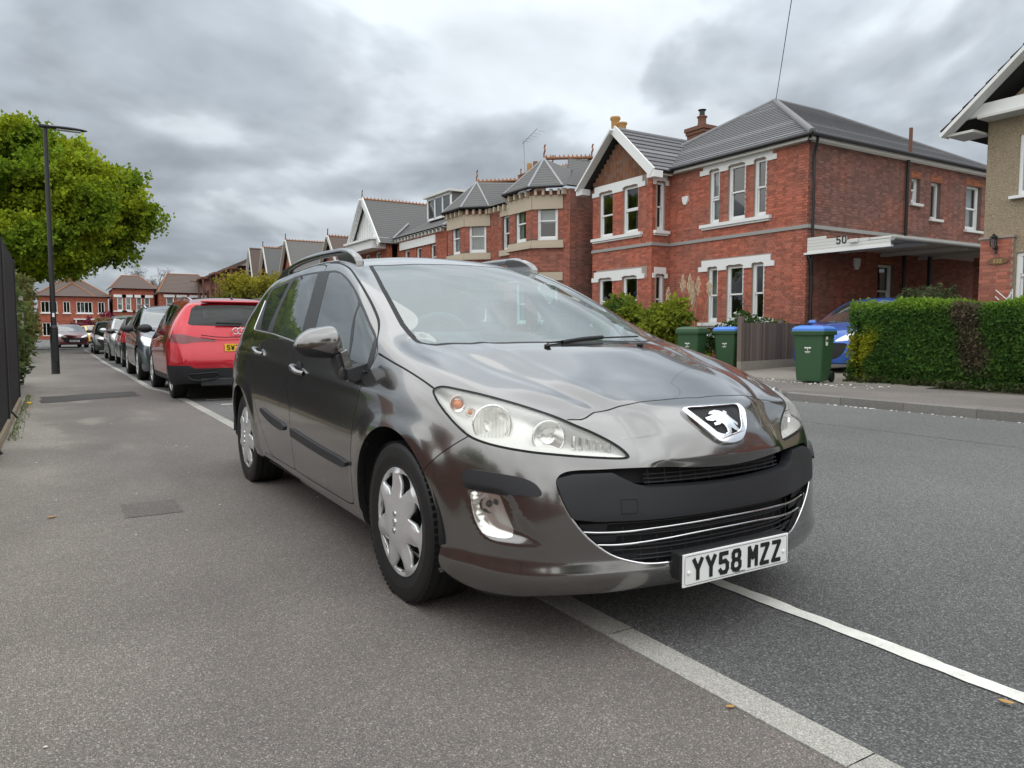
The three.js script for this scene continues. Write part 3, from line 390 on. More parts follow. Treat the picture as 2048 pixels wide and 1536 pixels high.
  // --- assemble
  const car = thing('estate_car', 'grey metallic estate car with number plate YY58 MZZ parked half on the pavement', 'car');
  const cap = [[0, 'near'], ['mirror', 'far']].map(a => a[0]);
  const shell = part(car, 'body_shell', [S.take('body', { flange: .02 })], M.paintGrey);
  part(shell, 'shut_line_seal', S.take('gap'), M.rubberSeal);
  part(car, 'bonnet', S.take('bonnet'), M.paintGrey);
  const bumper = part(car, 'front_bumper', S.take('front_bumper', { flange: .028 }), M.paintGrey);
  part(bumper, 'chin_spoiler', S.take('chin', { flange: .03, dir: [-1, 0, 0] }), M.plasticBlack);
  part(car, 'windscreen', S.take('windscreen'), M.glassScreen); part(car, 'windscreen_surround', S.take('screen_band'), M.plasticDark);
  for (const b of [false, 'mirror']) {
    part(car, 'front_wing', S.take('front_wing', { both: b, flange: .03 }), M.paintGrey);
    const d1 = part(car, 'front_door', S.take('front_door', { both: b }), M.paintGrey), d2 = part(car, 'rear_door', S.take('rear_door', { both: b }), M.paintGrey);
    part(d1, 'window', S.take('glassF', { both: b }), M.glassTint); part(d1, 'quarter_light', S.take('glassQ', { both: b }), M.glassTint); part(d2, 'window', S.take('glassR', { both: b }), M.glassTint);
    part(car, 'rear_quarter_window', S.take('glassRQ', { both: b }), M.glassTint); part(car, 'window_surround', S.take('window_trim', { both: b, lift: .001 }), M.plasticBlack);
    part(d1, 'side_moulding', S.take('moulding_front', { both: b, lift: .011, flange: .013 }), M.plasticBlack); part(d2, 'side_moulding', S.take('moulding_rear', { both: b, lift: .011, flange: .013 }), M.plasticBlack);
    part(bumper, 'corner_moulding', S.take('corner_moulding', { both: b, lift: .012, flange: .02 }), M.plasticBlack);
  }
  // belt trim: a satin strip below the windows
  const tubeBoth = (pts, r, seg = 8, n = 0) => { const a = tube(pts, r, seg, n), b = tube(pts.map(p => [p[0], p[1], -p[2]]), r, seg, n); return [a, b]; };
  const lineOn = (list, out = .004) => list.map(p => [p[0], p[1], p[2] + out]);
  { const [a, b] = tubeBoth(lineOn([[-.33, .8785, .8565], ...PK.belt.slice(0, -1).reverse(), [-2.515, 1.066, .826], [-2.545, 1.16, .782], [-2.615, 1.258, .727]]), .0055, 6, 80); part(car, 'belt_trim', a, M.chromeSatin); part(car, 'belt_trim', b, M.chromeSatin); }
  // --- bumper bar, grilles, chrome lines
  const fx = (() => { // front surface depth: x at (z, y)
    const NZ = 161, NY = 121, z1 = .8, y0 = .12, y1 = .9, G = new Float32Array(NZ * NY).fill(-1);
    for (let i = 0; i < S.T.length; i++) { const t = S.T[i]; const [A, B, C] = t.map(v => S.P[v]); if (Math.max(A[0], B[0], C[0]) < .35) continue; const u = [A, B, C].map(p => [p[2] / z1 * (NZ - 1), (p[1] - y0) / (y1 - y0) * (NY - 1), p[0]]); const zx0 = Math.max(0, Math.ceil(Math.min(u[0][0], u[1][0], u[2][0]))), zx1 = Math.min(NZ - 1, Math.floor(Math.max(u[0][0], u[1][0], u[2][0]))), yy0 = Math.max(0, Math.ceil(Math.min(u[0][1], u[1][1], u[2][1]))), yy1 = Math.min(NY - 1, Math.floor(Math.max(u[0][1], u[1][1], u[2][1]))); for (let y = yy0; y <= yy1; y++) for (let z = zx0; z <= zx1; z++) { const d = (u[1][1] - u[2][1]) * (u[0][0] - u[2][0]) + (u[2][0] - u[1][0]) * (u[0][1] - u[2][1]); if (!d) continue; const a = ((u[1][1] - u[2][1]) * (z - u[2][0]) + (u[2][0] - u[1][0]) * (y - u[2][1])) / d, b = ((u[2][1] - u[0][1]) * (z - u[2][0]) + (u[0][0] - u[2][0]) * (y - u[2][1])) / d; if (a < -.01 || b < -.01 || a + b > 1.01) continue; const x = a * u[0][2] + b * u[1][2] + (1 - a - b) * u[2][2]; if (x > G[y * NZ + z]) G[y * NZ + z] = x; } }
    return (z, y) => { const a = clamp(Math.abs(z) / z1 * (NZ - 1), 0, NZ - 1.001), b = clamp((y - y0) / (y1 - y0) * (NY - 1), 0, NY - 1.001), i = Math.floor(a), j = Math.floor(b), f = a - i, g = b - j; return lerp(lerp(G[j * NZ + i], G[j * NZ + i + 1], f), lerp(G[(j + 1) * NZ + i], G[(j + 1) * NZ + i + 1], f), g); };
  })();
  const barDepth = (q) => [q[0] + .016 * sstep(.44, .47, q[1]) * sstep(.60, .545, q[1]) - .004, q[1], q[2]];
  part(bumper, 'bumper_bar', S.take('bumper_bar', { map: barDepth, flange: .05, dir: [-1, 0, 0] }), M.plasticBlack);
  part(bumper, 'grille_backing', S.take('mouth', { map: q => [q[0] - .075, q[1], q[2]] }), M.plasticDark);
  const grille = part(bumper, 'lower_grille', (() => {
    const L = []; const row = (y, zmax, dx, r) => { const p = []; for (let k = -12; k <= 12; k++) { const z = k / 12 * zmax; p.push([fx(z, y) - dx, y, z]); } L.push(tube(p, r, 5, 36)); };
    for (const y of [.425, .392, .385, .348, .335, .315, .302]) row(y, lerp(.60, .36, (0.43 - y) / .14), .035, .0035);
    for (const y of [.566, .58, .553]) row(y, .33, .035, .003);
    for (let k = -8; k <= 8; k++) { const z = k * .058, p = []; for (let y = .292; y <= .44; y += .03) p.push([fx(z, y) - .038, y, z]); if (Math.abs(z) < .42) L.push(tube(p, .0028, 4, 8)); }
    for (let k = -5; k <= 5; k++) { const z = k * .062; L.push(bar(V(fx(z, .545) - .04, .545, z), V(fx(z, .6) - .04, .60, z), .0028, 4)); }
    return L;
  })(), M.plasticBlack);
  for (const s of [1, -1]) { const L = []; for (const [y, z0, z1] of [[.412, .46, .585], [.375, .43, .545], [.338, .40, .49], [.312, .36, .44]]) { const n = 6, top = [], bot = []; for (let k = 0; k <= n; k++) { const z = lerp(z0, z1, k / n); top.push(V(fx(z, y) - .03, y + .012, s * z)); bot.push(V(fx(z, y) - .036, y - .012, s * z)); } for (let k = 0; k < n; k++) L.push(quadGeo(...(s > 0 ? [bot[k], bot[k + 1], top[k + 1], top[k]] : [bot[k + 1], bot[k], top[k], top[k + 1]]))); } part(bumper, 'duct_blank', L, M.plasticBlack); }
  const strip = (list, zc, yc) => { const h = list.map(p => [p[2], p[1]]); const full = [...h, [0, yc], ...h.slice().reverse().map(([z, y]) => [-z, y])]; return tube(full.map(([z, y]) => [fx(z, y) - .018, y, z]), .0042, 6, 60); };
  part(bumper, 'chrome_strip', strip(PK.strip1, 0, .4105), M.chrome); part(bumper, 'chrome_strip', strip(PK.strip2, 0, .374), M.chrome);
  { const lo = PK.mouth.slice(8).map(p => [p[2], p[1] + .004]); const full = [...lo, [.12, .291], [0, .29], [-.12, .291], ...lo.slice().reverse().map(([z, y]) => [-z, y])]; part(bumper, 'chrome_surround', tube(full.map(([z, y]) => [fx(z, y - .006) - .003, y, z]), .0048, 6, 90), M.chrome); }
  { const q = PK.tow.map(p => [p[2], p[1]]); const z = (q[0][0] + q[1][0]) / 2, y = .489; const L = [], w = .026, h = .022; for (const [a, b, c, d] of [[-w, h, w, h], [-w, -h, w, -h], [-w, -h, -w, h], [w, -h, w, h]]) { const p = (dz, dy) => V(fx(z + dz, y + dy) + .0125, y + dy, z + dz); L.push(bar(p(a, b), p(c, d), .0012, 4)); } part(bumper, 'towing_eye_cover', L, M.plasticDark); }
  // --- number plate
  {
    const pl = new THREE.Group(); pl.name = 'number_plate'; pl.position.set(.935, .2706, 0); pl.rotation.y = Math.PI / 2; car.add(pl);
    part(pl, 'plate', new RoundedBoxGeometry(.52, .111, .006, 3, .0029), M.plateWhite);
    part(pl, 'plate_holder', box(.53, .09, .05, 0, .012, -.029, .008), M.plasticDark);
    const t = .0014, L = []; const W2 = .252, H2 = .0475; for (const [w, h, x, y] of [[2 * W2 - .02, t, 0, H2], [2 * W2 - .02, t, 0, -H2], [t, 2 * H2 - .02, W2, 0], [t, 2 * H2 - .02, -W2, 0]]) L.push(box(w, h, .0006, x, y, .0033)); for (const [sx, sy] of [[1, 1], [1, -1], [-1, 1], [-1, -1]]) { const a = []; for (let k = 0; k <= 5; k++) { const an = k / 5 * Math.PI / 2; a.push([sx * (W2 - .01 + .01 * Math.cos(an)), sy * (H2 - .01 + .01 * Math.sin(an)), .0031]); } L.push(tube(a, .0007, 4, 8)); }
    part(pl, 'border_line', L, M.inkBlack);
    const chars = plateText('YY58 MZZ', .079, .0028); chars.forEach(g => part(pl, 'character', g.translate(0, 0, .0031), M.inkBlack));
    part(pl, 'maker_line', [box(.05, .0035, .0005, .01, -.0432, .0033), box(.02, .002, .0005, .0, -.0478, .00335)], mat('inkGrey', [.12, .12, .12], .6));
    for (const s of [-1, 1]) part(pl, 'screw_cap', new THREE.SphereGeometry(.0075, 12, 8).scale(1, 1, .6).translate(s * .234, -.008, .004), M.plateWhite);
  }
  // --- headlamps
  for (const b of [false, 'mirror']) {
    const s = b ? -1 : 1; const h = new THREE.Group(); h.name = 'headlight'; car.add(h);
    part(h, 'lens', S.take('headlamp', { both: b }), M.glassClear);
    part(h, 'housing', S.take('headlamp', { both: b, map: (q, n) => { const k = sstep(-.002, .045, -sdPoly(hlV(q), hl)); return [q[0] - k * (.095 * (.45 + .55 * n[0]) + .02) - .003, q[1] - .010 * k - .001, q[2] - .055 * n[2] * k - .001]; } }), M.lampHousing);
    const bowl = (x, y, z, r, depth, dir, m, name) => { const pts = []; for (let k = 0; k <= 10; k++) { const t = k / 10; pts.push(new THREE.Vector2(.006 + (r - .006) * Math.sqrt(t), -depth * (1 - t))); } pts.push(new THREE.Vector2(r * 1.08, .001), new THREE.Vector2(r * 1.1, -.006)); const g = new THREE.LatheGeometry(pts, 32); g.applyQuaternion(new THREE.Quaternion().setFromUnitVectors(V(0, 1, 0), V(...dir).normalize())); g.translate(x, y, z * s); const o = part(h, name, g, m); return o; };
    const D = [.90, .05, .42 * s];
    bowl(.497, .739, .722, .062, .055, D, M.reflector, 'reflector'); bowl(.655, .704, .598, .052, .045, D, M.reflector, 'reflector'); bowl(.343, .797, .772, .029, .022, [.75, .1, .65 * s], M.reflector, 'indicator_reflector'); bowl(.408, .774, .758, .016, .013, [.75, .1, .65 * s], M.reflector, 'side_lamp');
    for (const [x, y, z, r] of [[.497, .739, .727, .013], [.655, .704, .601, .012]]) part(h, 'bulb', new THREE.SphereGeometry(r, 12, 8).translate(x, y, z * s), M.glassClear);
    part(h, 'indicator_bulb', new THREE.SphereGeometry(.016, 12, 8).translate(.344, .796, .774 * s), M.amber); part(h, 'indicator_bulb', new THREE.SphereGeometry(.009, 10, 6).translate(.409, .773, .760 * s), M.amber);
    { const L = []; for (let k = 0; k < 7; k++) { const zz = .53 - k * .022; L.push(box(.02, .05 - k * .005, .005, .700 + k * .0095, .686 - k * .0035, zz * s, .002)); } part(h, 'inner_reflector', L, M.reflector); }
    { const L = []; for (let k = -4; k <= 4; k++) { L.push(new THREE.BoxGeometry(.004, .11 * Math.sqrt(1 - (k / 5) ** 2), .006).translate(.005, 0, k * .0125)); } const g = merge(L); g.rotateY(-.45 * s); g.translate(.505, .739, .728 * s); part(h, 'lens_flute', g, M.glassClear); }
    // fog lamp
    const f = new THREE.Group(); f.name = 'fog_light'; car.add(f);
    part(f, 'lens', S.take('fog_lamp', { both: b, lift: .004 }), M.glassClear); part(f, 'housing', S.take('fog_lamp', { both: b, map: (q, n) => { const k = .004 + .032 * sstep(0, .04, -sdPoly(fogV(q), fogP)); return [q[0] - n[0] * k, q[1] - n[1] * k, q[2] - n[2] * k]; } }), M.reflector);
    const fb = []; for (let k = 0; k <= 8; k++) { const t = k / 8; fb.push(new THREE.Vector2(.004 + .032 * Math.sqrt(t), -.03 * (1 - t))); } const fg = new THREE.LatheGeometry(fb, 24); fg.applyQuaternion(new THREE.Quaternion().setFromUnitVectors(V(0, 1, 0), V(.8, 0, .55 * s).normalize())); part(f, 'reflector', fg.translate(.535, .480, .755 * s), M.reflector); part(f, 'bulb', new THREE.SphereGeometry(.012, 10, 8).translate(.545, .48, .762 * s), M.plasticBlack);
  }
  // refine the flat faces before bending them
  const refine = g => { g = plain(g.clone()); const p = g.attributes.position, out = []; const rec = (a, b, c, d) => { const L = Math.max(a.distanceTo(b), b.distanceTo(c), c.distanceTo(a)); if (d > 7 || L < .016) { out.push(a, b, c); return; } if (a.distanceTo(b) >= L - 1e-9) { const m = a.clone().lerp(b, .5); rec(a, m, c, d + 1); rec(m, b, c, d + 1); } else if (b.distanceTo(c) >= L - 1e-9) { const m = b.clone().lerp(c, .5); rec(a, b, m, d + 1); rec(a, m, c, d + 1); } else { const m = c.clone().lerp(a, .5); rec(a, b, m, d + 1); rec(m, b, c, d + 1); } }; for (let i = 0; i < p.count; i += 3) rec(V().fromBufferAttribute(p, i), V().fromBufferAttribute(p, i + 1), V().fromBufferAttribute(p, i + 2), 0); const h = new THREE.BufferGeometry(); h.setAttribute('position', new THREE.Float32BufferAttribute(out.flatMap(v => [v.x, v.y, v.z]), 3)); return mergeVertices(h, 1e-5); };
  const refine0 = g => refine(g);
  // --- badge: a chrome shield with a rearing lion
  {
    const by = .724; const g = new THREE.Group(); g.name = 'badge'; car.add(g);
    const k2 = ([x, y]) => [x * 1.42, y * 1.12]; const outl = [[-.098, .062], [-.06, .068], [0, .070], [.06, .068], [.098, .062], [.10, .048], [.085, .015], [.06, -.03], [.04, -.056], [.015, -.066], [-.015, -.066], [-.04, -.056], [-.06, -.03], [-.085, .015], [-.10, .048]].map(k2);
    const inn = [[-.090, .0625], [-.04, .0665], [0, .067], [.04, .0665], [.088, .0615], [.066, .020], [.052, -.012], [.034, -.030], [.012, -.037], [-.012, -.037], [-.034, -.030], [-.055, -.004], [-.076, .034]].map(k2);
    const so = new THREE.Shape(smoothLine(outl, true, 4).map(p => new THREE.Vector2(...p))), si = new THREE.Path(smoothLine(inn, true, 4).map(p => new THREE.Vector2(...p)).reverse()); so.holes.push(si);
    const bend = q => { const pp = q.attributes.position; for (let i = 0; i < pp.count; i++) { const X = pp.getX(i), Y = pp.getY(i), d = pp.getZ(i), y = by + Y * .80; pp.setXYZ(i, fx(X, y) + d * .78, y + d * .6, -X); } return toCreased(q.index ? q.toNonIndexed() : q, .6); };
    part(g, 'shield_frame', bend(new THREE.ExtrudeGeometry(so, { depth: .012, bevelEnabled: true, bevelSize: .003, bevelThickness: .004, bevelSegments: 3 }).translate(0, 0, .000)), M.chrome);
    part(g, 'shield_ground', bend(refine0(extr(smoothLine(inn, true, 4), .008).translate(0, 0, -.004))), M.plasticDark);
    const lion = [[-.052, .030], [-.030, .036], [-.020, .040], [-.036, .042], [-.026, .050], [-.008, .054], [.008, .050], [.014, .044], [.020, .050], [.028, .046], [.024, .036], [.028, .026], [.036, .014], [.044, .002], [.040, -.004], [.034, .006], [.030, .004], [.036, -.014], [.046, -.026], [.044, -.034], [.032, -.034], [.034, -.026], [.020, -.012], [.014, -.010], [.010, -.026], [.004, -.034], [-.012, -.036], [-.010, -.029], [-.002, -.026], [.000, -.012], [-.004, .004], [-.010, .010], [-.018, .004], [-.034, .002], [-.034, .010], [-.024, .012], [-.022, .020], [-.036, .018], [-.050, .022]].map(k2);
    part(g, 'lion_emblem', bend(refine0(extr(lion, .006, .0012).translate(.0, -.002, .005))), M.chrome);
  }
  // --- wheels
  const tyreProfile = [[.196, -.088], [.222, -.096], [.26, -.104], [.290, -.103], [.306, -.095], [.314, -.082], [.316, -.07], [.316, -.052], [.309, -.051], [.309, -.045], [.316, -.044], [.316, -.003], [.309, -.002], [.309, .004], [.316, .005], [.316, .044], [.309, .045], [.309, .051], [.316, .052], [.316, .07], [.314, .082], [.306, .095], [.290, .103], [.262, .104], [.258, .1055], [.254, .1045], [.224, .098], [.214, .094], [.196, .088]];
  const tyreG = new THREE.LatheGeometry(tyreProfile.map(p => new THREE.Vector2(...p)), 96).rotateX(Math.PI / 2);
  const lug = []; for (let k = 0; k < 72; k++) for (const s of [-1, 1]) lug.push(new THREE.BoxGeometry(.017, .003, .026).translate(0, .3128, s * .084).rotateZ(k / 72 * 2 * Math.PI + s * .02));
  const trimG = (() => {
    const R = .213, sh = new THREE.Shape(); sh.absarc(0, 0, R, 0, Math.PI * 2); const N = 7;
    for (let k = 0; k < N; k++) { const a = k / N * 2 * Math.PI + .3; const P = (r, t) => new THREE.Vector2(r * Math.cos(a + t), r * Math.sin(a + t)); const h = new THREE.Path(); const pts = [P(.195, -.29), P(.199, -.1), P(.199, .1), P(.195, .29), P(.184, .29), P(.155, .19), P(.122, .09), P(.110, 0), P(.122, -.09), P(.155, -.19), P(.184, -.29)]; h.setFromPoints(new THREE.CatmullRomCurve3(pts.map(p => V(p.x, p.y, 0)), true).getPoints(44).slice(0, -1).map(p => new THREE.Vector2(p.x, p.y))); sh.holes.push(h); }
    const g = new THREE.ExtrudeGeometry(sh, { depth: .006, bevelEnabled: true, bevelSize: .004, bevelThickness: .004, bevelSegments: 2, curveSegments: 64 });
    return g;
  })();
  const dome = (g) => { const p = g.attributes.position; for (let i = 0; i < p.count; i++) { const r = Math.hypot(p.getX(i), p.getY(i)), a = Math.atan2(p.getY(i), p.getX(i)); const k = Math.cos((a - .3) * 7); p.setZ(i, p.getZ(i) + .020 * (1 - sstep(.05, .22, r)) + .010 * sstep(.09, .17, r) * (-k) * sstep(.215, .19, r)); } g.computeVertexNormals(); return g; };
  const trimFin = (() => { const g = dome(refine(trimG)); const q = toCreased(g, .7); return q; })();
  const wheel = (x, z, steer) => {
    const w = new THREE.Group(); w.name = 'wheel'; w.position.set(x, .312, z); w.rotation.y = (z < 0 ? Math.PI : 0) + steer; car.add(w);
    const t = part(w, 'tyre', tyreG, M.tyreRubber); part(t, 'tread_block', lug, M.tyreRubber);
    part(w, 'wheel_trim', trimFin.clone().translate(0, 0, .085), M.wheelSilver);
    part(w, 'rim', new THREE.LatheGeometry([[.05, .03], [.17, .035], [.2, .05], [.218, .09], [.222, .096], [.214, .097], [.205, .085], [.195, .02], [.195, -.09]].map(p => new THREE.Vector2(...p)), 48).rotateX(Math.PI / 2), M.plasticDark);
    for (const a of [.35, .35 + Math.PI]) part(w, 'trim_screw', cyl(.011, .013, .006, 12, .034 * Math.cos(a + 1.1), .034 * Math.sin(a + 1.1), .116, 'z'), M.chromeSatin);
    part(w, 'hub_emblem', extr([[-.010, .012], [.006, .014], [.012, .004], [.008, -.012], [-.004, -.016], [-.006, -.002], [-.013, .002]], .004, .001).translate(.002, 0, .114), M.chrome);
    part(w, 'brake_disc', cyl(.14, .14, .02, 40, 0, 0, .02, 'z'), M.chromeSatin);
  };
  wheel(0, .763, .0126); wheel(-2.708, .760, 0); wheel(0, -.763, .0126); wheel(-2.708, -.760, 0);
  // wheel wells, floor, sills
  const well = (cx, z0, z1, r) => { const g = new THREE.CylinderGeometry(r, r, Math.abs(z1 - z0), 40, 1, true, 0, Math.PI).rotateZ(Math.PI / 2).rotateY(0); g.rotateX(0); const h = new THREE.CylinderGeometry(r, r, Math.abs(z1 - z0), 40, 1, true, -Math.PI / 2, Math.PI); h.rotateX(-Math.PI / 2); return h.translate(cx, .315, (z0 + z1) / 2); };
  for (const [cx, r] of [[0, .385], [-2.708, .375]]) for (const s of [1, -1]) { part(car, 'wheel_arch_liner', [well(cx, s * .42, s * .872, r), new THREE.CircleGeometry(r, 40, 0, Math.PI).translate(cx, .315, s * .42)], M.plasticDark); }
  part(car, 'floor_pan', [box(1.95, .05, 1.62, -1.35, .225, 0), box(.62, .05, .8, 0, .24, 0), box(.36, .03, 1.1, .50, .215, 0), box(.62, .05, .8, -2.7, .24, 0), box(.45, .05, 1.3, -3.25, .25, 0)], M.plasticDark);
  // --- roof rails
  for (const s of [1, -1]) {
    const base = [[-1.22, 1.428], [-1.30, 1.452], [-1.42, 1.463], [-2.55, 1.45], [-2.72, 1.432], [-2.82, 1.415]];
    const P = [[-1.33, 1.462, .562], [-1.40, 1.494, .568], [-1.58, 1.504, .578], [-1.9, 1.508, .583], [-2.3, 1.497, .578], [-2.6, 1.472, .566], [-2.78, 1.44, .556], [-2.86, 1.41, .55]].map(p => [p[0], p[1], p[2] * s]);
    const c = new THREE.CatmullRomCurve3(P.map(p => V(...p)), false, 'centripetal'); const g = new THREE.TubeGeometry(c, 60, .021, 10); { const p = g.attributes.position; for (let i = 0; i < p.count; i++) p.setZ(i, p.getZ(i)); }
    const rail = part(car, 'roof_rail', g, M.paintGrey);
    const foot = (pts) => { const sh = polyShape(pts); return new THREE.ExtrudeGeometry(sh, { depth: .022, bevelEnabled: true, bevelSize: .010, bevelThickness: .012, bevelSegments: 4 }).translate(0, 0, s * .565 - .011); };
    part(rail, 'rail_foot', foot([[-1.195, 1.39], [-1.20, 1.424], [-1.225, 1.446], [-1.27, 1.468], [-1.34, 1.490], [-1.42, 1.504], [-1.50, 1.510], [-1.53, 1.50], [-1.50, 1.478], [-1.47, 1.45], [-1.45, 1.41]]), M.paintGrey);
    part(rail, 'rail_foot', foot([[-2.88, 1.39], [-2.84, 1.42], [-2.70, 1.465], [-2.55, 1.49], [-2.58, 1.44]]), M.paintGrey);
  }
  // --- door mirrors
  for (const s of [1, -1]) {
    const m = new THREE.Group(); m.name = 'wing_mirror'; car.add(m); if (s < 0) { m.position.set(-.33, .02, .10); }
    const secs = [[.922, 1.006, .962, .02], [.932, 1.024, .950, .045], [.950, 1.064, .945, .064], [.966, 1.078, .936, .070], [.993, 1.078, .936, .074], [1.037, 1.068, .938, .072], [1.066, 1.059, .941, .066], [1.088, 1.046, .949, .056], [1.108, 1.026, .961, .040], [1.119, 1.004, .978, .020], [1.122, .993, .989, .004]].map(([z, t, b, d]) => [z, -.455 - (z - .95) * .22, (t + b) / 2, (t - b) / 2, d]);
    const ring = 28, pos = [], idx = []; secs.forEach(([z, xc, yc, h, d]) => { for (let k = 0; k < ring; k++) { const a = k / ring * 2 * Math.PI, ca = Math.cos(a), sa = Math.sin(a); const e = .8; pos.push(xc + Math.sign(ca) * Math.abs(ca) ** e * d * (ca < 0 ? .55 : 1), yc + Math.sign(sa) * Math.abs(sa) ** e * h, z * s); } });
    for (let i = 0; i + 1 < secs.length; i++) for (let k = 0; k < ring; k++) { const a = i * ring + k, b = i * ring + (k + 1) % ring, c = a + ring, d = b + ring; if (s > 0) idx.push(a, b, c, b, d, c); else idx.push(a, c, b, b, c, d); }
    const MP = []; for (let i = 0; i < pos.length; i += 3) MP.push([pos[i], pos[i + 1], Math.abs(pos[i + 2])]); const MQ = []; for (let i = 0; i + 1 < secs.length; i++) for (let k = 0; k < ring; k++) { const a = i * ring + k, b = i * ring + (k + 1) % ring; MQ.push([a, b, b + ring, a + ring]); }
    let [mp, mq] = subdivide(MP, MQ);[mp, mq] = subdivide(mp, mq); const MS = Soup.fromQuads(mp, mq, 'cap'); const fl = MS.P.map(p => p[1] - lerp(.955, .985, sstep(.95, 1.1, p[2]))); MS.slice(fl, 0); MS.relabel(fl, -9, 0, 'under');
    part(m, 'mirror_cap', MS.take('cap', { both: s > 0 ? false : 'mirror' }), M.paintGrey); part(m, 'mirror_underside', MS.take('under', { both: s > 0 ? false : 'mirror', lift: -.001 }), M.plasticBlack);
    const prism = (pts, x0, x1) => { const g2 = extr(pts.map(([z, y]) => [s > 0 ? -z : z, y]), x1 - x0 - .008, .004); g2.rotateY(Math.PI / 2); return g2.translate(x0 + .004, 0, 0); };
    part(m, 'mirror_stalk', prism([[.948, .962], [.924, .972], [.898, .880], [.905, .848], [.917, .845]], -.47, -.385), M.paintGrey);
    part(m, 'mirror_foot', prism([[.966, .948], [.946, .956], [.914, .848], [.925, .846], [.945, .868], [.958, .905]], -.475, -.40), M.plasticBlack);
    part(m, 'mirror_mount', prism([[.93, .89], [.84, .915], [.83, .865], [.90, .840], [.92, .850]], -.46, -.36), M.plasticBlack);
    part(m, 'repeater_lamp', new THREE.SphereGeometry(.016, 10, 8).scale(.5, 1.3, .8).translate(-.398, .882, s * .942), M.glassClear);
    part(m, 'mirror_glass', new THREE.CircleGeometry(.07, 24).scale(1.05, .9, 1).rotateY(-Math.PI / 2).translate(-.512, 1.005, 1.02 * s), M.chrome);
  }
  // --- door handles
  for (const s of [1, -1]) for (const [x, y, z] of [[-1.255, .853, .888], [-2.205, .928, .871]]) {
    const h = new THREE.Group(); h.name = 'door_handle'; car.add(h);
    part(h, 'grip', tube([[x - .095, y + .012, (z + .004) * s], [x - .06, y + .013, (z + .026) * s], [x, y + .003, (z + .033) * s], [x + .06, y - .012, (z + .026) * s], [x + .095, y - .019, (z + .004) * s]], .013, 8, 24), M.paintGrey);
    part(h, 'cup', new THREE.SphereGeometry(.05, 20, 12).scale(1, .75, .12).translate(x + .005, y + .004, (z + .0005) * s), M.plasticDark);
  }
  // --- wiper, washer jets, cowl
  part(car, 'wiper', [tube([[.055, 1.006, .12], [.03, 1.018, .0], [.005, 1.026, -.14]], .009, 6, 20), tube([[.06, 1.004, .20], [.02, 1.020, -.05], [-.03, 1.028, -.38]], .004, 5, 24)], M.plasticDark);
  for (const s of [1, -1]) part(car, 'washer_jet', new THREE.SphereGeometry(.016, 12, 8).scale(1.3, .55, .8).translate(.135, .9935, .250 * s), M.plasticDark);
  // --- cabin
  part(car, 'dashboard', [extr([[-.08, .985], [-.45, 1.0], [-.62, .96], [-.66, .75], [-.3, .6], [-.1, .6]], 1.0, .01).translate(-.06, -.025, -.5), box(.15, .10, .34, -.56, 1.0, .36, .04)], M.trimGrey);
  { const sw = new THREE.TorusGeometry(.185, .016, 10, 40); sw.rotateY(Math.PI / 2); sw.rotateZ(-.45); sw.translate(-.72, .965, .36); part(car, 'steering_wheel', [sw, bar(V(-.72, .965, .54), V(-.72, .965, .18), .014), bar(V(-.72, .965, .36), V(-.5, .88, .36), .03)], M.trimGrey); }
  for (const s of [1, -1]) part(car, 'front_seat', [box(.5, .14, .5, -1.25, .50, .36 * s, .05), box(.14, .62, .48, 0, .31, 0, .06).rotateZ(.32).translate(-1.45, .52, .36 * s), box(.10, .19, .27, -1.72, 1.21, .36 * s, .045), bar(V(-1.66, 1.02, .30 * s), V(-1.72, 1.2, .30 * s), .008), bar(V(-1.66, 1.02, .42 * s), V(-1.72, 1.2, .42 * s), .008)], M.seatCloth);
  for (const z of [.45, 0, -.45]) part(car, 'rear_seat', [box(.45, .14, .43, -2.15, .52, z, .05), box(.13, .58, .43, 0, .29, 0, .05).rotateZ(.35).translate(-2.34, .55, z), box(.09, .15, .25, -2.57, 1.16, z, .04)], M.seatCloth);
  part(car, 'cabin_lining', [box(2.9, .02, 1.5, -1.9, .36, 0), box(2.4, .45, .02, -1.6, .62, .84), box(2.4, .45, .02, -1.6, .62, -.84), box(.02, .6, 1.5, -3.2, .7, 0), box(.02, .45, 1.5, -.3, .62, 0)], M.trimGrey);
  part(car, 'interior_mirror', [box(.03, .07, .23, -.83, 1.245, 0, .02), extr([[-.10, 0], [.10, 0], [.03, -.16], [-.03, -.16]], .03, .004).rotateY(Math.PI / 2).rotateZ(.42).translate(-.93, 1.322, 0)], M.plasticDark);
  for (const z of [.62, -.62]) part(car, 'tail_light', box(.05, .35, .10, -3.50, .95, z, .02), M.redLamp);
}
// ---------------------------------------------------------------- the other cars
const rearView = Object.assign(p => [p[2], p[1]], { n: [-1, 0, 0] });
mat('paintRed', [.52, .012, .028], .25, { metalness: .35, clearcoat: 1, clearcoatRoughness: .03 }); mat('paintSlate', [.10, .115, .14], .3, { metalness: .7, clearcoat: 1, clearcoatRoughness: .04 }); mat('paintBlack', [.010, .011, .013], .3, { metalness: .3, clearcoat: 1, clearcoatRoughness: .04 }); mat('paintSilver', [.50, .52, .54], .32, { metalness: .8, clearcoat: 1, clearcoatRoughness: .06 }); mat('paintMaroon', [.11, .012, .016], .3, { metalness: .4, clearcoat: 1, clearcoatRoughness: .05 }); mat('paintYellow', [.75, .46, .03], .35, { clearcoat: 1 }); mat('paintBlue', [.02, .10, .42], .28, { metalness: .4, clearcoat: 1, clearcoatRoughness: .05 });
mat('redLampDark', [.16, .006, .012], .12, { clearcoat: 1 }); mat('lampWhite', [.80, .81, .82], .12, { clearcoat: 1, metalness: .4 });
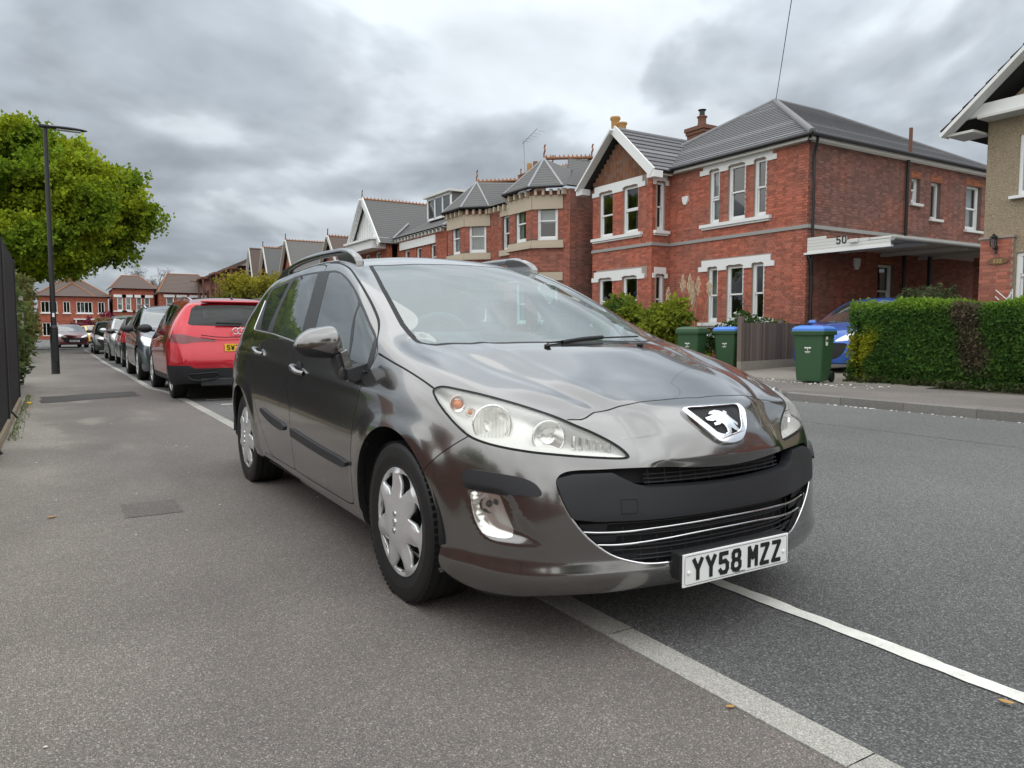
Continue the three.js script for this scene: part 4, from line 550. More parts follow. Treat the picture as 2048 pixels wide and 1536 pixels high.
function pieces(keys, vals) { return x => { if (x <= keys[0]) return vals[0] + (x - keys[0]) * (vals[1] - vals[0]) / (keys[1] - keys[0]); for (let i = 0; i + 1 < keys.length; i++) if (x <= keys[i + 1] || i + 2 === keys.length) return vals[i] + (x - keys[i]) * (vals[i + 1] - vals[i]) / (keys[i + 1] - keys[i]); }; }
const rimG = (n, R) => { const L = [new THREE.LatheGeometry([[R * .2, .0], [R * .24, .012], [R * .3, .0]].map(p => new THREE.Vector2(...p)), 16).rotateX(Math.PI / 2), new THREE.TorusGeometry(R * .97, R * .05, 6, 40), cyl(R * .22, R * .24, .02, 16, 0, 0, .0, 'z')]; for (let k = 0; k < n; k++) L.push(box(R * .80, R * .11, .025, R * .56, 0, -.004, .006).rotateZ(k / n * 2 * Math.PI)); return merge(L); };
function otherCar(name, label, s) {
  const { wb, fo, ro, W, H, belt = .95, ride = .2, paint, level = 3, r = .32, spokes = 10, rearRake = 0 } = s;
  const fx = pieces([-3.59, -2.708, 0, .92], [-(wb + ro), -wb, 0, fo]), fy = pieces([.15, .3, .95, 1.5], [ride - .03, ride + .1, belt, H]), sz = W / 1.815;
  const R = p => { const q = [fx(p[0]), fy(p[1]), p[2] * sz]; if (s.boxy && p[1] > .95) q[2] *= 1 + s.boxy * (p[1] - .95); if (s.square && p[0] < -2.7) q[2] *= 1 + s.square * sstep(-2.8, -3.45, p[0]); if (rearRake && p[0] < -2.8 && p[1] > .95) q[0] += rearRake * (p[1] - .95); return q; };
  const S = bodyFrom(CAGE, level, 3, R), isB = l => l === 'body', pk = k => PK[k].map(R); const v2 = (v, l) => l.map(v);
  const wsL = [[.075, 1, -.05], [.07, 1, .05], ...PK.wsBase.slice(1).reverse(), ...PK.wsEdge, [-1.16, 1.4, .47], [-1.135, 1.405, .377], [-1.09, 1.42, .23], [-1.065, 1.42, .1], [-1.06, 1.42, -.05]].map(R), wsV = makeView([.45, .89, 0]); S.region(wsV, v2(wsV, wsL), 'windscreen', isB);
  S.region(sideView, smoothLine(v2(sideView, pk('dlo')), true, 3), 'window_trim', isB); for (const k of ['glassF', 'glassQ', 'glassR', 'glassRQ']) S.region(sideView, v2(sideView, pk(k)), 'glass', l => l === 'window_trim');
  const sideFlat = Object.assign(p => [p[0], p[1]], { n: [0, -.3, 1] }), circle = (cx, cy, q) => Array.from({ length: 64 }, (_, i) => [cx + q * Math.cos(i / 32 * Math.PI), cy + q * Math.sin(i / 32 * Math.PI)]);
  for (const cx of [0, -wb]) { S.region(sideFlat, circle(cx, r, r + .055), 'hole', isB); S.region(sideFlat, [[cx - r * .8, -.1], [cx + r * .8, -.1], [cx + r * .8, r], [cx - r * .8, r]], 'hole', isB); if (s.clad) S.region(sideFlat, circle(cx, r, r + .115), 'cladding', isB); }
  const hlV = makeView([.7, .3, .65]); S.region(hlV, smoothLine(v2(hlV, pk('headlight')), true, 3), 'headlamp', isB);
  S.region(frontView, smoothLine([[-.06, fy(.592)], [0, fy(.592)], ...pk('mouth').map(p => [p[2], p[1]]), [0, fy(.286)], [-.06, fy(.286)]], true, 2), 'mouth', isB);
  const q = (z, y) => [z * sz, fy(y)]; S.region(rearView, s.rearGlass || [[-.1, fy(1.02)], [.56 * sz, fy(1.04)], [.50 * sz, fy(1.30)], [.40 * sz, fy(1.345)], [-.1, fy(1.36)]], 'rear_glass', isB); S.region(Object.assign(p => [p[2], p[1]], { n: [-.8, 0, .3] }), s.tail || [q(.52, .80), q(.80, .74), q(.83, .90), q(.72, 1.0), q(.56, .95)], 'tail_lamp', l => l === 'body');
  if (s.clad) { const lo = Object.assign(p => [p[0], p[1]], { n: [0, -.1, 1] }); S.region(lo, [[-9, -1], [9, -1], [9, fy(.33)], [-9, fy(.33)]], 'cladding', isB); S.region(rearView, [[-.1, -1], [1.2, -1], [1.2, fy(.50)], [.75 * sz, fy(.50)], [.66 * sz, fy(.46)], [-.1, fy(.46)]], 'cladding', isB); }
  if (s.doors !== false) { const rp = a => a.map(p => sideView(R([p[0], p[1], 0]))); for (const xs of [-.42, -1.43, -2.33]) S.groove(sideView, rp([[xs, .34], [xs, .95]]), false, .004, .010, isB); if (s.hatch) { S.groove(rearView, [[-.1, fy(.60)], q(.60, .60), q(.66, .70), q(.69, .95)], false, .004, .01, isB); } }
  const C = thing(name, label, 'car', s.at, s.turn || 0); const P = M[paint];
  part(C, 'body', S.take('body', { flange: .02 }), P); part(C, 'shut_line_seal', S.take('gap'), M.rubberSeal); part(C, 'windscreen', S.take('windscreen'), M.glassTint); part(C, 'window_surround', S.take('window_trim', { lift: .001 }), M.plasticDark); for (const b of [false, 'mirror']) { part(C, 'side_glass', S.take('glass', { both: b }), s.tint === false ? M.glassTint : M.glassDark); part(C, 'headlight', S.take('headlamp', { both: b }), M.lampWhite); part(C, 'tail_light', S.take('tail_lamp', { both: b, lift: .003 }), s.tailM || M.redLamp); }
  part(C, 'rear_window', S.take('rear_glass', { lift: .001 }), M.glassDark); part(C, 'grille', S.take('mouth', { map: p => [p[0] - .02, p[1], p[2]] }), M.plasticDark); if (s.clad) part(C, 'cladding', S.take('cladding', { flange: .03 }), M.plasticBlack);
  part(C, 'underbody', [box(wb + .6, .06, W * .78, -wb / 2, ride + .04, 0)], M.plasticDark);
  for (const cx of [0, -wb]) for (const sg of [1, -1]) { const t = new THREE.Group(); t.name = 'wheel'; t.position.set(cx, r, sg * (W / 2 - .13)); t.rotation.y = sg < 0 ? Math.PI : 0; C.add(t); part(t, 'tyre', new THREE.LatheGeometry([[.66, -.1], [.85, -.105], [.96, -.095], [1, -.07], [1, .07], [.96, .095], [.85, .105], [.70, .098], [.66, .085]].map(([a, b]) => new THREE.Vector2(a * r, b * 1.05)), 48).rotateX(Math.PI / 2), M.tyreRubber); part(t, 'rim', rimG(spokes, r * .68).translate(0, 0, .09), M.wheelSilver); part(t, 'brake_disc', cyl(r * .66, r * .66, .02, 32, 0, 0, .03, 'z'), M.plasticDark); part(C, 'wheel_arch_liner', new THREE.CylinderGeometry(r + .07, r + .07, .4, 24, 1, true, -Math.PI / 2, Math.PI).rotateX(-Math.PI / 2).translate(cx, r, sg * (W / 2 - .24)), M.plasticDark); }
  for (const sg of [1, -1]) { const [mx, my] = [fx(-.44), fy(1.0)]; const m = part(C, 'wing_mirror', [new THREE.SphereGeometry(1, 16, 10).scale(.075, .08, .12).translate(mx, my, sg * (W / 2 + .10)), bar(V(mx, my - .04, sg * (W / 2 - .06)), V(mx, my - .03, sg * (W / 2 + .06)), .02)], s.mirrorM || P); }
  if (s.rails) for (const sg of [1, -1]) part(C, 'roof_rail', tube([[fx(-1.25), fy(1.425), sg * .56 * sz], [fx(-1.4), fy(1.485), sg * .58 * sz], [fx(-2.0), fy(1.50), sg * .59 * sz], [fx(-2.6), fy(1.475), sg * .58 * sz], [fx(-2.85), fy(1.42), sg * .56 * sz]], .018, 6, 24), s.rails);
  part(C, 'dashboard', box(.5, .2, W * .7, fx(-.45), fy(.90), 0), M.trimGrey); for (const z of [.36, -.36]) part(C, 'front_seat', [box(.14, .7, .46, fx(-1.55), fy(.85), z, .05), box(.09, .18, .26, fx(-1.62), fy(1.25), z, .04)], M.seatCloth); part(C, 'rear_seat', box(.14, .7, W * .66, fx(-2.45), fy(.85), 0, .05), M.seatCloth);
  if (s.plate) { const g = new THREE.Group(); g.name = 'number_plate'; const back = s.plate.back; g.position.set(back ? fx(-3.645) + (s.plate.dx || 0) : fx(.93), s.plate.y, s.plate.z || 0); g.rotation.y = back ? -Math.PI / 2 : Math.PI / 2; C.add(g); part(g, 'plate', box(.52, .111, .008, 0, 0, 0), back ? M.plateYellow : M.plateWhite); if (s.plate.text) plateText(s.plate.text, .079, .002).forEach(c => part(g, 'character', c.translate(s.plate.tx || 0, 0, .0045), M.inkBlack)); else part(g, 'character_row', [0, 1, 2, 3, 4, 5, 6].map(k => box(.035, .07, .002, -.2 + k * .055 + (k > 3 ? .03 : 0), 0, .005)), M.inkBlack).userData.kind = 'stuff'; }
  return { C, S, fx, fy, sz };
}
{ // red SUV seen from behind
  const X = -9.95 - 2.68, o = otherCar('red_car', 'bright red SUV parked behind the grey car showing its rear and yellow plate', { wb: 2.68, fo: .88, ro: .90, W: 1.85, H: 1.585, belt: 1.04, ride: .22, paint: 'paintRed', level: 4, r: .355, clad: true, boxy: .16, square: .27, rails: M.chromeSatin, at: [X, 0, -.43], turn: Math.PI, mirrorM: M.plasticBlack, spokes: 10, plate: { back: true, y: .80, dx: .018, text: 'SW77', tx: -.115 }, tail: [[.36, .885], [.60, .885], [.82, .855], [.99, .89], [.99, .99], [.84, 1.0], [.64, .955], [.38, .925]], tailM: M.redLampDark, rearGlass: [[-.1, 1.105], [.70, 1.13], [.735, 1.155], [.665, 1.38], [.60, 1.43], [-.1, 1.455]] });
  const { C, fx, fy, sz } = o, xr = fx(-3.63);
  const ring = []; for (let k = 0; k < 4; k++) ring.push(new THREE.TorusGeometry(.045, .007, 6, 24).rotateY(Math.PI / 2).translate(xr - .0, 1.045, (k - 1.5) * .066)); part(C, 'ring_emblem', ring, M.chrome);
  part(C, 'model_badge', [...'Q3'].map((c, i) => strokeChar(c, .06, .065, .014, .008).rotateY(-Math.PI / 2).translate(xr + .055, .735, .52 - 0 + (1 - i) * -.075 + .0).translate(0, 0, 0)).map(g => g), M.chrome);
  part(C, 'rear_wiper', [bar(V(xr + .06, 1.155, .0), V(xr + .07, 1.165, -.36), .016, 6)], M.plasticDark); part(C, 'lip_line', tube([[xr + .04, .985, .58], [xr - .004, .955, .34], [xr - .012, .955, 0], [xr - .004, .955, -.34], [xr + .04, .985, -.58]], .007, 5, 30), M.plasticDark);
  for (const sg of [1, -1]) part(C, 'exhaust_trim', tube([[xr + .05, .40, sg * .78], [xr - .0, .42, sg * .62], [xr - .01, .42, sg * .35], [xr + .0, .36, sg * .38], [xr + .01, .33, sg * .72]], .014, 6, 30, true), M.plasticDark); part(C, 'spoiler', new THREE.CapsuleGeometry(.03, 1.0, 4, 10).rotateX(Math.PI / 2).scale(2.4, .7, 1).translate(fx(-3.34), fy(1.40), 0), M.paintRed); part(C, 'aerial_fin', new THREE.ConeGeometry(.05, .06, 6).scale(1.6, 1, .4).translate(fx(-2.9), fy(1.505), 0), M.plasticBlack); part(C, 'diffuser', box(.06, .12, 1.2, xr + .05, .29, 0, .02), M.plasticBlack);
}
otherCar('slate_car', 'slate grey crossover facing the camera behind the red SUV', { wb: 2.65, fo: .88, ro: .85, W: 1.84, H: 1.63, belt: 1.03, ride: .23, paint: 'paintSlate', level: 4, r: .35, clad: false, rails: M.chromeSatin, at: [-14.95, 0, -.38], mirrorM: M.plasticBlack, spokes: 10 });
otherCar('black_hatchback', 'black hatchback seen from behind with a red tail light, beyond the slate crossover', { wb: 2.45, fo: .8, ro: .65, W: 1.70, H: 1.50, belt: .97, paint: 'paintBlack', at: [-23.9, 0, -.45], turn: Math.PI, spokes: 8, r: .31, square: .1, plate: { back: true, y: .8 }, hatch: true, tail: [[.60, .70], [.86, .72], [.88, 1.0], [.70, 1.04], [.62, .9]] });
otherCar('silver_car', 'small silver people carrier facing the camera in the parked row', { wb: 2.5, fo: .78, ro: .7, W: 1.72, H: 1.60, belt: 1.0, paint: 'paintSilver', at: [-26.6, 0, -.42], spokes: 7, r: .30, plate: { y: .42 } });
otherCar('black_car', 'black car parked ahead of the silver people carrier', { wb: 2.55, fo: .85, ro: .75, W: 1.75, H: 1.47, belt: .96, paint: 'paintBlack', at: [-35.2, 0, -.3], spokes: 7, r: .31 });
otherCar('maroon_car', 'maroon saloon facing the camera at the bend beside the lamp post', { wb: 2.55, fo: .85, ro: .95, W: 1.72, H: 1.42, belt: .92, paint: 'paintMaroon', at: [-49.5, 0, 1.1], turn: .12, spokes: 7, r: .30, plate: { y: .42 } });
otherCar('yellow_car', 'yellow car parked at the bend in front of the shrubs', { wb: 2.45, fo: .75, ro: .7, W: 1.66, H: 1.45, belt: .93, paint: 'paintYellow', at: [-65, 0, -.9], turn: .25, spokes: 7, r: .30, tint: false });
otherCar('blue_car', 'bright blue car on the driveway behind the hedge and the bin', { wb: 2.6, fo: .85, ro: .8, W: 1.84, H: 1.72, belt: 1.06, ride: .22, paint: 'paintBlue', at: [-7.85, .11, -13.2], turn: -Math.PI / 2 + .02, spokes: 7, r: .33 });
// ---------------------------------------------------------------- ground, road, pavements, kerbs, markings
const grainTex = (n, chips, base, spread, tint, seedK) => { // loose stone chips set in tar: chip centres on a jittered grid
  const g = new Float32Array(n * n * 4), c = n / chips;
  for (let j = 0; j < n; j++) for (let i = 0; i < n; i++) {
    const cx = Math.floor(i / c), cy = Math.floor(j / c); let d1 = 9, id = 0;
    for (let b = -1; b <= 1; b++) for (let a = -1; a <= 1; a++) { const ux = (cx + a + chips) % chips, uy = (cy + b + chips) % chips, px = (cx + a + .15 + .7 * hash2(ux, uy, seedK)) * c, py = (cy + b + .15 + .7 * hash2(ux, uy, seedK + 3)) * c, d = Math.hypot(i - px, j - py) / c / (.6 + .6 * hash2(ux, uy, seedK + 9)); if (d < d1) { d1 = d; id = hash2(ux, uy, seedK + 7); } }
    const o = (j * n + i) * 4, edge = sstep(.75, .35, d1), t = id; g[o] = edge; g[o + 1] = t; g[o + 2] = vnoise(i / n * 64, j / n * 64, 77, 64);
  }
  const col = tex(n, n, (i, j) => { const o = (j * n + i) * 4, e = g[o], t = g[o + 1], m = g[o + 2]; let v = base * (1 - .45 * (1 - e)) * (1 + spread * (t - .5) * e) * (.92 + .16 * m); const w = t > .93 ? 1.35 : 1; v *= w; return [v * lerp(1, tint[0], e * (t > .5 ? 1 : .5)), v * lerp(1, tint[1], e * .8), v * lerp(1, tint[2], e)]; });
  const bmp = tex(n, n, (i, j) => { const o = (j * n + i) * 4; return g[o] * (.6 + .4 * g[o + 1]); });
  return [col, bmp];
};
const [roadCol, roadBmp] = grainTex(1024, 170, .52, 1.25, [1, .99, .975], 11);
const [pavCol, pavBmp] = grainTex(1024, 200, .52, .85, [1.10, 1.0, .95], 51);
const [kerbCol, kerbBmp] = grainTex(512, 150, .78, .45, [1.02, 1, .96], 91);
const mk = (name, col, bmp, color, scale, bump, rough = .92) => { const c = col.clone(), b = bmp.clone(); c.repeat.set(1 / scale, 1 / scale); b.repeat.set(1 / scale, 1 / scale); c.needsUpdate = b.needsUpdate = true; const m = new THREE.MeshStandardMaterial({ color: new THREE.Color().setRGB(...color), map: c, bumpMap: b, bumpScale: bump, roughness: rough, vertexColors: true }); m.name = name; return M[name] = m; };
// linear texture values: the maps hold reflectance relative to the base colour
mk('asphalt', roadCol, roadBmp, [.335, .333, .330], 1.05, .003); mk('pavementTar', pavCol, pavBmp, [.375, .348, .330], .92, .0025); mk('kerbStone', kerbCol, kerbBmp, [.50, .485, .455], .7, .0015);
function sheet(x0, x1, z0, z1, y, nx, nz, fn, yfn) { // subdivided sheet with uv in metres and blotches as vertex colours
  const g = new THREE.PlaneGeometry(1, 1, nx, nz).rotateX(-Math.PI / 2), p = g.attributes.position, u = g.attributes.uv, c = new Float32Array(p.count * 3);
  for (let i = 0; i < p.count; i++) { const X = lerp(x0, x1, p.getX(i) + .5), z0v = typeof z0 === 'function' ? z0(X) : z0, z1v = typeof z1 === 'function' ? z1(X) : z1, Z = lerp(z0v, z1v, p.getZ(i) + .5); p.setXYZ(i, X, y + (yfn ? yfn(X, Z) : 0), Z); u.setXY(i, X, Z); const k = fn ? fn(X, Z) : 1, q = Array.isArray(k) ? k : [k, k, k]; c.set(q, i * 3); }
  g.setAttribute('color', new THREE.BufferAttribute(c, 3)); g.computeVertexNormals(); return g;
}
const kerbZ = x => .27 + .20 * sstep(-10.6, -12.4, x) + .10 * sstep(-14, -26, x);
structure('ground', sheet(-330, 160, -220, 160, -.03, 8, 8, () => .8), M.asphalt);
const blot = (x, z, s, k) => fbm(x * s + k, z * s - k, 4, k);
const roadTone = (x, z) => { let v = .86 + .42 * (blot(x, z, .5, 3) - .5) + .10 * (blot(x, z, 3, 8) - .5); v *= 1 + .12 * sstep(-2.2, -4, z) ; return v; };
structure('road', (() => { const a = sheet(-46, 9, -7.45, x => kerbZ(x), 0, 220, 60, roadTone), c = sheet(9, 70, -7.45, .27, 0, 30, 6, roadTone), b = sheet(-130, -46, -12, 14, .0, 80, 40, roadTone); return mergeColored([a, b, c]); })(), M.asphalt);
function mergeColored(list) { return mergeGeometries(list.map(g => g.index ? g.toNonIndexed() : g)); }
const pavTone = (x, z) => { // pale dust and sand trodden into the tar, darker patches near the car
  const d = sstep(.44, .60, blot(x * .55, z * 1.2, 1.0, 31)) * sstep(.2, 1.0, z - .4), f = blot(x, z, 2.6, 14) - .5; const w = .95 + .22 * f; const s = sstep(-1.5, -5, x) * sstep(-13, -7, x) ;
  const edge = sstep(1.45, 2.4, z + .5 * (blot(x, z, 1.4, 66) - .5)) * .75 + d * (.18 + .66 * s) * (.7 + .6 * blot(x, z, 5, 23)); return [w * (1 + .62 * edge), w * (1 + .66 * edge), w * (1 + .58 * edge)];
};
const pavement = new THREE.Group(); pavement.name = 'pavement'; pavement.userData.kind = 'structure'; scene.add(pavement);
part(pavement, 'pavement_surface', (() => { const a = sheet(-13, 8, x => kerbZ(x) + .125, 3.6, .004, 260, 90, pavTone), b = sheet(-44, -13, x => kerbZ(x) + .125, 3.6, .004, 150, 30, pavTone), c = sheet(8, 70, .395, 3.6, .004, 30, 4, pavTone); return mergeColored([a, b, c]); })(), M.pavementTar);
// a darker reinstatement strip across the pavement and a small square patch
M.tarPatch = M.asphalt.clone(); M.tarPatch.name = 'tarPatch'; M.tarPatch.color.setRGB(.19, .18, .175);
{ const g = sheet(0, 1, 0, 1, .008, 14, 14, (x, z) => .95 + .25 * (blot(x * 3, z * 3, 2, 6) - .5)), q = g.attributes.position, u = g.attributes.uv; for (let i = 0; i < q.count; i++) { const a = q.getX(i), b = q.getZ(i); const X = lerp(lerp(-11.66, -10.62, a), lerp(-11.16, -9.95, a), b) + .03 * Math.sin(b * 9 + a), Z = lerp(.86, 2.2, b) + .02 * Math.sin(a * 12); q.setXYZ(i, X, .008, Z); u.setXY(i, X, Z); } g.computeVertexNormals(); part(pavement, 'trench_patch', g, M.tarPatch); }
part(pavement, 'access_cover_patch', sheet(-2.34, -1.96, 1.38, 1.68, .0065, 6, 6, (x, z) => .74 + .2 * blot(x, z, 9, 4)), M.pavementTar);
// near kerb, flush with the pavement: separate stones
const kerb = new THREE.Group(); kerb.name = 'kerb'; kerb.userData.kind = 'structure'; scene.add(kerb);
function stone(x0, x1, zf, w, y0, y1, t0, tone = 1) { // one kerb stone following the kerb line; top may fall from y0 to y1
  const n = 3, pos = [], idx = [], uv = [], col = []; const P = []; for (let i = 0; i <= n; i++) { const x = lerp(x0, x1, i / n), z = zf(x), y = lerp(y0, y1, i / n), b = .008; P.push([[x, -.12, z], [x, y - b, z], [x, y, z + Math.sign(w) * b], [x, y, z + w - Math.sign(w) * .004], [x, -.12, z + w]]); }
  const quad = (a, b, c, d) => { const k = pos.length / 3; for (const p of [a, b, c, d]) { pos.push(...p); uv.push(p[0] + t0, p[2] + p[1]); col.push(tone, tone, tone); } if (w > 0) idx.push(k, k + 1, k + 2, k, k + 2, k + 3); else idx.push(k, k + 2, k + 1, k, k + 3, k + 2); };
  for (let i = 0; i < n; i++) for (let j = 0; j < 4; j++) quad(P[i][j], P[i + 1][j], P[i + 1][j + 1], P[i][j + 1]);
  for (const e of [0, n]) { const q = P[e]; if (e) quad(q[0], q[4], q[3], q[1]); else quad(q[0], q[1], q[3], q[4]); }
  const g = new THREE.BufferGeometry(); g.setAttribute('position', new THREE.Float32BufferAttribute(pos, 3)); g.setAttribute('uv', new THREE.Float32BufferAttribute(uv, 2)); g.setAttribute('color', new THREE.Float32BufferAttribute(col, 3)); g.setIndex(idx); g.computeVertexNormals(); return g;
}
for (let k = 0; k < 54; k++) { const x1 = 5.285 - k * .915; part(kerb, 'kerb_stone', stone(x1 - .911, x1, kerbZ, .125, .007 + rr(0, .002), .007 + rr(0, .002), rnd() * 7, rr(.86, 1.08)), M.kerbStone); }
// the far kerb: a real upstand that drops at the driveway of the house with the carport
const kerbFar = new THREE.Group(); kerbFar.name = 'far_kerb'; kerbFar.userData.kind = 'structure'; scene.add(kerbFar);
M.kerbWorn = M.kerbStone.clone(); M.kerbWorn.name = 'kerbWorn'; M.kerbWorn.color.setRGB(.30, .29, .275);
const farTop = x => x > -4.98 ? .115 : x < -10.9 ? .115 : .022 + .093 * sstep(-5.9, -5.0, x) + .093 * sstep(-9.9, -10.9, x);
for (let k = 0; k < 62; k++) { const x1 = 8.07 - k * .915, a = x1 - .909; part(kerbFar, 'kerb_stone', stone(a, x1, () => -7.45, -.13, farTop(a), farTop(x1), rnd() * 9, rr(.8, 1.1)), M.kerbWorn); }
const farPav = (x, z) => { const w = .9 + .5 * (blot(x, z, 1.1, 19) - .5); const d = sstep(.5, .65, blot(x, z, .7, 44)); return [w * (1 + .25 * d), w * (1 + .24 * d), w * (1 + .2 * d)]; };
structure('far_pavement', sheet(-48, 70, -10.2, -7.58, 0, 240, 20, farPav, (x, z) => lerp(farTop(x), .10, sstep(-7.6, -9.0, z)) - .003), M.pavementTar);
mat('concretePale', [.36, .33, .28], .9); mat('soil', [.06, .045, .032], 1); mat('grassGreen', [.06, .11, .03], 1);
const mkc = mk('driveConcrete', kerbCol, kerbBmp, [.38, .345, .30], .9, .002);
structure('driveway', sheet(-9.6, -4.2, -26, -10.2, .095, 30, 40, (x, z) => .85 + .4 * (blot(x, z, 1.3, 71) - .5), (x, z) => .012 * (-10.2 - z)), M.driveConcrete);
structure('front_gardens', sheet(-60, -9.6, -40, -10.2, .085, 20, 10, () => 1, (x, z) => .012 * (-10.2 - z)), M.soil);
structure('garden_right', sheet(-4.2, 70, -40, -10.2, .085, 6, 6, () => 1), M.soil);
structure('verge', sheet(-44, 70, 3.6, 60, .0, 10, 6, () => 1), M.grassGreen);
// painted parking bay lines: thermoplastic, 3 mm thick, worn at the edges
const paintTex = tex(512, 128, (i, j) => { const n = fbm(i / 512 * 40, j / 128 * 10, 4, 5, 0), s = hash2(i, j, 3); const v = .80 + .12 * (n - .5) * 2 - (s > .985 ? .25 : 0); return [v, v * .985, v * .93]; });
paintTex.repeat.set(.5, 2); M.roadPaint = new THREE.MeshStandardMaterial({ color: new THREE.Color().setRGB(.92, .92, .90), map: paintTex, bumpMap: roadBmp, bumpScale: .002, roughness: .8 }); M.roadPaint.name = 'roadPaint';
function paintLine(x0, x1, z0, z1, along = true) { const n = Math.ceil((along ? Math.abs(x1 - x0) : Math.abs(z1 - z0)) / .035), top = [], bot = []; for (let i = 0; i <= n; i++) { const t = i / n, a = along ? lerp(x0, x1, t) : lerp(z0, z1, t), j0 = (fbm(a * 11, 3, 3, 5) - .5) * .016, j1 = (fbm(a * 11, 9, 3, 15) - .5) * .016; top.push(along ? [a, z0 + j0] : [x0 + j0, a]); bot.push(along ? [a, z1 + j1] : [x1 + j1, a]); } const pos = [], uv = [], idx = []; for (let i = 0; i <= n; i++) { for (const q of [top[i], bot[i]]) { pos.push(q[0], .0045, q[1]); uv.push(q[0], q[1]); } if (i < n) { const k = i * 2; if (along === (z1 < z0)) idx.push(k, k + 2, k + 1, k + 1, k + 2, k + 3); else idx.push(k, k + 1, k + 2, k + 1, k + 3, k + 2); } } const g = new THREE.BufferGeometry(); g.setAttribute('position', new THREE.Float32BufferAttribute(pos, 3)); g.setAttribute('uv', new THREE.Float32BufferAttribute(uv, 2)); g.setIndex(idx); g.computeVertexNormals(); const nn = g.attributes.normal; for (let i = 0; i < nn.count; i++) nn.setXYZ(i, 0, 1, 0); return g; }
structure('bay_line', paintLine(-9.3, 7, -.392, -.322), M.roadPaint); structure('bay_end_line', paintLine(-9.36, -9.28, -.39, .06, false), M.roadPaint); structure('bay_divider_line', paintLine(-8.5, -8.42, -.3, .0, false), M.roadPaint);
mat('crackSeal', [.16, .16, .165], .8); structure('road_joint', sheet(-14, 9, -5.43, -5.40, .003, 60, 1, () => 1.25), M.asphalt);
// small litter: petals by the far kerb, a few pale stones, a leaf
mat('petal', [.72, .69, .64], .9); mat('dryLeaf', [.42, .24, .08], .8);
{ const L = []; const fleck = (x, y, z, s) => { const g = new THREE.IcosahedronGeometry(s, 0).scale(1.4, .45, 1); g.rotateY(rnd() * 6); L.push(g.translate(x, y + s * .3, z)); }; for (let k = 0; k < 150; k++) { const x = -9 + 12 * rnd(); fleck(x, .0, -7.38 + Math.abs(rr(-.02, .1)) * rnd(), rr(.006, .018)); } for (let k = 0; k < 90; k++) fleck(rr(-7.6, -4.6), .10, rr(-10.0, -9.3), rr(.006, .02)); for (let k = 0; k < 26; k++) fleck(rr(-9, 2.2), .006, rr(.6, 2.4), rr(.003, .007)); const s = single('petal_litter', L, M.petal, 'white blossom petals and grit scattered along the kerbs', 'litter'); s.userData.kind = 'stuff'; }
{ const leaf = (x, z, s, a) => { const g = new THREE.SphereGeometry(s, 8, 5).scale(1.6, .18, .8).rotateY(a); return g.translate(x, .012, z); }; single('dry_leaf', leaf(1.67, -.275, .013, .4), M.dryLeaf, 'tan dry leaf lying beside the white bay line', 'leaf'); single('dry_leaf', leaf(1.28, .41, .009, 1.1), M.dryLeaf, 'small orange leaf against the grey flush kerb', 'leaf'); single('dry_leaf', leaf(-2.19, 2.03, .016, 2), M.dryLeaf, 'brown leaf on the pavement left of the grey car', 'leaf'); }
// ---------------------------------------------------------------- walls, bricks, windows, roofs
mat('mortar', [.34, .27, .23], 1); mat('mortarDark', [.15, .11, .095], 1); mat('brickBase', [1, 1, 1], .9);
mat('whitePaint', [.74, .75, .75], .55); mat('whiteWorn', [.62, .62, .59], .7); mat('creamStone', [.47, .40, .31], .9); mat('blackIron', [.012, .012, .014], .45); mat('soffitGrey', [.30, .30, .29], .8);
mat('roofGrey', [.135, .135, .142], .75); mat('roofGreyLight', [.19, .19, .20], .75); mat('slate', [.115, .113, .112], .7); mat('slateWorn', [.15, .145, .14], .8); mat('tileBrown', [.125, .090, .078], .85); mat('tileRust', [.19, .105, .075], .85); mat('ridgeClay', [.26, .12, .06], .9); mat('leadGrey', [.30, .31, .33], .6);
mat('curtain', [.62, .62, .60], .95, { side: THREE.DoubleSide }); mat('roomDark', [.035, .033, .03], 1); mat('paneGlass', [.55, .60, .60], .02, { transmission: 1, ior: 1.9, thickness: 0, side: THREE.DoubleSide }); mat('clayPot', [.40, .22, .08], .9); mat('brickDark', [.16, .075, .05], .9);
const bt = (() => { const n = 512; const cell = (i, j) => { const v = j / n * 16, row = Math.floor(v), u = (i / n * 5 + (row % 2) * .5), c = Math.floor(u), fu = u - c, fv = v - row; const mort = fu < .045 || fv < .13; return { mort, id: hash2((c + 50) % 5, row, 3) }; }; const col = tex(n, n, (i, j) => { const { mort, id } = cell(i, j); const g = .9 + .2 * hash2(i, j, 8); if (mort) return [.55 * g, .47 * g, .42 * g]; const k = .55 + .6 * id; return [.80 * k * g, .70 * k * g, .66 * k * g]; }), b = tex(n, n, (i, j) => cell(i, j).mort ? 0 : .8 + .2 * hash2(i, j, 2)); for (const t of [col, b]) t.repeat.set(1 / (5 * .225), 1 / (16 * .075)); return [col, b]; })();
const brickMat = (name, c) => { const m = new THREE.MeshStandardMaterial({ color: new THREE.Color().setRGB(...c), map: bt[0], bumpMap: bt[1], bumpScale: .006, roughness: .92 }); m.name = name; return M[name] = m; };
brickMat('brickRed', [.50, .17, .11]); brickMat('brickBrown', [.33, .16, .12]); brickMat('brickOrange', [.40, .16, .08]);
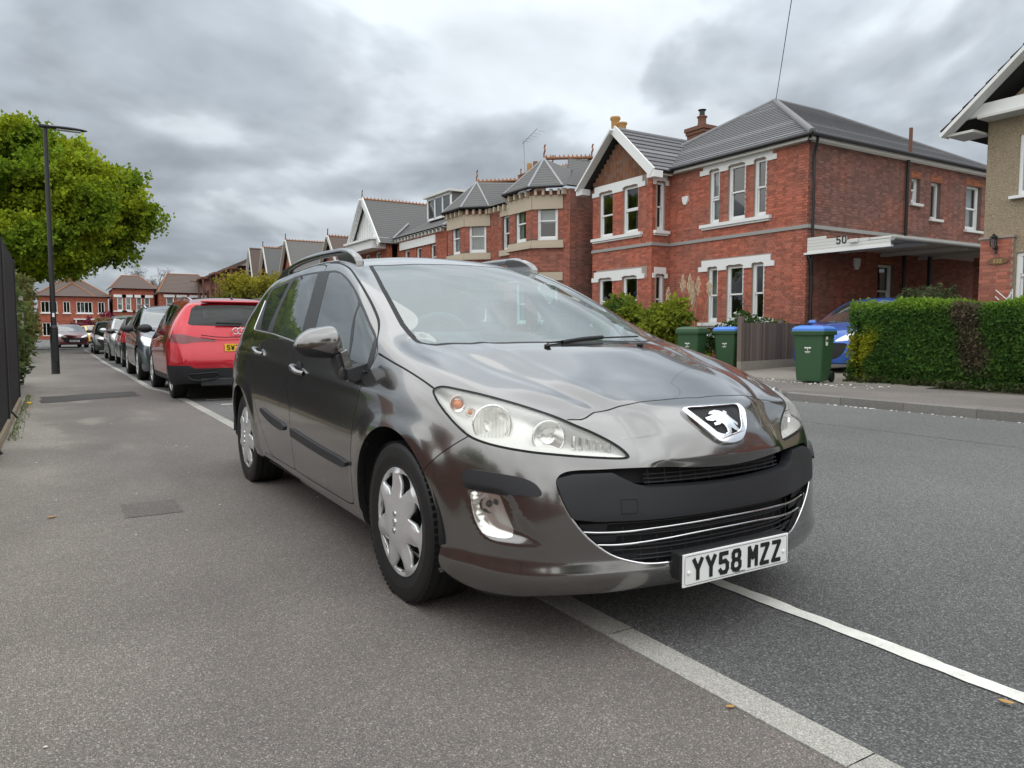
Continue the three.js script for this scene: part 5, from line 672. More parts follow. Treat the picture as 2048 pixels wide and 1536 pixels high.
// a wall panel: origin o (bottom left seen from outside), direction u, outward normal n; holes [u0,u1,v0,v1]
function wallShape(L, H, holes, outline) { const s = polyShape(outline || [[0, 0], [L, 0], [L, H], [0, H]]); for (const [a, b, c, d] of holes) { const p = new THREE.Path(); p.moveTo(a, c); p.lineTo(a, d); p.lineTo(b, d); p.lineTo(b, c); p.closePath(); s.holes.push(p); } return s; }
function basis(o, u) { const n = new THREE.Vector3().crossVectors(u, V(0, 1, 0)); return new THREE.Matrix4().makeBasis(u, V(0, 1, 0), n).setPosition(o); }   // local x along the wall, y up, z outward
function wallGeo(o, u, L, H, holes = [], th = .28, outline) { const g = new THREE.ExtrudeGeometry(wallShape(L, H, holes, outline), { depth: th, bevelEnabled: false }); g.translate(0, 0, -th); return g.applyMatrix4(basis(o, u)); }
class Bricks {
  constructor() { this.m = []; this.c = []; }
  panel(o, u, L, H, holes, tone, outline, startV = 0) { // Flemish bond, bricks proud of the mortar; outline(u,v) may reject
    const B = basis(o, u), ch = .075; const rows = Math.floor(H / ch);
    for (let r = 0; r < rows; r++) { let x = r % 2 ? -.056 : 0, st = r % 2 === 0; const v = r * ch; while (x < L) { const w = st ? .215 : .1025, a0 = Math.max(x, 0), b0 = Math.min(x + w, L); x += w + .01; const isS = st; st = !st; if (b0 - a0 < .03) continue; let seg = [[a0, b0]]; for (const [h0, h1, k0, k1] of holes) if (v + ch - .012 > k0 && v < k1) seg = seg.flatMap(([a, b]) => b <= h0 || a >= h1 ? [[a, b]] : [[a, Math.min(b, h0)], [Math.max(a, h1), b]].filter(q => q[1] - q[0] > .025)); for (const [a, b] of seg) { const cu = (a + b) / 2, cv = v + .0375; if (outline && !outline(cu, cv)) continue; const m = new THREE.Matrix4().makeScale(b - a, .064, .02); m.setPosition(cu, cv, rr(.0, .003)); this.m.push(m.premultiply(B)); this.c.push(tone(cu, cv, isS)); } } }
  }
  build(parent, name = 'brickwork') { const g = new THREE.BoxGeometry(1, 1, 1); const im = new THREE.InstancedMesh(g, M.brickBase, this.m.length); const c = new THREE.Color(); this.m.forEach((m, i) => { im.setMatrixAt(i, m); im.setColorAt(i, c.setRGB(...this.c[i])); }); im.name = name; im.castShadow = im.receiveShadow = true; im.userData.kind = 'stuff'; parent.add(im); return im; }
}
const redTone = (dirt = 0) => (u, v, s) => { const k = rr(.72, 1.25) * (s ? 1 : .93), n = fbm(u * 1.3, v * 1.3, 3, 9), g = clamp(dirt + (n - .5) * 1.1, 0, 1); const a = [.43 * k, .125 * k, .078 * k], b = [.235 * k, .118 * k, .094 * k]; return a.map((x, i) => lerp(x, b[i], g)); };  // mixes the red brick towards a darker brown
// a sash window placed by matrix (local x across, y up, z out): frame, panes, curtains as sub-parts
function sash(house, m4, w, h, { rail = .5, curtains = 0, horns = true, mats = M.whitePaint, open = 0, vert = 0, blind = 0, name = 'window' } = {}) {
  const f = .07, L = [box(f, h, .09, -w / 2 + f / 2, h / 2, -.05), box(f, h, .09, w / 2 - f / 2, h / 2, -.05), box(w - 2 * f, f, .09, 0, h - f / 2, -.05), box(w - 2 * f, f * 1.3, .10, 0, f * .65, -.05)];
  if (rail) { L.push(box(w - 2 * f, .05, .06, 0, h * rail, -.045)); if (open) L.push(box(w - 2 * f, .045, .05, 0, h * rail + open, -.06)); for (const s of [-1, 1]) L.push(box(.035, h * (1 - rail) - f, .05, s * (w / 2 - f - .017), h * (rail + 1) / 2 - f / 2 + .01, -.04), box(.04, h * rail - f, .045, s * (w / 2 - f - .02), h * rail / 2 + f * .6, -.075)); L.push(box(w - 2 * f, .06, .04, 0, f * 1.3 + .03, -.075)); }
  for (let k = 1; k <= vert; k++) L.push(box(.05, h - 2 * f, .06, -w / 2 + w * k / (vert + 1), h / 2, -.045));
  const mesh = part(house, name, merge(L).applyMatrix4(m4), mats);
  const pl = (x0, x1, y0, y1, z) => quadGeo(V(x0, y0, z), V(x1, y0, z), V(x1, y1, z), V(x0, y1, z)).applyMatrix4(m4);
  if (rail) { part(mesh, 'pane', pl(-w / 2 + f, w / 2 - f, h * rail, h - f, -.055), M.paneGlass); part(mesh, 'pane', pl(-w / 2 + f, w / 2 - f, f * 1.3, h * rail, -.08), M.paneGlass); }
  else part(mesh, 'pane', pl(-w / 2 + f, w / 2 - f, f, h - f, -.06), M.paneGlass);
  if (curtains) for (const s of [-1, 1]) { if (curtains === 1 && s < 0) continue; const cw = w * (curtains === 3 ? .5 : .34), n = 10, P = []; for (let k = 0; k < n; k++) { const a = s > 0 ? w / 2 - cw + cw * k / n : -w / 2 + cw * k / n, b = a + cw / n, za = -.17 + .02 * Math.sin(k * 2.4), zb = -.17 + .02 * Math.sin((k + 1) * 2.4); P.push(quadGeo(V(a, .1, za), V(b, .1, zb), V(b, h - .06, zb), V(a, h - .06, za))); } part(mesh, 'curtain', merge(P).applyMatrix4(m4), M.curtain); }
  if (blind) part(mesh, 'blind', pl(-w / 2 + f, w / 2 - f, h * (1 - blind), h - f, -.12), M.curtain);
  part(mesh, 'room', [box(w, h, .02, 0, h / 2, -.9), box(.02, h, .6, -w / 2, h / 2, -.6), box(.02, h, .6, w / 2, h / 2, -.6), box(w, .02, .6, 0, .0, -.6), box(w, .02, .6, 0, h, -.6)].map(g => g.applyMatrix4(m4)), M.roomDark);
  return mesh;
}
// tiled roof slope: eave from a to b, top from d to c; each course its own part, lapped over the one below
function slope(parent, a, b, c, d, n, m, { name = 'tile_course', lift = .028, join = false, under = .05 } = {}) {
  const nrm = new THREE.Vector3().crossVectors(b.clone().sub(a), (c.distanceTo(d) > .01 ? d : c).clone().sub(a)).normalize(); const L = [];
  for (let i = 0; i < n; i++) { const t0 = i / n, t1 = Math.min(1, (i + 1.06) / n); const p = a.clone().lerp(d, t0), q = b.clone().lerp(c, t0), r = b.clone().lerp(c, t1), s = a.clone().lerp(d, t1); const up = nrm.clone().multiplyScalar(lift), u0 = nrm.clone().multiplyScalar(.004); const P = p.clone().add(up), Q = q.clone().add(up), R = r.clone().add(u0), S = s.clone().add(u0); const g = merge([quadGeo(P, Q, R, S), quadGeo(p.clone().addScaledVector(nrm, -.01), q.clone().addScaledVector(nrm, -.01), Q, P)]); if (join) L.push(g); else part(parent, name, g, Array.isArray(m) ? m[Math.floor(hash2(i, 7, n) * m.length)] : m); }
  if (join) part(parent, name, L, Array.isArray(m) ? m[0] : m);
  const dn = nrm.clone().multiplyScalar(-under); part(parent, 'roof_deck', [quadGeo(a.clone().add(dn), b.clone().add(dn), c.clone().add(dn), d.clone().add(dn))], M.roomDark);
}
function ridge(parent, a, b, m, r = .075, name = 'ridge_tiles') { part(parent, name, bar(a, b, r, 8), m); }
function rebase(g, x, y, z) { g.position.set(x, y, z); for (const c of g.children) c.position.sub(g.position); return g; }
const MX = (x, y, z, rotY = 0) => new THREE.Matrix4().makeRotationY(rotY).setPosition(x, y, z);
// a stone or painted window head with lugs at both ends and shallow arches over the openings
function lintel(o, u, L, y0, y1, opens, lug = .14, th = .05) { const s = new THREE.Shape(); const lugH = (y1 - y0) * .45; s.moveTo(-lug, y0); s.lineTo(-lug, y0 + lugH); s.lineTo(0, y0 + lugH); s.lineTo(0, y1); s.lineTo(L, y1); s.lineTo(L, y0 + lugH); s.lineTo(L + lug, y0 + lugH); s.lineTo(L + lug, y0); for (const [a, b] of opens.slice().sort((p, q) => q[0] - p[0])) { s.lineTo(b, y0); s.lineTo(b, y0 + .10); s.lineTo(b - (b - a) * .2, y0 + .145); s.lineTo((a + b) / 2, y0 + .13); s.lineTo(a + (b - a) * .2, y0 + .145); s.lineTo(a, y0 + .10); s.lineTo(a, y0); } s.closePath(); const g = new THREE.ExtrudeGeometry(s, { depth: th, bevelEnabled: false }); g.translate(0, 0, -.005); return g.applyMatrix4(basis(o, u)); }
// ---------------------------------------------------------------- the red brick house with the carport
{
  const H = thing('brick_house', 'red brick house with grey tiled hipped roof, white bay gable and carport numbered 50', 'house');
  const ev = 6.32, X0 = -19.75, X1 = -10.9, ZF = -16, ZB = -15.2, ZR = -27, U = V(1, 0, 0), B = new Bricks(), base = .1;
  // front right wall with two groups of three sashes
  const winU = [[-14.58, -14.15], [-13.80, -13.12], [-12.80, -12.34]];
  const fr = V(-16.36, base, ZF), L1 = 16.36 - 10.9, toU = x => x + 16.36;
  const up = winU.map(([a, b]) => [toU(a), toU(b), 4.42 - base, 6.10 - base]), lo = winU.map(([a, b]) => [toU(a), toU(b), 1.30 - base, 3.04 - base]);
  const walls = part(H, 'front_wall', wallGeo(fr, U, L1 - .285, ev - base, [...up, ...lo]), M.mortar); B.panel(fr, U, L1, ev - base, [...up, ...lo, [toU(-14.85), toU(-12.1), 6.02 - base, 6.40 - base], [toU(-14.85), toU(-12.1), 3.0 - base, 3.32 - base]], redTone(.18));
  // the bay: front, and the two returns
  const bay = V(-19.58, base, ZB), LB = 19.58 - 16.36, tb = x => x + 19.58; const bw = [[-19.20, -18.42], [-17.86, -17.06]];
  const bh = [...bw.map(([a, b]) => [tb(a), tb(b), 4.40 - base, 6.02 - base]), ...bw.map(([a, b]) => [tb(a), tb(b), 1.30 - base, 2.92 - base])];
  part(H, 'bay_wall', wallGeo(bay, U, LB, ev - base, bh, .22), M.mortar); B.panel(bay, U, LB, ev - base, [...bh, [.05, 3.0, 5.98 - base, 6.32 - base], [.05, 3.0, 2.88 - base, 3.2 - base]], redTone(.1));
  const ret = V(-16.36, base, ZB), RU = V(0, 0, -1), rh = [[.14, .56, 4.40 - base, 6.02 - base], [.14, .56, 1.30 - base, 2.92 - base]];
  part(H, 'bay_return', wallGeo(ret, RU, .8, ev - base, rh, .2), M.mortar); B.panel(ret, RU, .8, ev - base, rh, redTone(.15));
  part(H, 'bay_return', wallGeo(V(-19.58, base, ZF), V(0, 0, 1), .8, ev - base, [], .2), M.mortar); part(H, 'front_wall', wallGeo(V(X0, base, ZF), U, .42, ev - base), M.mortar);
  // side wall
  const sd = V(X1, base, ZF), LS = 10.6, su = z => -16 - z; const sw = [[su(-20.95), su(-21.42), 5.02 - base, 5.80 - base], [su(-22.05), su(-22.6), 4.62 - base, 5.78 - base], [su(-24.15), su(-25.1), 4.42 - base, 5.90 - base], [su(-19.35), su(-20.2), 1.45 - base, 3.05 - base]];
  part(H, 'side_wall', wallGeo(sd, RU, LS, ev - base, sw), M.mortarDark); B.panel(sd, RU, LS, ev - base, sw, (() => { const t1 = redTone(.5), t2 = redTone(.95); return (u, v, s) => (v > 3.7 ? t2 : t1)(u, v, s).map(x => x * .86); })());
  part(H, 'rear_wall', [box(.3, ev - base, 10.6, X0 + .15, (ev + base) / 2, -21.4), box(9.1, ev - base, .3, -15.45, (ev + base) / 2, -26.5)], M.brickBrown);
  B.build(H);
  // string course, sills, heads
  const SC = (a, b) => part(H, 'string_course', beam(a, b, .07, .10), M.soffitGrey);
  SC(V(-16.36, 3.95, ZF + .02), V(X1 + .05, 3.95, ZF + .02)); SC(V(-19.6, 3.95, ZB + .02), V(-16.33, 3.95, ZB + .02)); SC(V(-16.34, 3.95, ZB + .03), V(-16.34, 3.95, ZF)); SC(V(X1 + .02, 3.95, ZF), V(X1 + .02, 3.95, -26.4));
  const sill = (x0, x1, y, z) => part(H, 'window_sill', [box(x1 - x0, .10, .17, (x0 + x1) / 2, y, z + .05), box(x1 - x0 - .08, .06, .10, (x0 + x1) / 2, y - .08, z + .03)], M.whitePaint);
  sill(-14.88, -12.12, 4.37, ZF); sill(-14.88, -12.12, 1.25, ZF); sill(-19.55, -16.80, 4.35, ZB); sill(-19.55, -16.8, 1.25, ZB);
  for (const y of [4.35, 1.25]) part(H, 'window_sill', [box(.17, .10, .66, X1 * 0 - 16.31, y, -15.57), box(.10, .06, .60, -16.33, y - .08, -15.57)], M.whitePaint);
  part(H, 'window_head', lintel(V(-14.83, 0, ZF), U, 2.72, 6.0, 6.34, up.map(q => [q[0] - 1.53, q[1] - 1.53])), M.whitePaint); part(H, 'window_head', lintel(V(-14.83, 0, ZF), U, 2.72, 2.94, 3.28, up.map(q => [q[0] - 1.53, q[1] - 1.53])), M.whitePaint);
  for (const y of [5.92, 2.82]) { part(H, 'window_head', lintel(V(-19.45, 0, ZB), U, 2.62, y, y + .36, bw.map(([a, b]) => [a + 19.45, b + 19.45])), M.whitePaint); part(H, 'window_head', lintel(V(-16.36, 0, ZB - .1), RU, .52, y, y + .36, [[.04, .46]], .08), M.whitePaint); }
  const cur = [2, 0, 2]; winU.forEach(([a, b], i) => { sash(H, MX((a + b) / 2, 4.42, ZF - .06), b - a, 1.68, { curtains: [3, 0, 1][i], open: i ? 0 : .08, rail: i ? .52 : .46 }); sash(H, MX((a + b) / 2, 1.30, ZF - .06), b - a, 1.74, { curtains: [3, 0, 0][i] }); });
  bw.forEach(([a, b], i) => { sash(H, MX((a + b) / 2, 4.40, ZB - .06), b - a, 1.62, { open: i ? .06 : 0 }); sash(H, MX((a + b) / 2, 1.30, ZB - .06), b - a, 1.62, {}); });
  for (const y of [4.40, 1.30]) sash(H, MX(-16.42, y, -15.55, Math.PI / 2), .42, 1.62, {});
  const sideWin = [[-21.185, 5.02, .47, .78, { rail: .55 }], [-22.325, 4.62, .55, 1.16, { rail: 0 }], [-24.62, 4.42, .95, 1.48, { curtains: 3 }], [-19.775, 1.45, .85, 1.60, { curtains: 2 }]];
  for (const [z, y, w, h, o] of sideWin) { sash(H, MX(X1 - .10, y, z, Math.PI / 2), w, h, o); part(H, 'window_sill', box(.14, .07, w + .16, X1 + .04, y - .04, z), M.whiteWorn); part(H, 'window_arch', box(.02, .20, w + .12, X1 + .012, y + h + .10, z), M.brickOrange); }
  // roof: a hipped front with the ridge running back, and the bay gable
  const A = V(-15.45, 9.15, -20.05), e = ev + .06, cL = V(X0 - .2, e, ZF + .28), cR = V(X1 + .28, e, ZF + .28), rb = V(-15.45, 9.15, -22.8), rb2 = V(-15.45, 8.55, -25), RG = [M.roofGrey, M.roofGreyLight, M.roofGrey];
  slope(H, cL, cR, A, A, 24, RG); slope(H, cR, V(X1 + .28, e, -26.8), rb, A, 24, RG); slope(H, V(X0 - .2, e, -26.8), cL, A, rb, 20, RG, { join: true }); slope(H, V(X1 + .28, e, -26.8), V(X0 - .2, e, -26.8), rb, rb, 20, RG, { join: true });
  ridge(H, cR.clone().add(V(0, .05, 0)), A, M.roofGreyLight, .10, 'hip_tiles'); ridge(H, cL.clone().add(V(0, .05, 0)), A, M.roofGreyLight, .09, 'hip_tiles'); ridge(H, A, rb, M.roofGrey, .09); ridge(H, rb, V(X1 + .28, e, -26.8), M.roofGrey, .08, 'hip_tiles');
  const ga = V(-17.98, 8.02, -14.85), gb = V(-17.98, 8.02, -18.6), gl = V(-19.95, 6.30, -14.85), gr = V(-16.02, 6.30, -14.85);
  slope(H, gr, V(-16.02, 6.30, -16.4), gb, ga, 9, RG, { lift: .04 }); slope(H, V(-19.95, 6.30, -18.2), gl, ga, gb, 9, RG, { lift: .04 }); slope(H, V(-16.02, 6.30, -16.4), V(-16.0, 6.3, -16.45), gb, gb, 9, RG, { join: true }); ridge(H, ga, gb, M.roofGreyLight, .09);
  part(H, 'bargeboard', beam(gl.clone().add(V(-.05, -.09, .03)), ga.clone().add(V(0, -.02, .03)), .07, .30, V(0, 0, 1)).clone(), M.whitePaint); part(H, 'bargeboard', beam(ga.clone().add(V(0, -.02, .031)), gr.clone().add(V(.05, -.09, .031)), .30, .07, V(0, 0, 1)), M.whitePaint);
  for (const x of [-19.93, -16.04]) part(H, 'bargeboard_foot', box(.34, .22, .4, x, 6.16, -15.0), M.whitePaint);
  // tile hanging in the gable
  { const W = [M.tileRust, mat('tileOrange', [.21, .095, .05], .9), mat('tileOrangeDark', [.165, .075, .045], .9)]; part(H, 'gable_backing', extr([[-19.6, 6.3], [-16.36, 6.3], [-17.98, 7.75]], .1).translate(0, 0, ZB - .12), M.roomDark); for (let r = 0; r < 10; r++) { const y = 6.32 + r * .14, half = 1.62 * (1 - (y - 6.3) / 1.45); const n = Math.max(1, Math.round(half * 2 / .17)); for (let k = 0; k < n; k++) { const w = half * 2 / n, x = -17.98 - half + w * (k + .5 + (r % 2) * .0); part(H, 'hung_tile', box(w * .95, .155, .016, 0, 0, 0).rotateX(.09).translate(x, y + .07, ZB + .01), pick(W)); } } }
  // gutters, fascia, downpipes
  part(H, 'fascia', [box(5.5, .13, .06, -13.55, ev + .01, ZF + .19), box(.06, .13, 11, X1 + .19, ev + .01, -21.35), box(5.5, .04, .22, -13.55, ev - .03, ZF + .1), box(.22, .04, 11, X1 + .1, ev - .03, -21.35), box(.06, .13, .9, -16.14, ev - .05, -15.4)], M.whiteWorn);
  part(H, 'gutter', [bar(V(-16.2, ev + .07, ZF + .29), V(X1 + .32, ev + .07, ZF + .29), .055, 8), bar(V(X1 + .30, ev + .07, ZF + .3), V(X1 + .30, ev + .07, -26.8), .055, 8), bar(V(-16.02, ev, -14.9), V(-16.02, ev, -16.1), .05, 8)], M.blackIron);
  part(H, 'downpipe', [tube([[X1 + .28, ev + .02, ZF + .02], [X1 + .2, ev - .12, ZF - .06], [X1 + .09, ev - .3, ZF - .12], [X1 + .09, 5, ZF - .12], [X1 + .09, .1, ZF - .12]], .04, 8, 30)], M.blackIron); part(H, 'downpipe', bar(V(X1 + .09, ev, -20.6), V(X1 + .09, .1, -20.6), .05, 8), M.blackIron); part(H, 'soil_pipe', bar(V(X1 + .1, ev, -20.66), V(X1 + .1, 7.25, -20.66), .055, 8), M.brickDark);
  part(H, 'alarm_box', extr([[-.13, .13], [.13, .13], [.11, -.03], [.04, -.13], [-.04, -.13], [-.11, -.03]], .07, .008).translate(-15.6, 5.33, ZF + .0), M.whitePaint); part(H, 'alarm_box', extr([[-.13, .16], [.13, .16], [.11, -.03], [.04, -.15], [-.04, -.15], [-.11, -.03]], .07, .008).rotateY(Math.PI / 2).translate(X1, 3.0, -18.25), M.whitePaint);
  // chimneys
  const chim = (x, y, z, w, h, pots, m = M.brickDark) => { const c = part(H, 'chimney', [box(w, h, w * .8, x, y + h / 2, z), box(w + .16, .14, w * .8 + .16, x, y + h, z), box(w + .08, .1, w * .8 + .08, x, y + h - .14, z)], m); pots.forEach(([dx, hh, t]) => part(c, 'chimney_pot', new THREE.LatheGeometry([[.20, 0], [.18, hh * .2], [.15, hh * .5], [.155, hh * .85], [.20, hh * .92], [.19, hh], [.13, hh], [.12, hh * .5]].map(p => new THREE.Vector2(...p)), 14).translate(x + dx, y + h + .07, z), t ? M.brickDark : M.clayPot)); return c; };
  chim(-19.55, 7.2, -16.35, .8, .85, [[-.2, .95], [.2, .65]], M.clayPot); const c2 = chim(-17.9, 7.6, -19.0, .85, .95, [[0, .42, 1]]); part(c2, 'cowl', [cyl(.16, .14, .03, 14, -17.9, 9.27, -19), cyl(.1, .1, .22, 10, -17.9, 9.16, -19), cyl(.13, .13, .02, 10, -17.9, 9.06, -19)], M.blackIron);
  // carport
  const CP = part(H, 'carport_roof', [box(2.5, .06, 9.6, -9.65, 3.42, -20.9), box(2.5, .10, .12, -9.65, 3.32, -17.5), box(2.5, .10, .12, -9.65, 3.32, -19.5), box(2.5, .10, .12, -9.65, 3.32, -21.5)], M.whiteWorn);
  for (let k = 0; k < 5; k++) { const y = 3.24 + k * .085, xr = -8.45 - (k > 1 ? (k - 1) * .62 : 0); part(CP, 'fascia_board', box(xr + 10.92, .080, .03, (xr - 10.92) / 2, y, ZF - .02), M.whiteWorn); }
  part(CP, 'fascia_trim', box(2.55, .05, .10, -9.68, 3.18, ZF + .0), M.whitePaint); part(CP, 'carport_gutter', bar(V(-8.38, 3.36, ZF + .02), V(-8.38, 3.36, -25.6), .06, 8), M.soffitGrey); part(CP, 'carport_pipe', tube([[-10.86, 3.16, ZF + .03], [-10.80, 3.0, ZF - .03], [-10.80, 2.6, ZF - .1]], .04, 8, 12), M.blackIron);
  { const nums = [...'50'].map((c, i) => strokeChar(c, .13, .21, .03, .01).translate(-9.98 + i * .17, 3.36, ZF + .0)); nums.forEach(g => part(CP, 'house_number', g, M.inkBlack)); part(CP, 'light_box', box(.24, .10, .06, -9.45, 3.40, ZF + .03, .015), M.whiteWorn); }
  // back wall, post and doorway seen under the carport
  part(H, 'porch_pier', box(.36, 3.1, .36, -9.0, 1.65, -21.6), M.brickBrown); part(H, 'garage_wall', box(1.6, 3.1, .25, -7.6, 1.65, -24.5), M.brickBrown); part(H, 'porch_post', box(.09, 3.2, .09, -10.2, 1.7, -20.9), M.blackIron); part(H, 'garage_frame', [box(1.9, .10, .06, -6.9, 2.5, -24.3), box(1.9, .10, .06, -6.9, 2.05, -24.3), box(.10, .5, .06, -6.9, 2.28, -24.3), box(1.9, 1.9, .04, -6.9, 1.1, -24.32)], M.creamStone); part(H, 'garage_canopy', box(2.6, .12, 1.6, -7.2, 3.05, -22.6).rotateX(0), M.whiteWorn);
  rebase(H, -15.4, .1, -16);
  // telephone wire from the roof to a pole beyond the frame
  single('telephone_wire', tube([[-15.3, 9.0, -19.9], [-7.5, 10.6, -11.5], [0.5, 13.5, -4]], .012, 5, 40), M.blackIron, 'thin black telephone wire rising from the hipped roof into the sky', 'wire');
}
// ---------------------------------------------------------------- the other houses along the far side
function finial(parent, x, y, z, m = M.ridgeClay) { part(parent, 'finial', tube([[x, y - .05, z], [x, y + .15, z], [x + .1, y + .26, z + .02], [x + .03, y + .38, z], [x + .09, y + .48, z]], .035, 6, 20), m); }
function crest(parent, a, b, m = M.ridgeClay) { const L = [bar(a, b, .06, 6)], n = Math.floor(a.distanceTo(b) / .22); for (let i = 0; i < n; i++) { const p = a.clone().lerp(b, (i + .5) / n); L.push(new THREE.ConeGeometry(.07, .13, 4).translate(p.x, p.y + .10, p.z)); } part(parent, 'crested_ridge', L, m); }
{ // semi-detached pair with stone-dressed angled bays
  const H = thing('bay_house', 'red brick semi-detached house with two angled bays, cream stone bands and slate spires', 'house'); const B = new Bricks(), ev = 6.42, b0 = .1, Z0 = -14, Z1 = -14.85, tone = redTone(.45), toneS = redTone(.8);
  const unit = (dx) => {
    const P = [V(-23.6 + dx - .75, b0, Z1), V(-23.55 + dx, b0, Z0), V(-21.85 + dx, b0, Z0), V(-21.0 + dx, b0, Z1)];
    for (let k = 0; k < 3; k++) {
      const a = P[k], b = P[k + 1], u = b.clone().sub(a), L = u.length(); u.normalize(); const w = k === 1 ? .78 : .80, c = L / 2, holes = [[c - w / 2, c + w / 2, 4.54 - b0, 6.02 - b0], [c - w / 2, c + w / 2, 1.3 - b0, 2.9 - b0]];
      part(H, 'bay_wall', wallGeo(a, u, L, ev - b0, holes, .2), M.mortarDark); B.panel(a, u, L, ev - b0, [...holes, [0, L, 5.72 - b0, 6.24 - b0], [0, L, 4.22 - b0, 4.56 - b0], [0, L, 3.0 - b0, 3.3 - b0]], tone);
      const bs = basis(a, u); for (const [y0, y1] of [[5.72, 6.24], [2.98, 3.3]]) part(H, 'stone_band', new THREE.ExtrudeGeometry(wallShape(L, y1 - y0, y0 > 5 ? [[c - w / 2, c + w / 2, -.01, .30]] : [], null), { depth: .06, bevelEnabled: false }).translate(0, y0 - b0, 0).applyMatrix4(bs), M.creamStone);
      part(H, 'stone_sill', [box(L + .08, .14, .16, L / 2, 4.30 - b0, .05), box(L + .04, .16, .10, L / 2, 4.45 - b0, .03)].map(g => g.applyMatrix4(bs)), M.creamStone);
      for (const y of [4.54, 1.3]) sash(H, bs.clone().multiply(MX(c, y - b0, -.05)), w, y > 4 ? 1.48 : 1.6, { curtains: k === 1 ? 2 : (dx ? 3 : 0), blind: !dx && k === 2 ? .55 : 0 });
      for (let i = 0; i < 4; i++) part(H, 'eaves_bracket', box(.10, .22, .20, L * (i + .5) / 4, ev - .08 - b0, .10).applyMatrix4(bs), M.creamStone);
    }
    const E = [V(-24.55 + dx, ev + .1, Z1 + .2), V(-23.65 + dx, ev + .1, Z0 + .28), V(-21.75 + dx, ev + .1, Z0 + .28), V(-20.75 + dx, ev + .1, Z1 + .2)], A = V(-22.55 + dx, 7.92, -15.0), R = V(-22.55 + dx, 8.25, -17.4);
    for (let k = 0; k < 3; k++) { slope(H, E[k], E[k + 1], A, A, 12, [M.slate, M.slateWorn, M.slate], { lift: .012, join: true, name: 'slate_slope' }); ridge(H, E[k], A, M.leadGrey, .05, 'hip_roll'); } ridge(H, E[3], A, M.leadGrey, .05, 'hip_roll');
    part(H, 'gutter', [0, 1, 2].map(k => bar(E[k], E[k + 1], .06, 6)), M.blackIron);
    crest(H, A, R); finial(H, A.x, A.y + .05, A.z); finial(H, R.x, R.y + .05, R.z);
    return { E, A, R };
  };
  const r = unit(0), l = unit(-5.6), SR = [M.slate, M.slateWorn, M.slate];
  const eR = V(-20.45, ev + .1, Z1 + .2), eRb = V(-20.45, ev + .1, -25), eM = V(-25.35, ev + .1, Z1 + .2);
  slope(H, r.E[3], eR, V(-21.5, 7.35, -15.6), r.A, 10, SR, { lift: .012, join: true, name: 'slate_slope' }); slope(H, eR, eRb, V(-22.55, 8.25, -24), r.A.clone().lerp(r.R, .5), 16, SR, { lift: .012, join: true, name: 'slate_slope' });
  slope(H, l.E[3].clone().add(V(0, 0, 0)), r.E[0], r.R, l.R, 14, SR, { lift: .012, join: true, name: 'slate_slope' }); part(H, 'valley_flashing', [beam(V(-21.2, ev + .35, -14.85), V(-22.3, 7.6, -15.5), .16, .04), beam(V(-26.8, ev + .35, -14.85), V(-27.9, 7.6, -15.5), .16, .04)], M.leadGrey);
  slope(H, V(-30.4, ev + .1, -25), V(-30.4, ev + .1, Z1 + .2), l.A, l.R, 14, SR, { lift: .012, join: true, name: 'slate_slope' }); slope(H, l.E[3].clone().add(V(0, 0, .02)), V(-24.6, ev + .1, Z1 + .22), V(-24.6, 7.4, -16), l.A, 12, SR, { lift: .012, join: true, name: 'slate_slope' });
  crest(H, l.R.clone(), V(-22.6, 8.25, -17.5));
  // walls between and beside the bays
  for (const [x0, x1, win] of [[-21.0, -20.55, 0], [-26.6, -24.35, 1], [-30.3, -29.9, 0]]) { const L = x1 - x0, o = V(x0, b0, Z1), hs = win ? [[1.05, 1.75, 4.5 - b0, 6.0 - b0]] : []; part(H, 'front_wall', wallGeo(o, V(1, 0, 0), L, ev - b0, hs), M.mortarDark); B.panel(o, V(1, 0, 0), L, ev - b0, hs, tone); if (win) { sash(H, MX(x0 + 1.4, 4.5, Z1 - .08), .7, 1.5, {}); part(H, 'stone_head', [box(.95, .42, .08, x0 + 1.4, 6.2, Z1 + .02)], M.creamStone); part(H, 'stone_sill', box(1.0, .24, .12, x0 + 1.4, 4.4, Z1 + .04), M.creamStone); } for (let i = 0; i < Math.max(1, Math.round(L / .4)); i++) part(H, 'eaves_bracket', box(.10, .22, .20, x0 + .2 + i * .4, ev - .08, Z1 + .1), M.creamStone); }
  const so = V(-20.55, b0, Z1), sl = 4.2; part(H, 'side_wall', wallGeo(so.clone().add(V(0, 0, -.29)), V(0, 0, -1), 9.7, ev - b0), M.mortarDark); B.panel(so, V(0, 0, -1), sl, ev - b0, [], toneS); part(H, 'rear_wall', box(9.8, ev, .3, -25.4, ev / 2, -24.8), M.brickBrown); part(H, 'party_side', box(.3, ev, 10, -30.2, ev / 2, -19.9), M.brickBrown);
  B.build(H);
  const c = part(H, 'chimney', [box(1.3, 1.3, .7, -28.9, 8.1, -18.6), box(1.45, .18, .85, -28.9, 8.75, -18.6)], M.brickDark); for (const [dx, t] of [[-.3, M.clayPot], [.25, M.tileRust]]) part(c, 'chimney_pot', cyl(.12, .16, .55, 12, -28.9 + dx, 9.1, -18.6), t); finial(H, -27.2, 8.9, -18.6);
  part(H, 'television_aerial', [bar(V(-29.6, 8.6, -18.6), V(-29.75, 10.6, -18.6), .02, 5), bar(V(-29.85, 10.5, -18.6), V(-27.9, 10.75, -18.2), .015, 5), ...[0, 1, 2, 3, 4].map(k => bar(V(-29.5 + k * .35, 10.54 + k * .045, -18.75), V(-29.5 + k * .35, 10.54 + k * .045, -18.35), .008, 4))], M.leadGrey);
  rebase(H, -25.4, .1, -15);
}
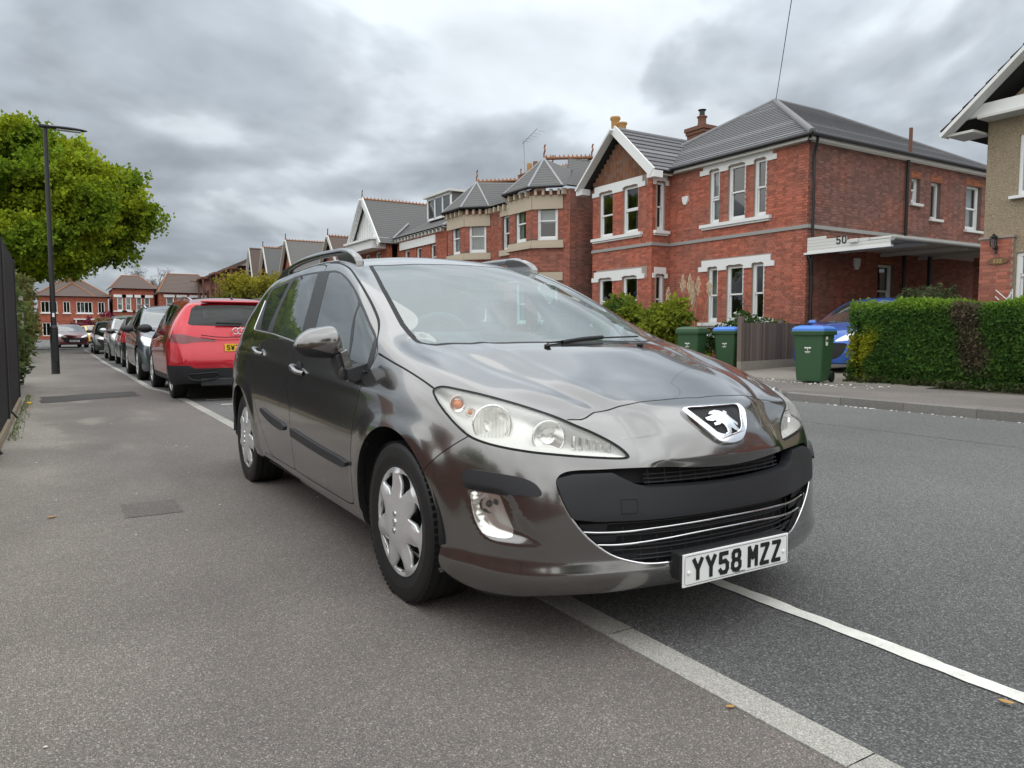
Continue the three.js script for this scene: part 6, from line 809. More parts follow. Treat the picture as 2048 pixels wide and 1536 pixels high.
{ // white gabled house with a flat dormer
  const H = thing('gabled_house', 'house with white boarded gable, slate roof, box dormer and bracketed eaves', 'house'); const ev = 6.1, Z = -14, SR = M.slate;
  const wl = (x0, x1, z, holes) => part(H, 'front_wall', wallGeo(V(x0, .1, z), V(1, 0, 0), x1 - x0, ev, holes), M.brickRed);
  const hw = [[-41.0, -40.2], [-39.3, -38.5]]; wl(-42.2, -37.4, -14.3, hw.map(([a, b]) => [a + 42.2, b + 42.2, 4.2, 5.5])); hw.forEach(([a, b]) => sash(H, MX((a + b) / 2, 4.3, -14.38), b - a, 1.3, {}));
  part(H, 'bay_canopy', [box(4.2, .5, .9, -39.7, 5.95, -13.9), box(4.6, .12, 1.1, -39.7, 6.24, -13.85)], M.whitePaint);
  const hw2 = [[-36.4, -35.7], [-34.8, -34.1], [-33.0, -32.3]]; wl(-37.4, -31.1, -14.9, hw2.map(([a, b]) => [a + 37.4, b + 37.4, 4.1, 5.4])); hw2.forEach(([a, b]) => sash(H, MX((a + b) / 2, 4.2, -14.98), b - a, 1.3, {}));
  part(H, 'window_head', box(4.6, .42, .08, -34.6, 5.75, -14.86), M.whitePaint); for (let k = 0; k < 14; k++) part(H, 'eaves_bracket', box(.10, .2, .22, -37.2 + k * .45, 6.12, -14.78), M.whiteWorn);
  part(H, 'side_wall', wallGeo(V(-31.1, .1, -15.19), V(0, 0, -1), 8.7, ev), M.brickRed); part(H, 'downpipe', bar(V(-31.0, 6.2, -15.6), V(-31.0, .1, -15.6), .05), M.blackIron);
  const A = V(-39.75, 8.75, -13.7), R = V(-39.75, 8.75, -22), gl = V(-42.4, 5.95, -13.7), gr = V(-37.1, 5.95, -13.7);
  slope(H, gr, V(-37.1, 5.95, -22), R, A, 22, [M.slate, M.slateWorn], { lift: .012, join: true, name: 'slate_slope' }); slope(H, V(-42.4, 5.95, -22), gl, A, R, 22, M.slate, { lift: .012, join: true, name: 'slate_slope' }); crest(H, A, R); finial(H, A.x, A.y, A.z);
  part(H, 'gable_boarding', extr([[-42.1, 6.2], [-37.4, 6.2], [-39.75, 8.65]], .1).translate(0, 0, -14.1), M.whitePaint); for (let k = -5; k <= 5; k++) part(H, 'gable_board', box(.02, 2.3 * (1 - Math.abs(k) / 6), .012, -39.75 + k * .4, 6.25 + 1.15 * (1 - Math.abs(k) / 6), -13.99), M.whiteWorn);
  for (const e of [gl, gr]) { part(H, 'bargeboard', beam(e.clone().add(V(0, -.1, .02)), A.clone().add(V(0, -.05, .02)), e === gl ? .08 : .34, e === gl ? .34 : .08, V(0, 0, 1)), M.whitePaint); for (let k = 0; k < 12; k++) { const p = e.clone().lerp(A, (k + .5) / 12); part(H, 'bargeboard_tooth', new THREE.ConeGeometry(.1, .2, 4).rotateX(Math.PI).translate(p.x, p.y - .28, p.z), M.whitePaint); } }
  const e0 = V(-37.3, 6.25, -14.6), e1 = V(-30.9, 6.25, -14.6), t0 = V(-36.0, 8.3, -18.5), t1 = V(-33.0, 8.3, -18.5); slope(H, e0, e1, t1, t0, 14, [M.slate], { lift: .012, join: true, name: 'slate_slope' }); slope(H, e1, V(-30.9, 6.25, -23), t1, t1, 14, [M.tileBrown], { lift: .012, join: true, name: 'slate_slope' }); ridge(H, e1, t1, M.leadGrey, .06, 'hip_roll'); ridge(H, e0, V(-38.3, 7.3, -16), M.leadGrey, .06, 'valley_flashing');
  const D = part(H, 'dormer', [box(2.9, 1.25, 2.6, -33.9, 7.65, -17.2)], M.slate); part(D, 'dormer_roof', box(3.2, .12, 2.9, -33.9, 8.33, -17.1), M.whiteWorn); part(D, 'dormer_front', [box(2.9, .12, .08, -33.9, 8.2, -15.87), box(2.9, .12, .08, -33.9, 7.1, -15.87), ...[-1.4, -.5, .45, 1.4].map(d => box(.1, 1.1, .08, -33.9 + d, 7.65, -15.87))], M.whitePaint); part(D, 'dormer_pane', box(2.7, 1.0, .02, -33.9, 7.65, -15.885), M.paneGlass);
  part(H, 'rear_wall', box(11.2, 6, .3, -36.6, 3.05, -23), M.brickBrown); part(H, 'far_wall', box(.3, 6, 9, -42.1, 3.05, -18.6), M.brickBrown); rebase(H, -36.6, .1, -14.9);
}
function terrace(label, x0, x1, zf, ev, rh, wallM, roofM, { gw = .45, trim = M.whiteWorn, clay = true, seedn = 0 } = {}) { // front gable at the left end, ridge running back, lower range beside it
  const H = thing('terrace_house', label, 'house', [0, 0, 0], 0, undefined), xm = lerp(x0, x1, gw), xc = (x0 + xm) / 2, zr = zf - 9; const U = V(1, 0, 0);
  const h1 = [[xc - .8 - x0, xc - .1 - x0, 3.9, 5.2], [xc + .1 - x0, xc + .8 - x0, 3.9, 5.2]].filter(q => q[0] > .2); part(H, 'front_wall', wallGeo(V(x0, 0, zf), U, xm - x0, ev, h1, .25, [[0, 0], [xm - x0, 0], [xm - x0, ev], [(xm - x0) / 2, rh - .15], [0, ev]]), wallM); h1.forEach(q => sash(H, MX(x0 + (q[0] + q[1]) / 2, 3.9, zf - .05), q[1] - q[0], 1.3, { mats: trim }));
  const n2 = Math.max(1, Math.floor((x1 - xm) / 2)), h2 = []; for (let k = 0; k < n2; k++) { const c = (x1 - xm) * (k + .5) / n2; h2.push([c - .4, c + .4, 3.9, 5.2]); } part(H, 'front_wall', wallGeo(V(xm, 0, zf - .8), U, x1 - xm, ev - .2, h2), wallM); h2.forEach(q => sash(H, MX(xm + (q[0] + q[1]) / 2, 3.9, zf - .85), .8, 1.3, { mats: trim }));
  part(H, 'side_wall', wallGeo(V(x1, 0, zf - 1.09), V(0, 0, -1), 7.7, ev - .2), wallM); const A = V(xc, rh, zf + .3), R = V(xc, rh, zr), e = .3;
  slope(H, V(xm + e, ev - .2, zf + .3), V(xm + e, ev - .2, zr), R, A, 16, roofM, { lift: .012, join: true, name: 'roof_slope' }); slope(H, V(x0 - e, ev - .2, zr), V(x0 - e, ev - .2, zf + .3), A, R, 16, roofM, { lift: .012, join: true, name: 'roof_slope' }); if (clay) { crest(H, A, R); finial(H, A.x, A.y, A.z, M.blackIron); } else ridge(H, A, R, roofM);
  for (const x of [x0 - e, xm + e]) part(H, 'bargeboard', beam(V(x, ev - .3, zf + .32), V(xc, rh - .05, zf + .32), x < xc ? .06 : .24, x < xc ? .24 : .06, V(0, 0, 1)), trim);
  slope(H, V(xm, ev - .1, zf - .5), V(x1 + .2, ev - .1, zf - .5), V(x1 + .2, rh - .2, zf - 4.5), V(xm, rh - .2, zf - 4.5), 14, roofM, { lift: .012, join: true, name: 'roof_slope' }); slope(H, V(x1 + .2, ev - .1, zf - 8.5), V(xm, ev - .1, zf - 8.5), V(xm, rh - .2, zf - 4.5), V(x1 + .2, rh - .2, zf - 4.5), 14, roofM, { lift: .012, join: true, name: 'roof_slope' });
  part(H, 'gable_end', extr([[0, ev - .2], [8, ev - .2], [4, rh - .25]], .2).rotateY(Math.PI / 2).translate(x1 - .2, 0, zf - .5), wallM); rebase(H, (x0 + x1) / 2, 0, zf); return H;
}
terrace('brown gabled house with tiled roof left of the white boarded gable', -49.5, -43, -14.5, 5.6, 7.5, M.brickBrown, M.tileBrown, { gw: .5 });
terrace('house with worn slate roof and crested ridge above the yellow-green tree', -58.5, -50, -14, 5.6, 8.1, M.brickRed, M.slateWorn, { gw: .38 });
terrace('narrow slate roofed house with a tall black finial beside the flats', -63.5, -59, -13.5, 5.4, 8.0, M.brickRed, M.slate, { gw: .6 });
terrace('house with twin steep brown gables above the yellow-green tree', -68.5, -64, -13.5, 5.2, 8.4, M.brickBrown, M.tileBrown, { gw: .5, clay: false });
// two unseen houses added behind the viewer for the grey car to mirror
terrace('red brick gabled house behind the viewer on the far side', 5, 14, -14.5, 5.6, 8.1, M.brickRed, M.slate, { gw: .45 });
terrace('brown brick gabled house further behind the viewer', 15.5, 25, -14.5, 5.6, 8.1, M.brickBrown, M.tileBrown, { gw: .45 });
{ // brown block of flats with balconies
  const H = thing('block_of_flats', 'long brown brick block of flats with hipped roof and balconies behind the red car', 'building'); const x0 = -104, x1 = -70, zf = -13.5, ev = 7.0;
  const holes = []; for (let k = 0; k < 9; k++) for (const y of [1.2, 4.2]) holes.push([1.6 + k * 3.6, 3.0 + k * 3.6, y, y + 1.5]); part(H, 'front_wall', wallGeo(V(x0, 0, zf), V(1, 0, 0), x1 - x0, ev, holes), M.brickBrown); holes.forEach(q => sash(H, MX(x0 + (q[0] + q[1]) / 2, q[2], zf - .08), q[1] - q[0], 1.5, { rail: 0, vert: 1, mats: M.brickDark }));
  part(H, 'side_wall', wallGeo(V(x1, 0, zf - .29), V(0, 0, -1), 11.7, ev, [[2, 3.4, 1.2, 2.7], [2, 3.4, 4.2, 5.7], [6, 7.4, 4.2, 5.7]]), M.brickBrown); part(H, 'left_wall', box(.3, ev, 12, x0, ev / 2, zf - 6), M.brickBrown);
  const a = V(x0 - .6, ev, zf + .7), b = V(x1 + .6, ev, zf + .7), c = V(x1 - 6, 10.2, zf - 6), d = V(x0 + 6, 10.2, zf - 6); slope(H, a, b, c, d, 22, M.tileBrown, { join: true, name: 'roof_slope' }); slope(H, b, V(x1 + .6, ev, zf - 12.6), c, c, 22, M.tileBrown, { join: true, name: 'roof_slope' }); slope(H, V(x0 - .6, ev, zf - 12.6), a, d, d, 22, M.tileBrown, { join: true, name: 'roof_slope' }); ridge(H, c, d, M.tileBrown, .1);
  for (const x of [-72.5, -80, -88, -96]) { const bal = part(H, 'balcony', box(3.2, .16, 1.3, x, 3.5, zf + .6), M.brickDark); part(bal, 'balcony_roof', box(3.4, .2, 1.6, x, 6.9, zf + .6), M.brickDark); for (let k = 0; k <= 16; k++) part(bal, 'baluster', box(.05, .95, .05, x - 1.55 + k * .194, 4.05, zf + 1.2), M.tileBrown); part(bal, 'handrail', box(3.2, .08, .08, x, 4.55, zf + 1.2), M.tileBrown); for (const s of [-1.55, 1.55]) part(bal, 'balcony_post', box(.16, 6.8, .16, x + s, 3.4, zf + 1.2), M.brickDark); }
  rebase(H, -87, 0, zf);
}
// houses that close the view at the bend, facing the camera
function frontHouse(label, x, z0, z1, ev, rh, wallM, roofM, kind) {
  const H = thing('end_house', label, 'house'); const U = V(0, 0, -1), L = z0 - z1, o = V(x, 0, z0); const W = [];
  const hw = Math.min(.45, L * .07); if (kind === 'semi') for (const q0 of [0, L / 2]) W.push([q0 + L * .04, q0 + L * .27, 3.0, 4.3], [q0 + L * .35, q0 + L * .45, 3.0, 4.3], [q0 + L * .05, q0 + L * .27, .4, 1.9]); else for (const y of [.6, 3.3]) for (const c of [L * .16, L * .36, L * .62, L * .82]) W.push([c - hw, c + hw, y, y + 1.6]);
  part(H, 'front_wall', wallGeo(o, U, L, ev, W.filter(q => q[1] < L)), wallM); W.filter(q => q[1] < L).forEach(q => sash(H, basis(o, U).multiply(MX((q[0] + q[1]) / 2, q[2], -.05)), q[1] - q[0], q[3] - q[2], { rail: kind === 'semi' ? 0 : .5, vert: kind === 'semi' ? (q[1] - q[0] > 1.5 ? 3 : 1) : 0, curtains: kind === 'semi' ? 0 : 3 }));
  if (kind !== 'semi') for (const q of W) { part(H, 'window_head', box(1.3, .3, .12, (q[0] + q[1]) / 2, q[3] + .12, .04).applyMatrix4(basis(o, U)), M.whitePaint); part(H, 'window_sill', box(1.4, .14, .2, (q[0] + q[1]) / 2, q[2] - .05, .06).applyMatrix4(basis(o, U)), M.whitePaint); } else for (const q of W) if (q[2] > 2) part(H, 'window_sill', box(q[1] - q[0] + .2, .1, .16, (q[0] + q[1]) / 2, q[2] - .05, .06).applyMatrix4(basis(o, U)), M.whitePaint);
  for (const zz of [z0 - .13, z1 + .13]) part(H, 'side_wall', box(7.6, ev, .25, x - 4.2, ev / 2, zz), wallM);
  const e = .35, a = V(x + e, ev, z0 + e), b = V(x + e, ev, z1 - e), hip = kind === 'semi' ? 2.6 : 1.2, c = V(x - 4, rh, z1 + hip), d = V(x - 4, rh, z0 - hip); slope(H, a, b, c, d, 14, roofM, { join: true, name: 'roof_slope' }); slope(H, b, V(x - 8, ev, z1 - e), c, c, 14, roofM, { join: true, name: 'roof_slope' }); slope(H, V(x - 8, ev, z0 + e), a, d, d, 14, roofM, { join: true, name: 'roof_slope' }); ridge(H, a, d, M.ridgeClay, .1, 'hip_tiles'); ridge(H, b, c, M.ridgeClay, .1, 'hip_tiles'); ridge(H, c, d, M.ridgeClay, .1);
  if (kind === 'semi') { const zc = (z0 + z1) / 2, g = V(x + e + .02, ev, zc + 2.2), g2 = V(x + e + .02, ev, zc - 2.2), t = V(x - 3, rh - .4, zc); ridge(H, g, t, M.ridgeClay, .08, 'hip_tiles'); ridge(H, g2, t, M.ridgeClay, .08, 'hip_tiles'); part(H, 'porch', [box(1.6, .12, 2.4, x + .8, 2.3, z0 - 4.6), box(.1, 2.3, .1, x + 1.5, 1.15, z0 - 3.6), box(.1, 2.3, .1, x + 1.5, 1.15, z0 - 5.6)], M.whitePaint); part(H, 'chimney', [box(1.2, 1.6, .8, x - 4, rh + .5, zc)], M.brickDark); }
  rebase(H, x - 4, 0, (z0 + z1) / 2);
}
frontHouse('semi-detached brick house with orange hip tiles behind the street lamp', -96, 3.5, -3.4, 4.9, 7.0, M.brickRed, M.tileBrown, 'semi');
frontHouse('brick house with two white window pairs behind the silver car', -95, -3.9, -8.2, 5.9, 7.6, M.brickRed, M.tileBrown, 'pair');
frontHouse('bay fronted brick house with dark roof at the bend in the road', -92, -8.6, -14.5, 5.4, 7.8, M.brickRed, M.tileBrown, 'pair');
frontHouse('orange roofed house half hidden by the big tree at left', -104, 14, 4.2, 5.4, 8.2, M.brickRed, M.tileRust, 'semi');
{ // pebbledashed house at the right edge
  const H = thing('pebbledash_house', 'beige pebbledashed house with white bargeboards and brick corner at right edge', 'house');
  const peb = tex(512, 512, (i, j) => { const a = vnoise(i / 4.2, j / 4.2, 3), b = hash2(Math.floor(i / 3), Math.floor(j / 3), 9), v = .55 + .55 * (a * .55 + b * .45 - .4); return b > .93 ? [v * .55, v * .5, v * .45] : b < .08 ? [1, .97, .9] : [v, v * .95, v * .86]; }), pb = tex(512, 512, (i, j) => vnoise(i / 4.2, j / 4.2, 3)); for (const t of [peb, pb]) t.repeat.set(1 / 1.4, 1 / 1.4);
  M.pebble = new THREE.MeshStandardMaterial({ map: peb, bumpMap: pb, bumpScale: .012, roughness: .95, color: new THREE.Color().setRGB(.52, .44, .34) }); M.pebble.name = 'pebble';
  const x0 = -5.75, zf = -15, L = 7.5, U = V(1, 0, 0), win = [[.62, 2.9, 3.72, 4.95], [.66, 2.0, .9, 2.55]];
  part(H, 'front_wall', wallGeo(V(x0, .1, zf), U, L, 5.35, win), M.pebble); part(H, 'gable_wall', extr([[x0, 5.45], [x0 + L, 5.45], [x0 + L / 2, 8.6]], .2).translate(0, 0, zf - .2), M.pebble); part(H, 'side_wall', wallGeo(V(x0, .1, zf - 9), V(0, 0, 1), 8.71, 5.35), M.pebble); part(H, 'far_wall', box(.25, 5.4, 9, x0 + L, 2.8, zf - 4.5), M.pebble);
  sash(H, MX(x0 + 1.76, 3.82, zf - .03), 2.28, 1.23, { rail: 0, vert: 2 }); sash(H, MX(x0 + 1.33, 1.0, zf - .03), 1.34, 1.65, { rail: .72 }); part(H, 'window_sill', box(2.5, .06, .16, x0 + 1.76, 3.78, zf + .05), M.whitePaint);
  const B = new Bricks(), bo = V(x0 - .02, .1, zf + .06), t = redTone(.25); B.panel(bo, U, .64, 2.88, [], (u, v, s) => t(u, v, s).map(x => x * 1.05)); part(H, 'brick_corner', [box(.64, 2.88, .06, x0 + .30, 1.54, zf + .032), box(.7, .05, .1, x0 + .3, 3.0, zf + .05)], M.mortar); B.build(H);
  const ga = V(x0 + L / 2, 9.0, zf + .55), gl = V(x0 - .62, 5.2, zf + .55); part(H, 'bargeboard', beam(gl.clone().add(V(.0, -.02, .02)), ga.clone().add(V(0, -.02, .02)), .07, .30, V(0, 0, 1)), M.whitePaint); part(H, 'bargeboard', beam(V(x0 + L + .62, 5.2, zf + .57), V(ga.x, ga.y - .02, zf + .57), .30, .07, V(0, 0, 1)), M.whitePaint);
  slope(H, V(gl.x - .05, gl.y + .1, zf - 9), V(gl.x - .05, gl.y + .1, zf + .6), V(ga.x, ga.y + .1, zf + .6), V(ga.x, ga.y + .1, zf - 9), 20, M.tileBrown, { join: true, name: 'roof_slope' }); slope(H, V(x0 + L + .62, 5.25, zf + .6), V(x0 + L + .62, 5.25, zf - 9), V(ga.x, ga.y + .1, zf - 9), V(ga.x, ga.y + .1, zf + .6), 20, M.tileBrown, { join: true, name: 'roof_slope' });
  part(H, 'tie_beam', box(L + .6, .24, .10, x0 + L / 2, 5.62, zf + .35), M.whitePaint); part(H, 'soffit', [box(L, .05, .5, x0 + L / 2, 5.46, zf + .22), box(.55, .05, .7, x0 - .3, 5.2, zf + .2)], M.whiteWorn);
  const l = part(H, 'wall_lantern', [box(.10, .02, .10, x0 + .30, 2.98, zf + .2), box(.02, .16, .02, x0 + .26, 2.88, zf + .16), box(.02, .16, .02, x0 + .34, 2.88, zf + .16), box(.02, .16, .02, x0 + .26, 2.88, zf + .24), box(.02, .16, .02, x0 + .34, 2.88, zf + .24), new THREE.ConeGeometry(.09, .09, 6).translate(x0 + .30, 3.03, zf + .2), box(.03, .03, .14, x0 + .30, 2.76, zf + .14), box(.05, .16, .02, x0 + .30, 2.74, zf + .08)], M.blackIron); part(l, 'lantern_glass', box(.07, .14, .07, x0 + .30, 2.88, zf + .2), M.glassClear);
  const sg = part(H, 'name_board', cyl(.21, .21, .02, 28, 0, 0, 0, 'z').scale(1, .34, 1).translate(x0 + .34, 2.50, zf + .085), mat('boardWood', [.16, .085, .035], .6)); part(sg, 'board_lettering', [...'232'].map((c, i) => strokeChar(c, .045, .07, .012, .004).translate(x0 + .26 + i * .06, 2.465, zf + .096)), mat('goldPaint', [.5, .36, .14], .5));
  for (let k = 0; k < 4; k++) part(H, 'trellis_slat', bar(V(x0 + .30 + k * .13, 1.35, zf + .14), V(x0 + .62 + k * .02, 1.75 + k * .05, zf + .14), .012, 5), M.whitePaint); for (let k = 0; k < 3; k++) part(H, 'trellis_slat', bar(V(x0 + .66, 1.3 + k * .16, zf + .15), V(x0 + .36, 1.62 + k * .14, zf + .15), .012, 5), M.whitePaint);
  rebase(H, x0 + L / 2, .1, zf);
}
// ---------------------------------------------------------------- street furniture, fences, bins
{ // lamp post
  const P = thing('street_lamp', 'tall black street lamp on the near pavement with flat LED head', 'street lamp', [-18.4, 0, 1.995]);
  part(P, 'base_column', [cyl(.085, .09, 1.12, 20, 0, .56, 0), cyl(.06, .085, .06, 20, 0, 1.15, 0)], M.blackIron); part(P, 'pole', cyl(.045, .06, 4.7, 16, 0, 3.5, 0), M.blackIron); part(P, 'service_door', box(.02, .5, .10, .085, .55, 0, .005), M.plasticDark);
  part(P, 'white_band', cyl(.056, .057, .40, 16, 0, 2.0, 0), M.whitePaint); part(P, 'number_label', box(.012, .10, .05, .062, 1.42, .0), M.whitePaint);
  part(P, 'lamp_head', [new THREE.SphereGeometry(1, 20, 10).scale(.13, .045, .46).translate(0, 5.86, -.42), box(.20, .06, .22, 0, 5.86, .02, .02)], M.plasticBlack); part(P, 'light_panel', box(.18, .012, .50, 0, 5.815, -.48), mat('ledPanel', [.55, .56, .55], .4)); part(P, 'photocell', cyl(.03, .03, .06, 12, 0, 5.92, -.10), M.whiteWorn);
}
{ // railing: close set pickets, a section at a time
  for (const [xa, xb, lab] of [[-10.08, -7.25, 'black close-picket railing panel at the left edge beside the green bush'], [-7.15, -4.3, 'black railing panel left of the frame next to the pavement']]) {
    const R = thing('railing', lab, 'railing', [0, 0, 0], 0, 'railing panels along the near pavement'); const z = 2.46, n = Math.round((xb - xa) / .082);
    for (let k = 0; k <= n; k++) { const x = lerp(xa, xb, k / n), big = k === 0 || k === n; part(R, big ? 'post' : 'picket', big ? box(.06, 2.02, .06, x, 1.05, z) : merge([box(.028, 1.92, .028, x, 1.06, z), new THREE.ConeGeometry(.022, .09, 4).translate(x, 2.06, z)]), M.blackIron); }
    for (const y of [.16, 1.08, 1.84]) part(R, 'rail', box(xb - xa, .05, .014, (xa + xb) / 2, y, z + .03), M.blackIron); part(R, 'support_leg', bar(V(xb - .3, .05, z - .08), V(xb - .3, .16, z), .012, 6), M.blackIron); rebase(R, (xa + xb) / 2, 0, z);
  }
  const wm = mk('wallStone', kerbCol, kerbBmp, [.44, .36, .26], .6, .004); wm.vertexColors = false; for (const [x, w] of [[-8.6, 2.9], [-5.6, 2.8]]) single('low_wall', box(w, .10, .20, x, .05, 2.52, .015), wm, 'low sandstone footing under the black railing, block at x ' .replace(/, block at x /, '') + (x < -8 ? ' at the left edge' : ' outside the frame'), 'wall', 'railing footings');
  { const W = thing('garden_wall', 'low brown brick garden wall with square piers beside the viewer, outside the frame', 'wall'); part(W, 'wall', box(14, .75, .22, 3.2, .375, 2.9), M.brickBrown); part(W, 'coping', box(14.1, .07, .30, 3.2, .785, 2.9, .01), M.creamStone); for (const x of [-3.8, -1, 1.8, 4.6, 7.4]) { part(W, 'pier', box(.36, 1.15, .36, x, .575, 2.9), M.brickBrown); part(W, 'pier_cap', box(.44, .09, .44, x, 1.19, 2.9, .015), M.creamStone); } rebase(W, 3.2, 0, 2.9); }  // unseen wall and piers, added for the front wing to reflect
  single('gate_pier', [box(.5, 2.35, .5, -10.6, 1.17, 3.2, .01), box(.62, .12, .62, -10.6, 2.40, 3.2, .02)], M.whiteWorn, 'white rendered gate pier behind the top of the black railing', 'pier');
  const gp = thing('timber_post', 'weathered grey timber fence post by the hedge left of the lamp', 'post', [-21.5, 0, 2.75]); part(gp, 'post', box(.12, 2.0, .12, 0, 1.0, 0), mat('timberGrey', [.32, .30, .28], .9)); part(gp, 'side_panel', box(.9, 1.7, .03, -.5, .85, .05), mat('timberDark', [.04, .05, .045], .9));
}
{ // slatted timber fence on a concrete base, running back from the far pavement
  const F = thing('slat_fence', 'brown weathered timber fence of upright slats between the bins and the driveway', 'fence'); const a = V(-9.25, 0, -11.6), b = V(-10.05, 0, -15.4), d = b.clone().sub(a), L = d.length(), n = 44; d.normalize(); const W = [mat('slatA', [.115, .088, .078], .9), mat('slatB', [.15, .115, .10], .9), mat('slatC', [.085, .066, .06], .9)], ry = Math.atan2(-d.z, d.x);
  for (let k = 0; k < n; k++) { const p = a.clone().addScaledVector(d, (k + .5) * L / n); part(F, 'slat', box(L / n * .86, .92 + rr(-.012, .012), .018, 0, 0, 0).rotateY(ry).translate(p.x + rr(-.004, .004), .77, p.z), pick(W)); }
  for (const [t, h] of [[0, 1.32], [.5, 1.25], [1, 1.3]]) { const p = a.clone().addScaledVector(d, t * L); part(F, 'fence_post', box(.10, h, .10, 0, 0, 0).rotateY(ry).translate(p.x - .06, h / 2 + .06, p.z), W[1]); }
  for (const y of [.5, 1.05]) part(F, 'fence_rail', beam(a.clone().add(V(-.05, y, 0)), b.clone().add(V(-.05, y, 0)), .04, .07), W[2]); part(F, 'concrete_base', beam(a.clone().add(V(0, .18, .1)), b.clone().add(V(0, .18, 0)), .10, .30), M.driveConcrete.clone()); F.children[F.children.length - 1].material.vertexColors = false; rebase(F, a.x, .05, a.z);
}
// wheeled bins
mat('binGreen', [.030, .085, .035], .5); mat('binBlue', [.06, .20, .62], .45); mat('binWhite', [.75, .76, .74], .6);
function bin(label, x, y, z, turn, lidM, extra) {
  const B = thing('wheeled_bin', label, 'bin', [x, y, z], turn, 'green wheeled bins'); const s0 = .46, s1 = .56, h = .95, pos = []; const ring = (s, d, yy, r = .05) => { const o = []; for (const [cx, cz, a0] of [[s / 2 - r, d / 2 - r, 0], [-s / 2 + r, d / 2 - r, 1], [-s / 2 + r, -d / 2 + r, 2], [s / 2 - r, -d / 2 + r, 3]]) for (let k = 0; k <= 3; k++) { const a = (a0 + k / 3) * Math.PI / 2; o.push([cx + r * Math.cos(a), yy, cz + r * Math.sin(a)]); } return o; };
  const loft = rings => { const n = rings[0].length, P = rings.flat(2), I = []; for (let i = 0; i + 1 < rings.length; i++) for (let k = 0; k < n; k++) { const a = i * n + k, b = i * n + (k + 1) % n; I.push(a, a + n, b, b, a + n, b + n); } for (const [r, f] of [[0, 1], [rings.length - 1, 0]]) for (let k = 1; k + 1 < n; k++) f ? I.push(r * n, r * n + k, r * n + k + 1) : I.push(r * n, r * n + k + 1, r * n + k); const g = new THREE.BufferGeometry(); g.setAttribute('position', new THREE.Float32BufferAttribute(P, 3)); g.setIndex(I); return toCreased(g, .6); };
  part(B, 'body', loft([ring(.44, .50, .03), ring(.46, .53, .10), ring(.54, .66, .88)]), M.binGreen); part(B, 'rim', loft([ring(.60, .73, .87), ring(.61, .75, .93), ring(.58, .71, .95)]), M.binGreen);
  const lid = part(B, 'lid', loft([ring(.59, .73, .945), ring(.585, .72, .985), ring(.50, .62, 1.025), ring(.40, .5, 1.035)]), lidM); part(lid, 'lid_ridge', box(.42, .02, .05, 0, 1.035, .18, .008), lidM); part(B, 'handle', bar(V(-.24, .97, -.40), V(.24, .97, -.40), .016, 8), M.binGreen);
  for (const sx of [-1, 1]) part(B, 'wheel', [cyl(.10, .10, .05, 20, sx * .25, .10, -.25, 'x'), cyl(.04, .04, .06, 12, sx * .25, .10, -.25, 'x')], M.tyreRubber);
  // council mark: a pale tree-like emblem, and a number label where the bin has one
  const mark = []; for (const [dx, dy, r] of [[0, .05, .03], [-.035, .03, .026], [.035, .03, .026], [-.015, .07, .022], [.018, .068, .022]]) mark.push(new THREE.CircleGeometry(r, 12).translate(dx, dy, 0)); mark.push(new THREE.PlaneGeometry(.012, .05).translate(0, -.005, 0), new THREE.PlaneGeometry(.10, .010).translate(0, -.05, 0), new THREE.PlaneGeometry(.08, .007).translate(0, -.07, 0)); const g = merge(mark); g.rotateX(-.083); part(B, 'council_emblem', g.translate(0, .62, .3135), M.binWhite);
  if (extra) { const q = part(B, 'number_label', new THREE.PlaneGeometry(.12, .16).rotateY(Math.PI / 2).translate(.2775, .76, .14).rotateZ(0), M.binWhite); part(q, 'label_digits', [...'48A'].map((c, i) => strokeChar(c, .030, .05, .009, .002).rotateY(Math.PI / 2).translate(.2785, .745, .19 - i * .036)), M.inkBlack); }
  return B;
}
bin('green wheeled bin with blue lid standing alone at the driveway entrance', -6.12, .10, -9.95, .30, M.binBlue, true);
bin('green wheeled bin with plain green lid behind the grey car', -10.55, .10, -11.3, .42, M.binGreen, false);
bin('green wheeled bin with blue lid beside the shrub behind the grey car', -9.95, .10, -11.95, .35, M.binBlue, false);
// ---------------------------------------------------------------- trees, hedges, shrubs
const leafMat = (name, c, tr = .28) => mat(name, c, .95, { transmission: tr, thickness: 0, specularIntensity: .25, side: THREE.DoubleSide });
leafMat('leafLime', [1, 1, 1], .38); mat('bark', [.07, .055, .042], .95);
const clump = (n, s, w = .5) => { const L = []; for (let i = 0; i < n; i++) { const g = new THREE.BufferGeometry(); const l = s * rr(.7, 1.2), h = l * w * .5; g.setAttribute('position', new THREE.Float32BufferAttribute([0, 0, 0, l * .45, h, l * .08, l, 0, -l * .05, 0, 0, 0, l, 0, -l * .05, l * .45, -h, l * .08], 3)); g.computeVertexNormals(); g.setAttribute('uv', new THREE.Float32BufferAttribute(new Float32Array(12), 2)); g.rotateX(rnd() * 6.3); g.rotateZ(rr(-1.2, 1.2)); g.rotateY(rnd() * 6.3); L.push(g.translate(rr(-.5, .5) * s, rr(-.4, .4) * s, rr(-.5, .5) * s)); } return merge(L); };
function leaves(parent, name, geo, pts, tint, smin, smax, m = M.leafLime) { const im = new THREE.InstancedMesh(geo, m, pts.length), d = new THREE.Object3D(), c = new THREE.Color(); pts.forEach((p, i) => { d.position.set(p[0], p[1], p[2]); d.rotation.set(rnd() * 6.3, rnd() * 6.3, rnd() * 6.3); d.scale.setScalar(rr(smin, smax)); d.updateMatrix(); im.setMatrixAt(i, d.matrix); const t = tint(p, i), k = rr(.75, 1.25); im.setColorAt(i, c.setRGB(t[0] * k, t[1] * k, t[2] * k)); }); im.name = name; im.userData.kind = 'stuff'; im.castShadow = im.receiveShadow = true; parent.add(im); return im; }
const mixc = (a, b, t) => a.map((x, i) => lerp(x, b[i], t));
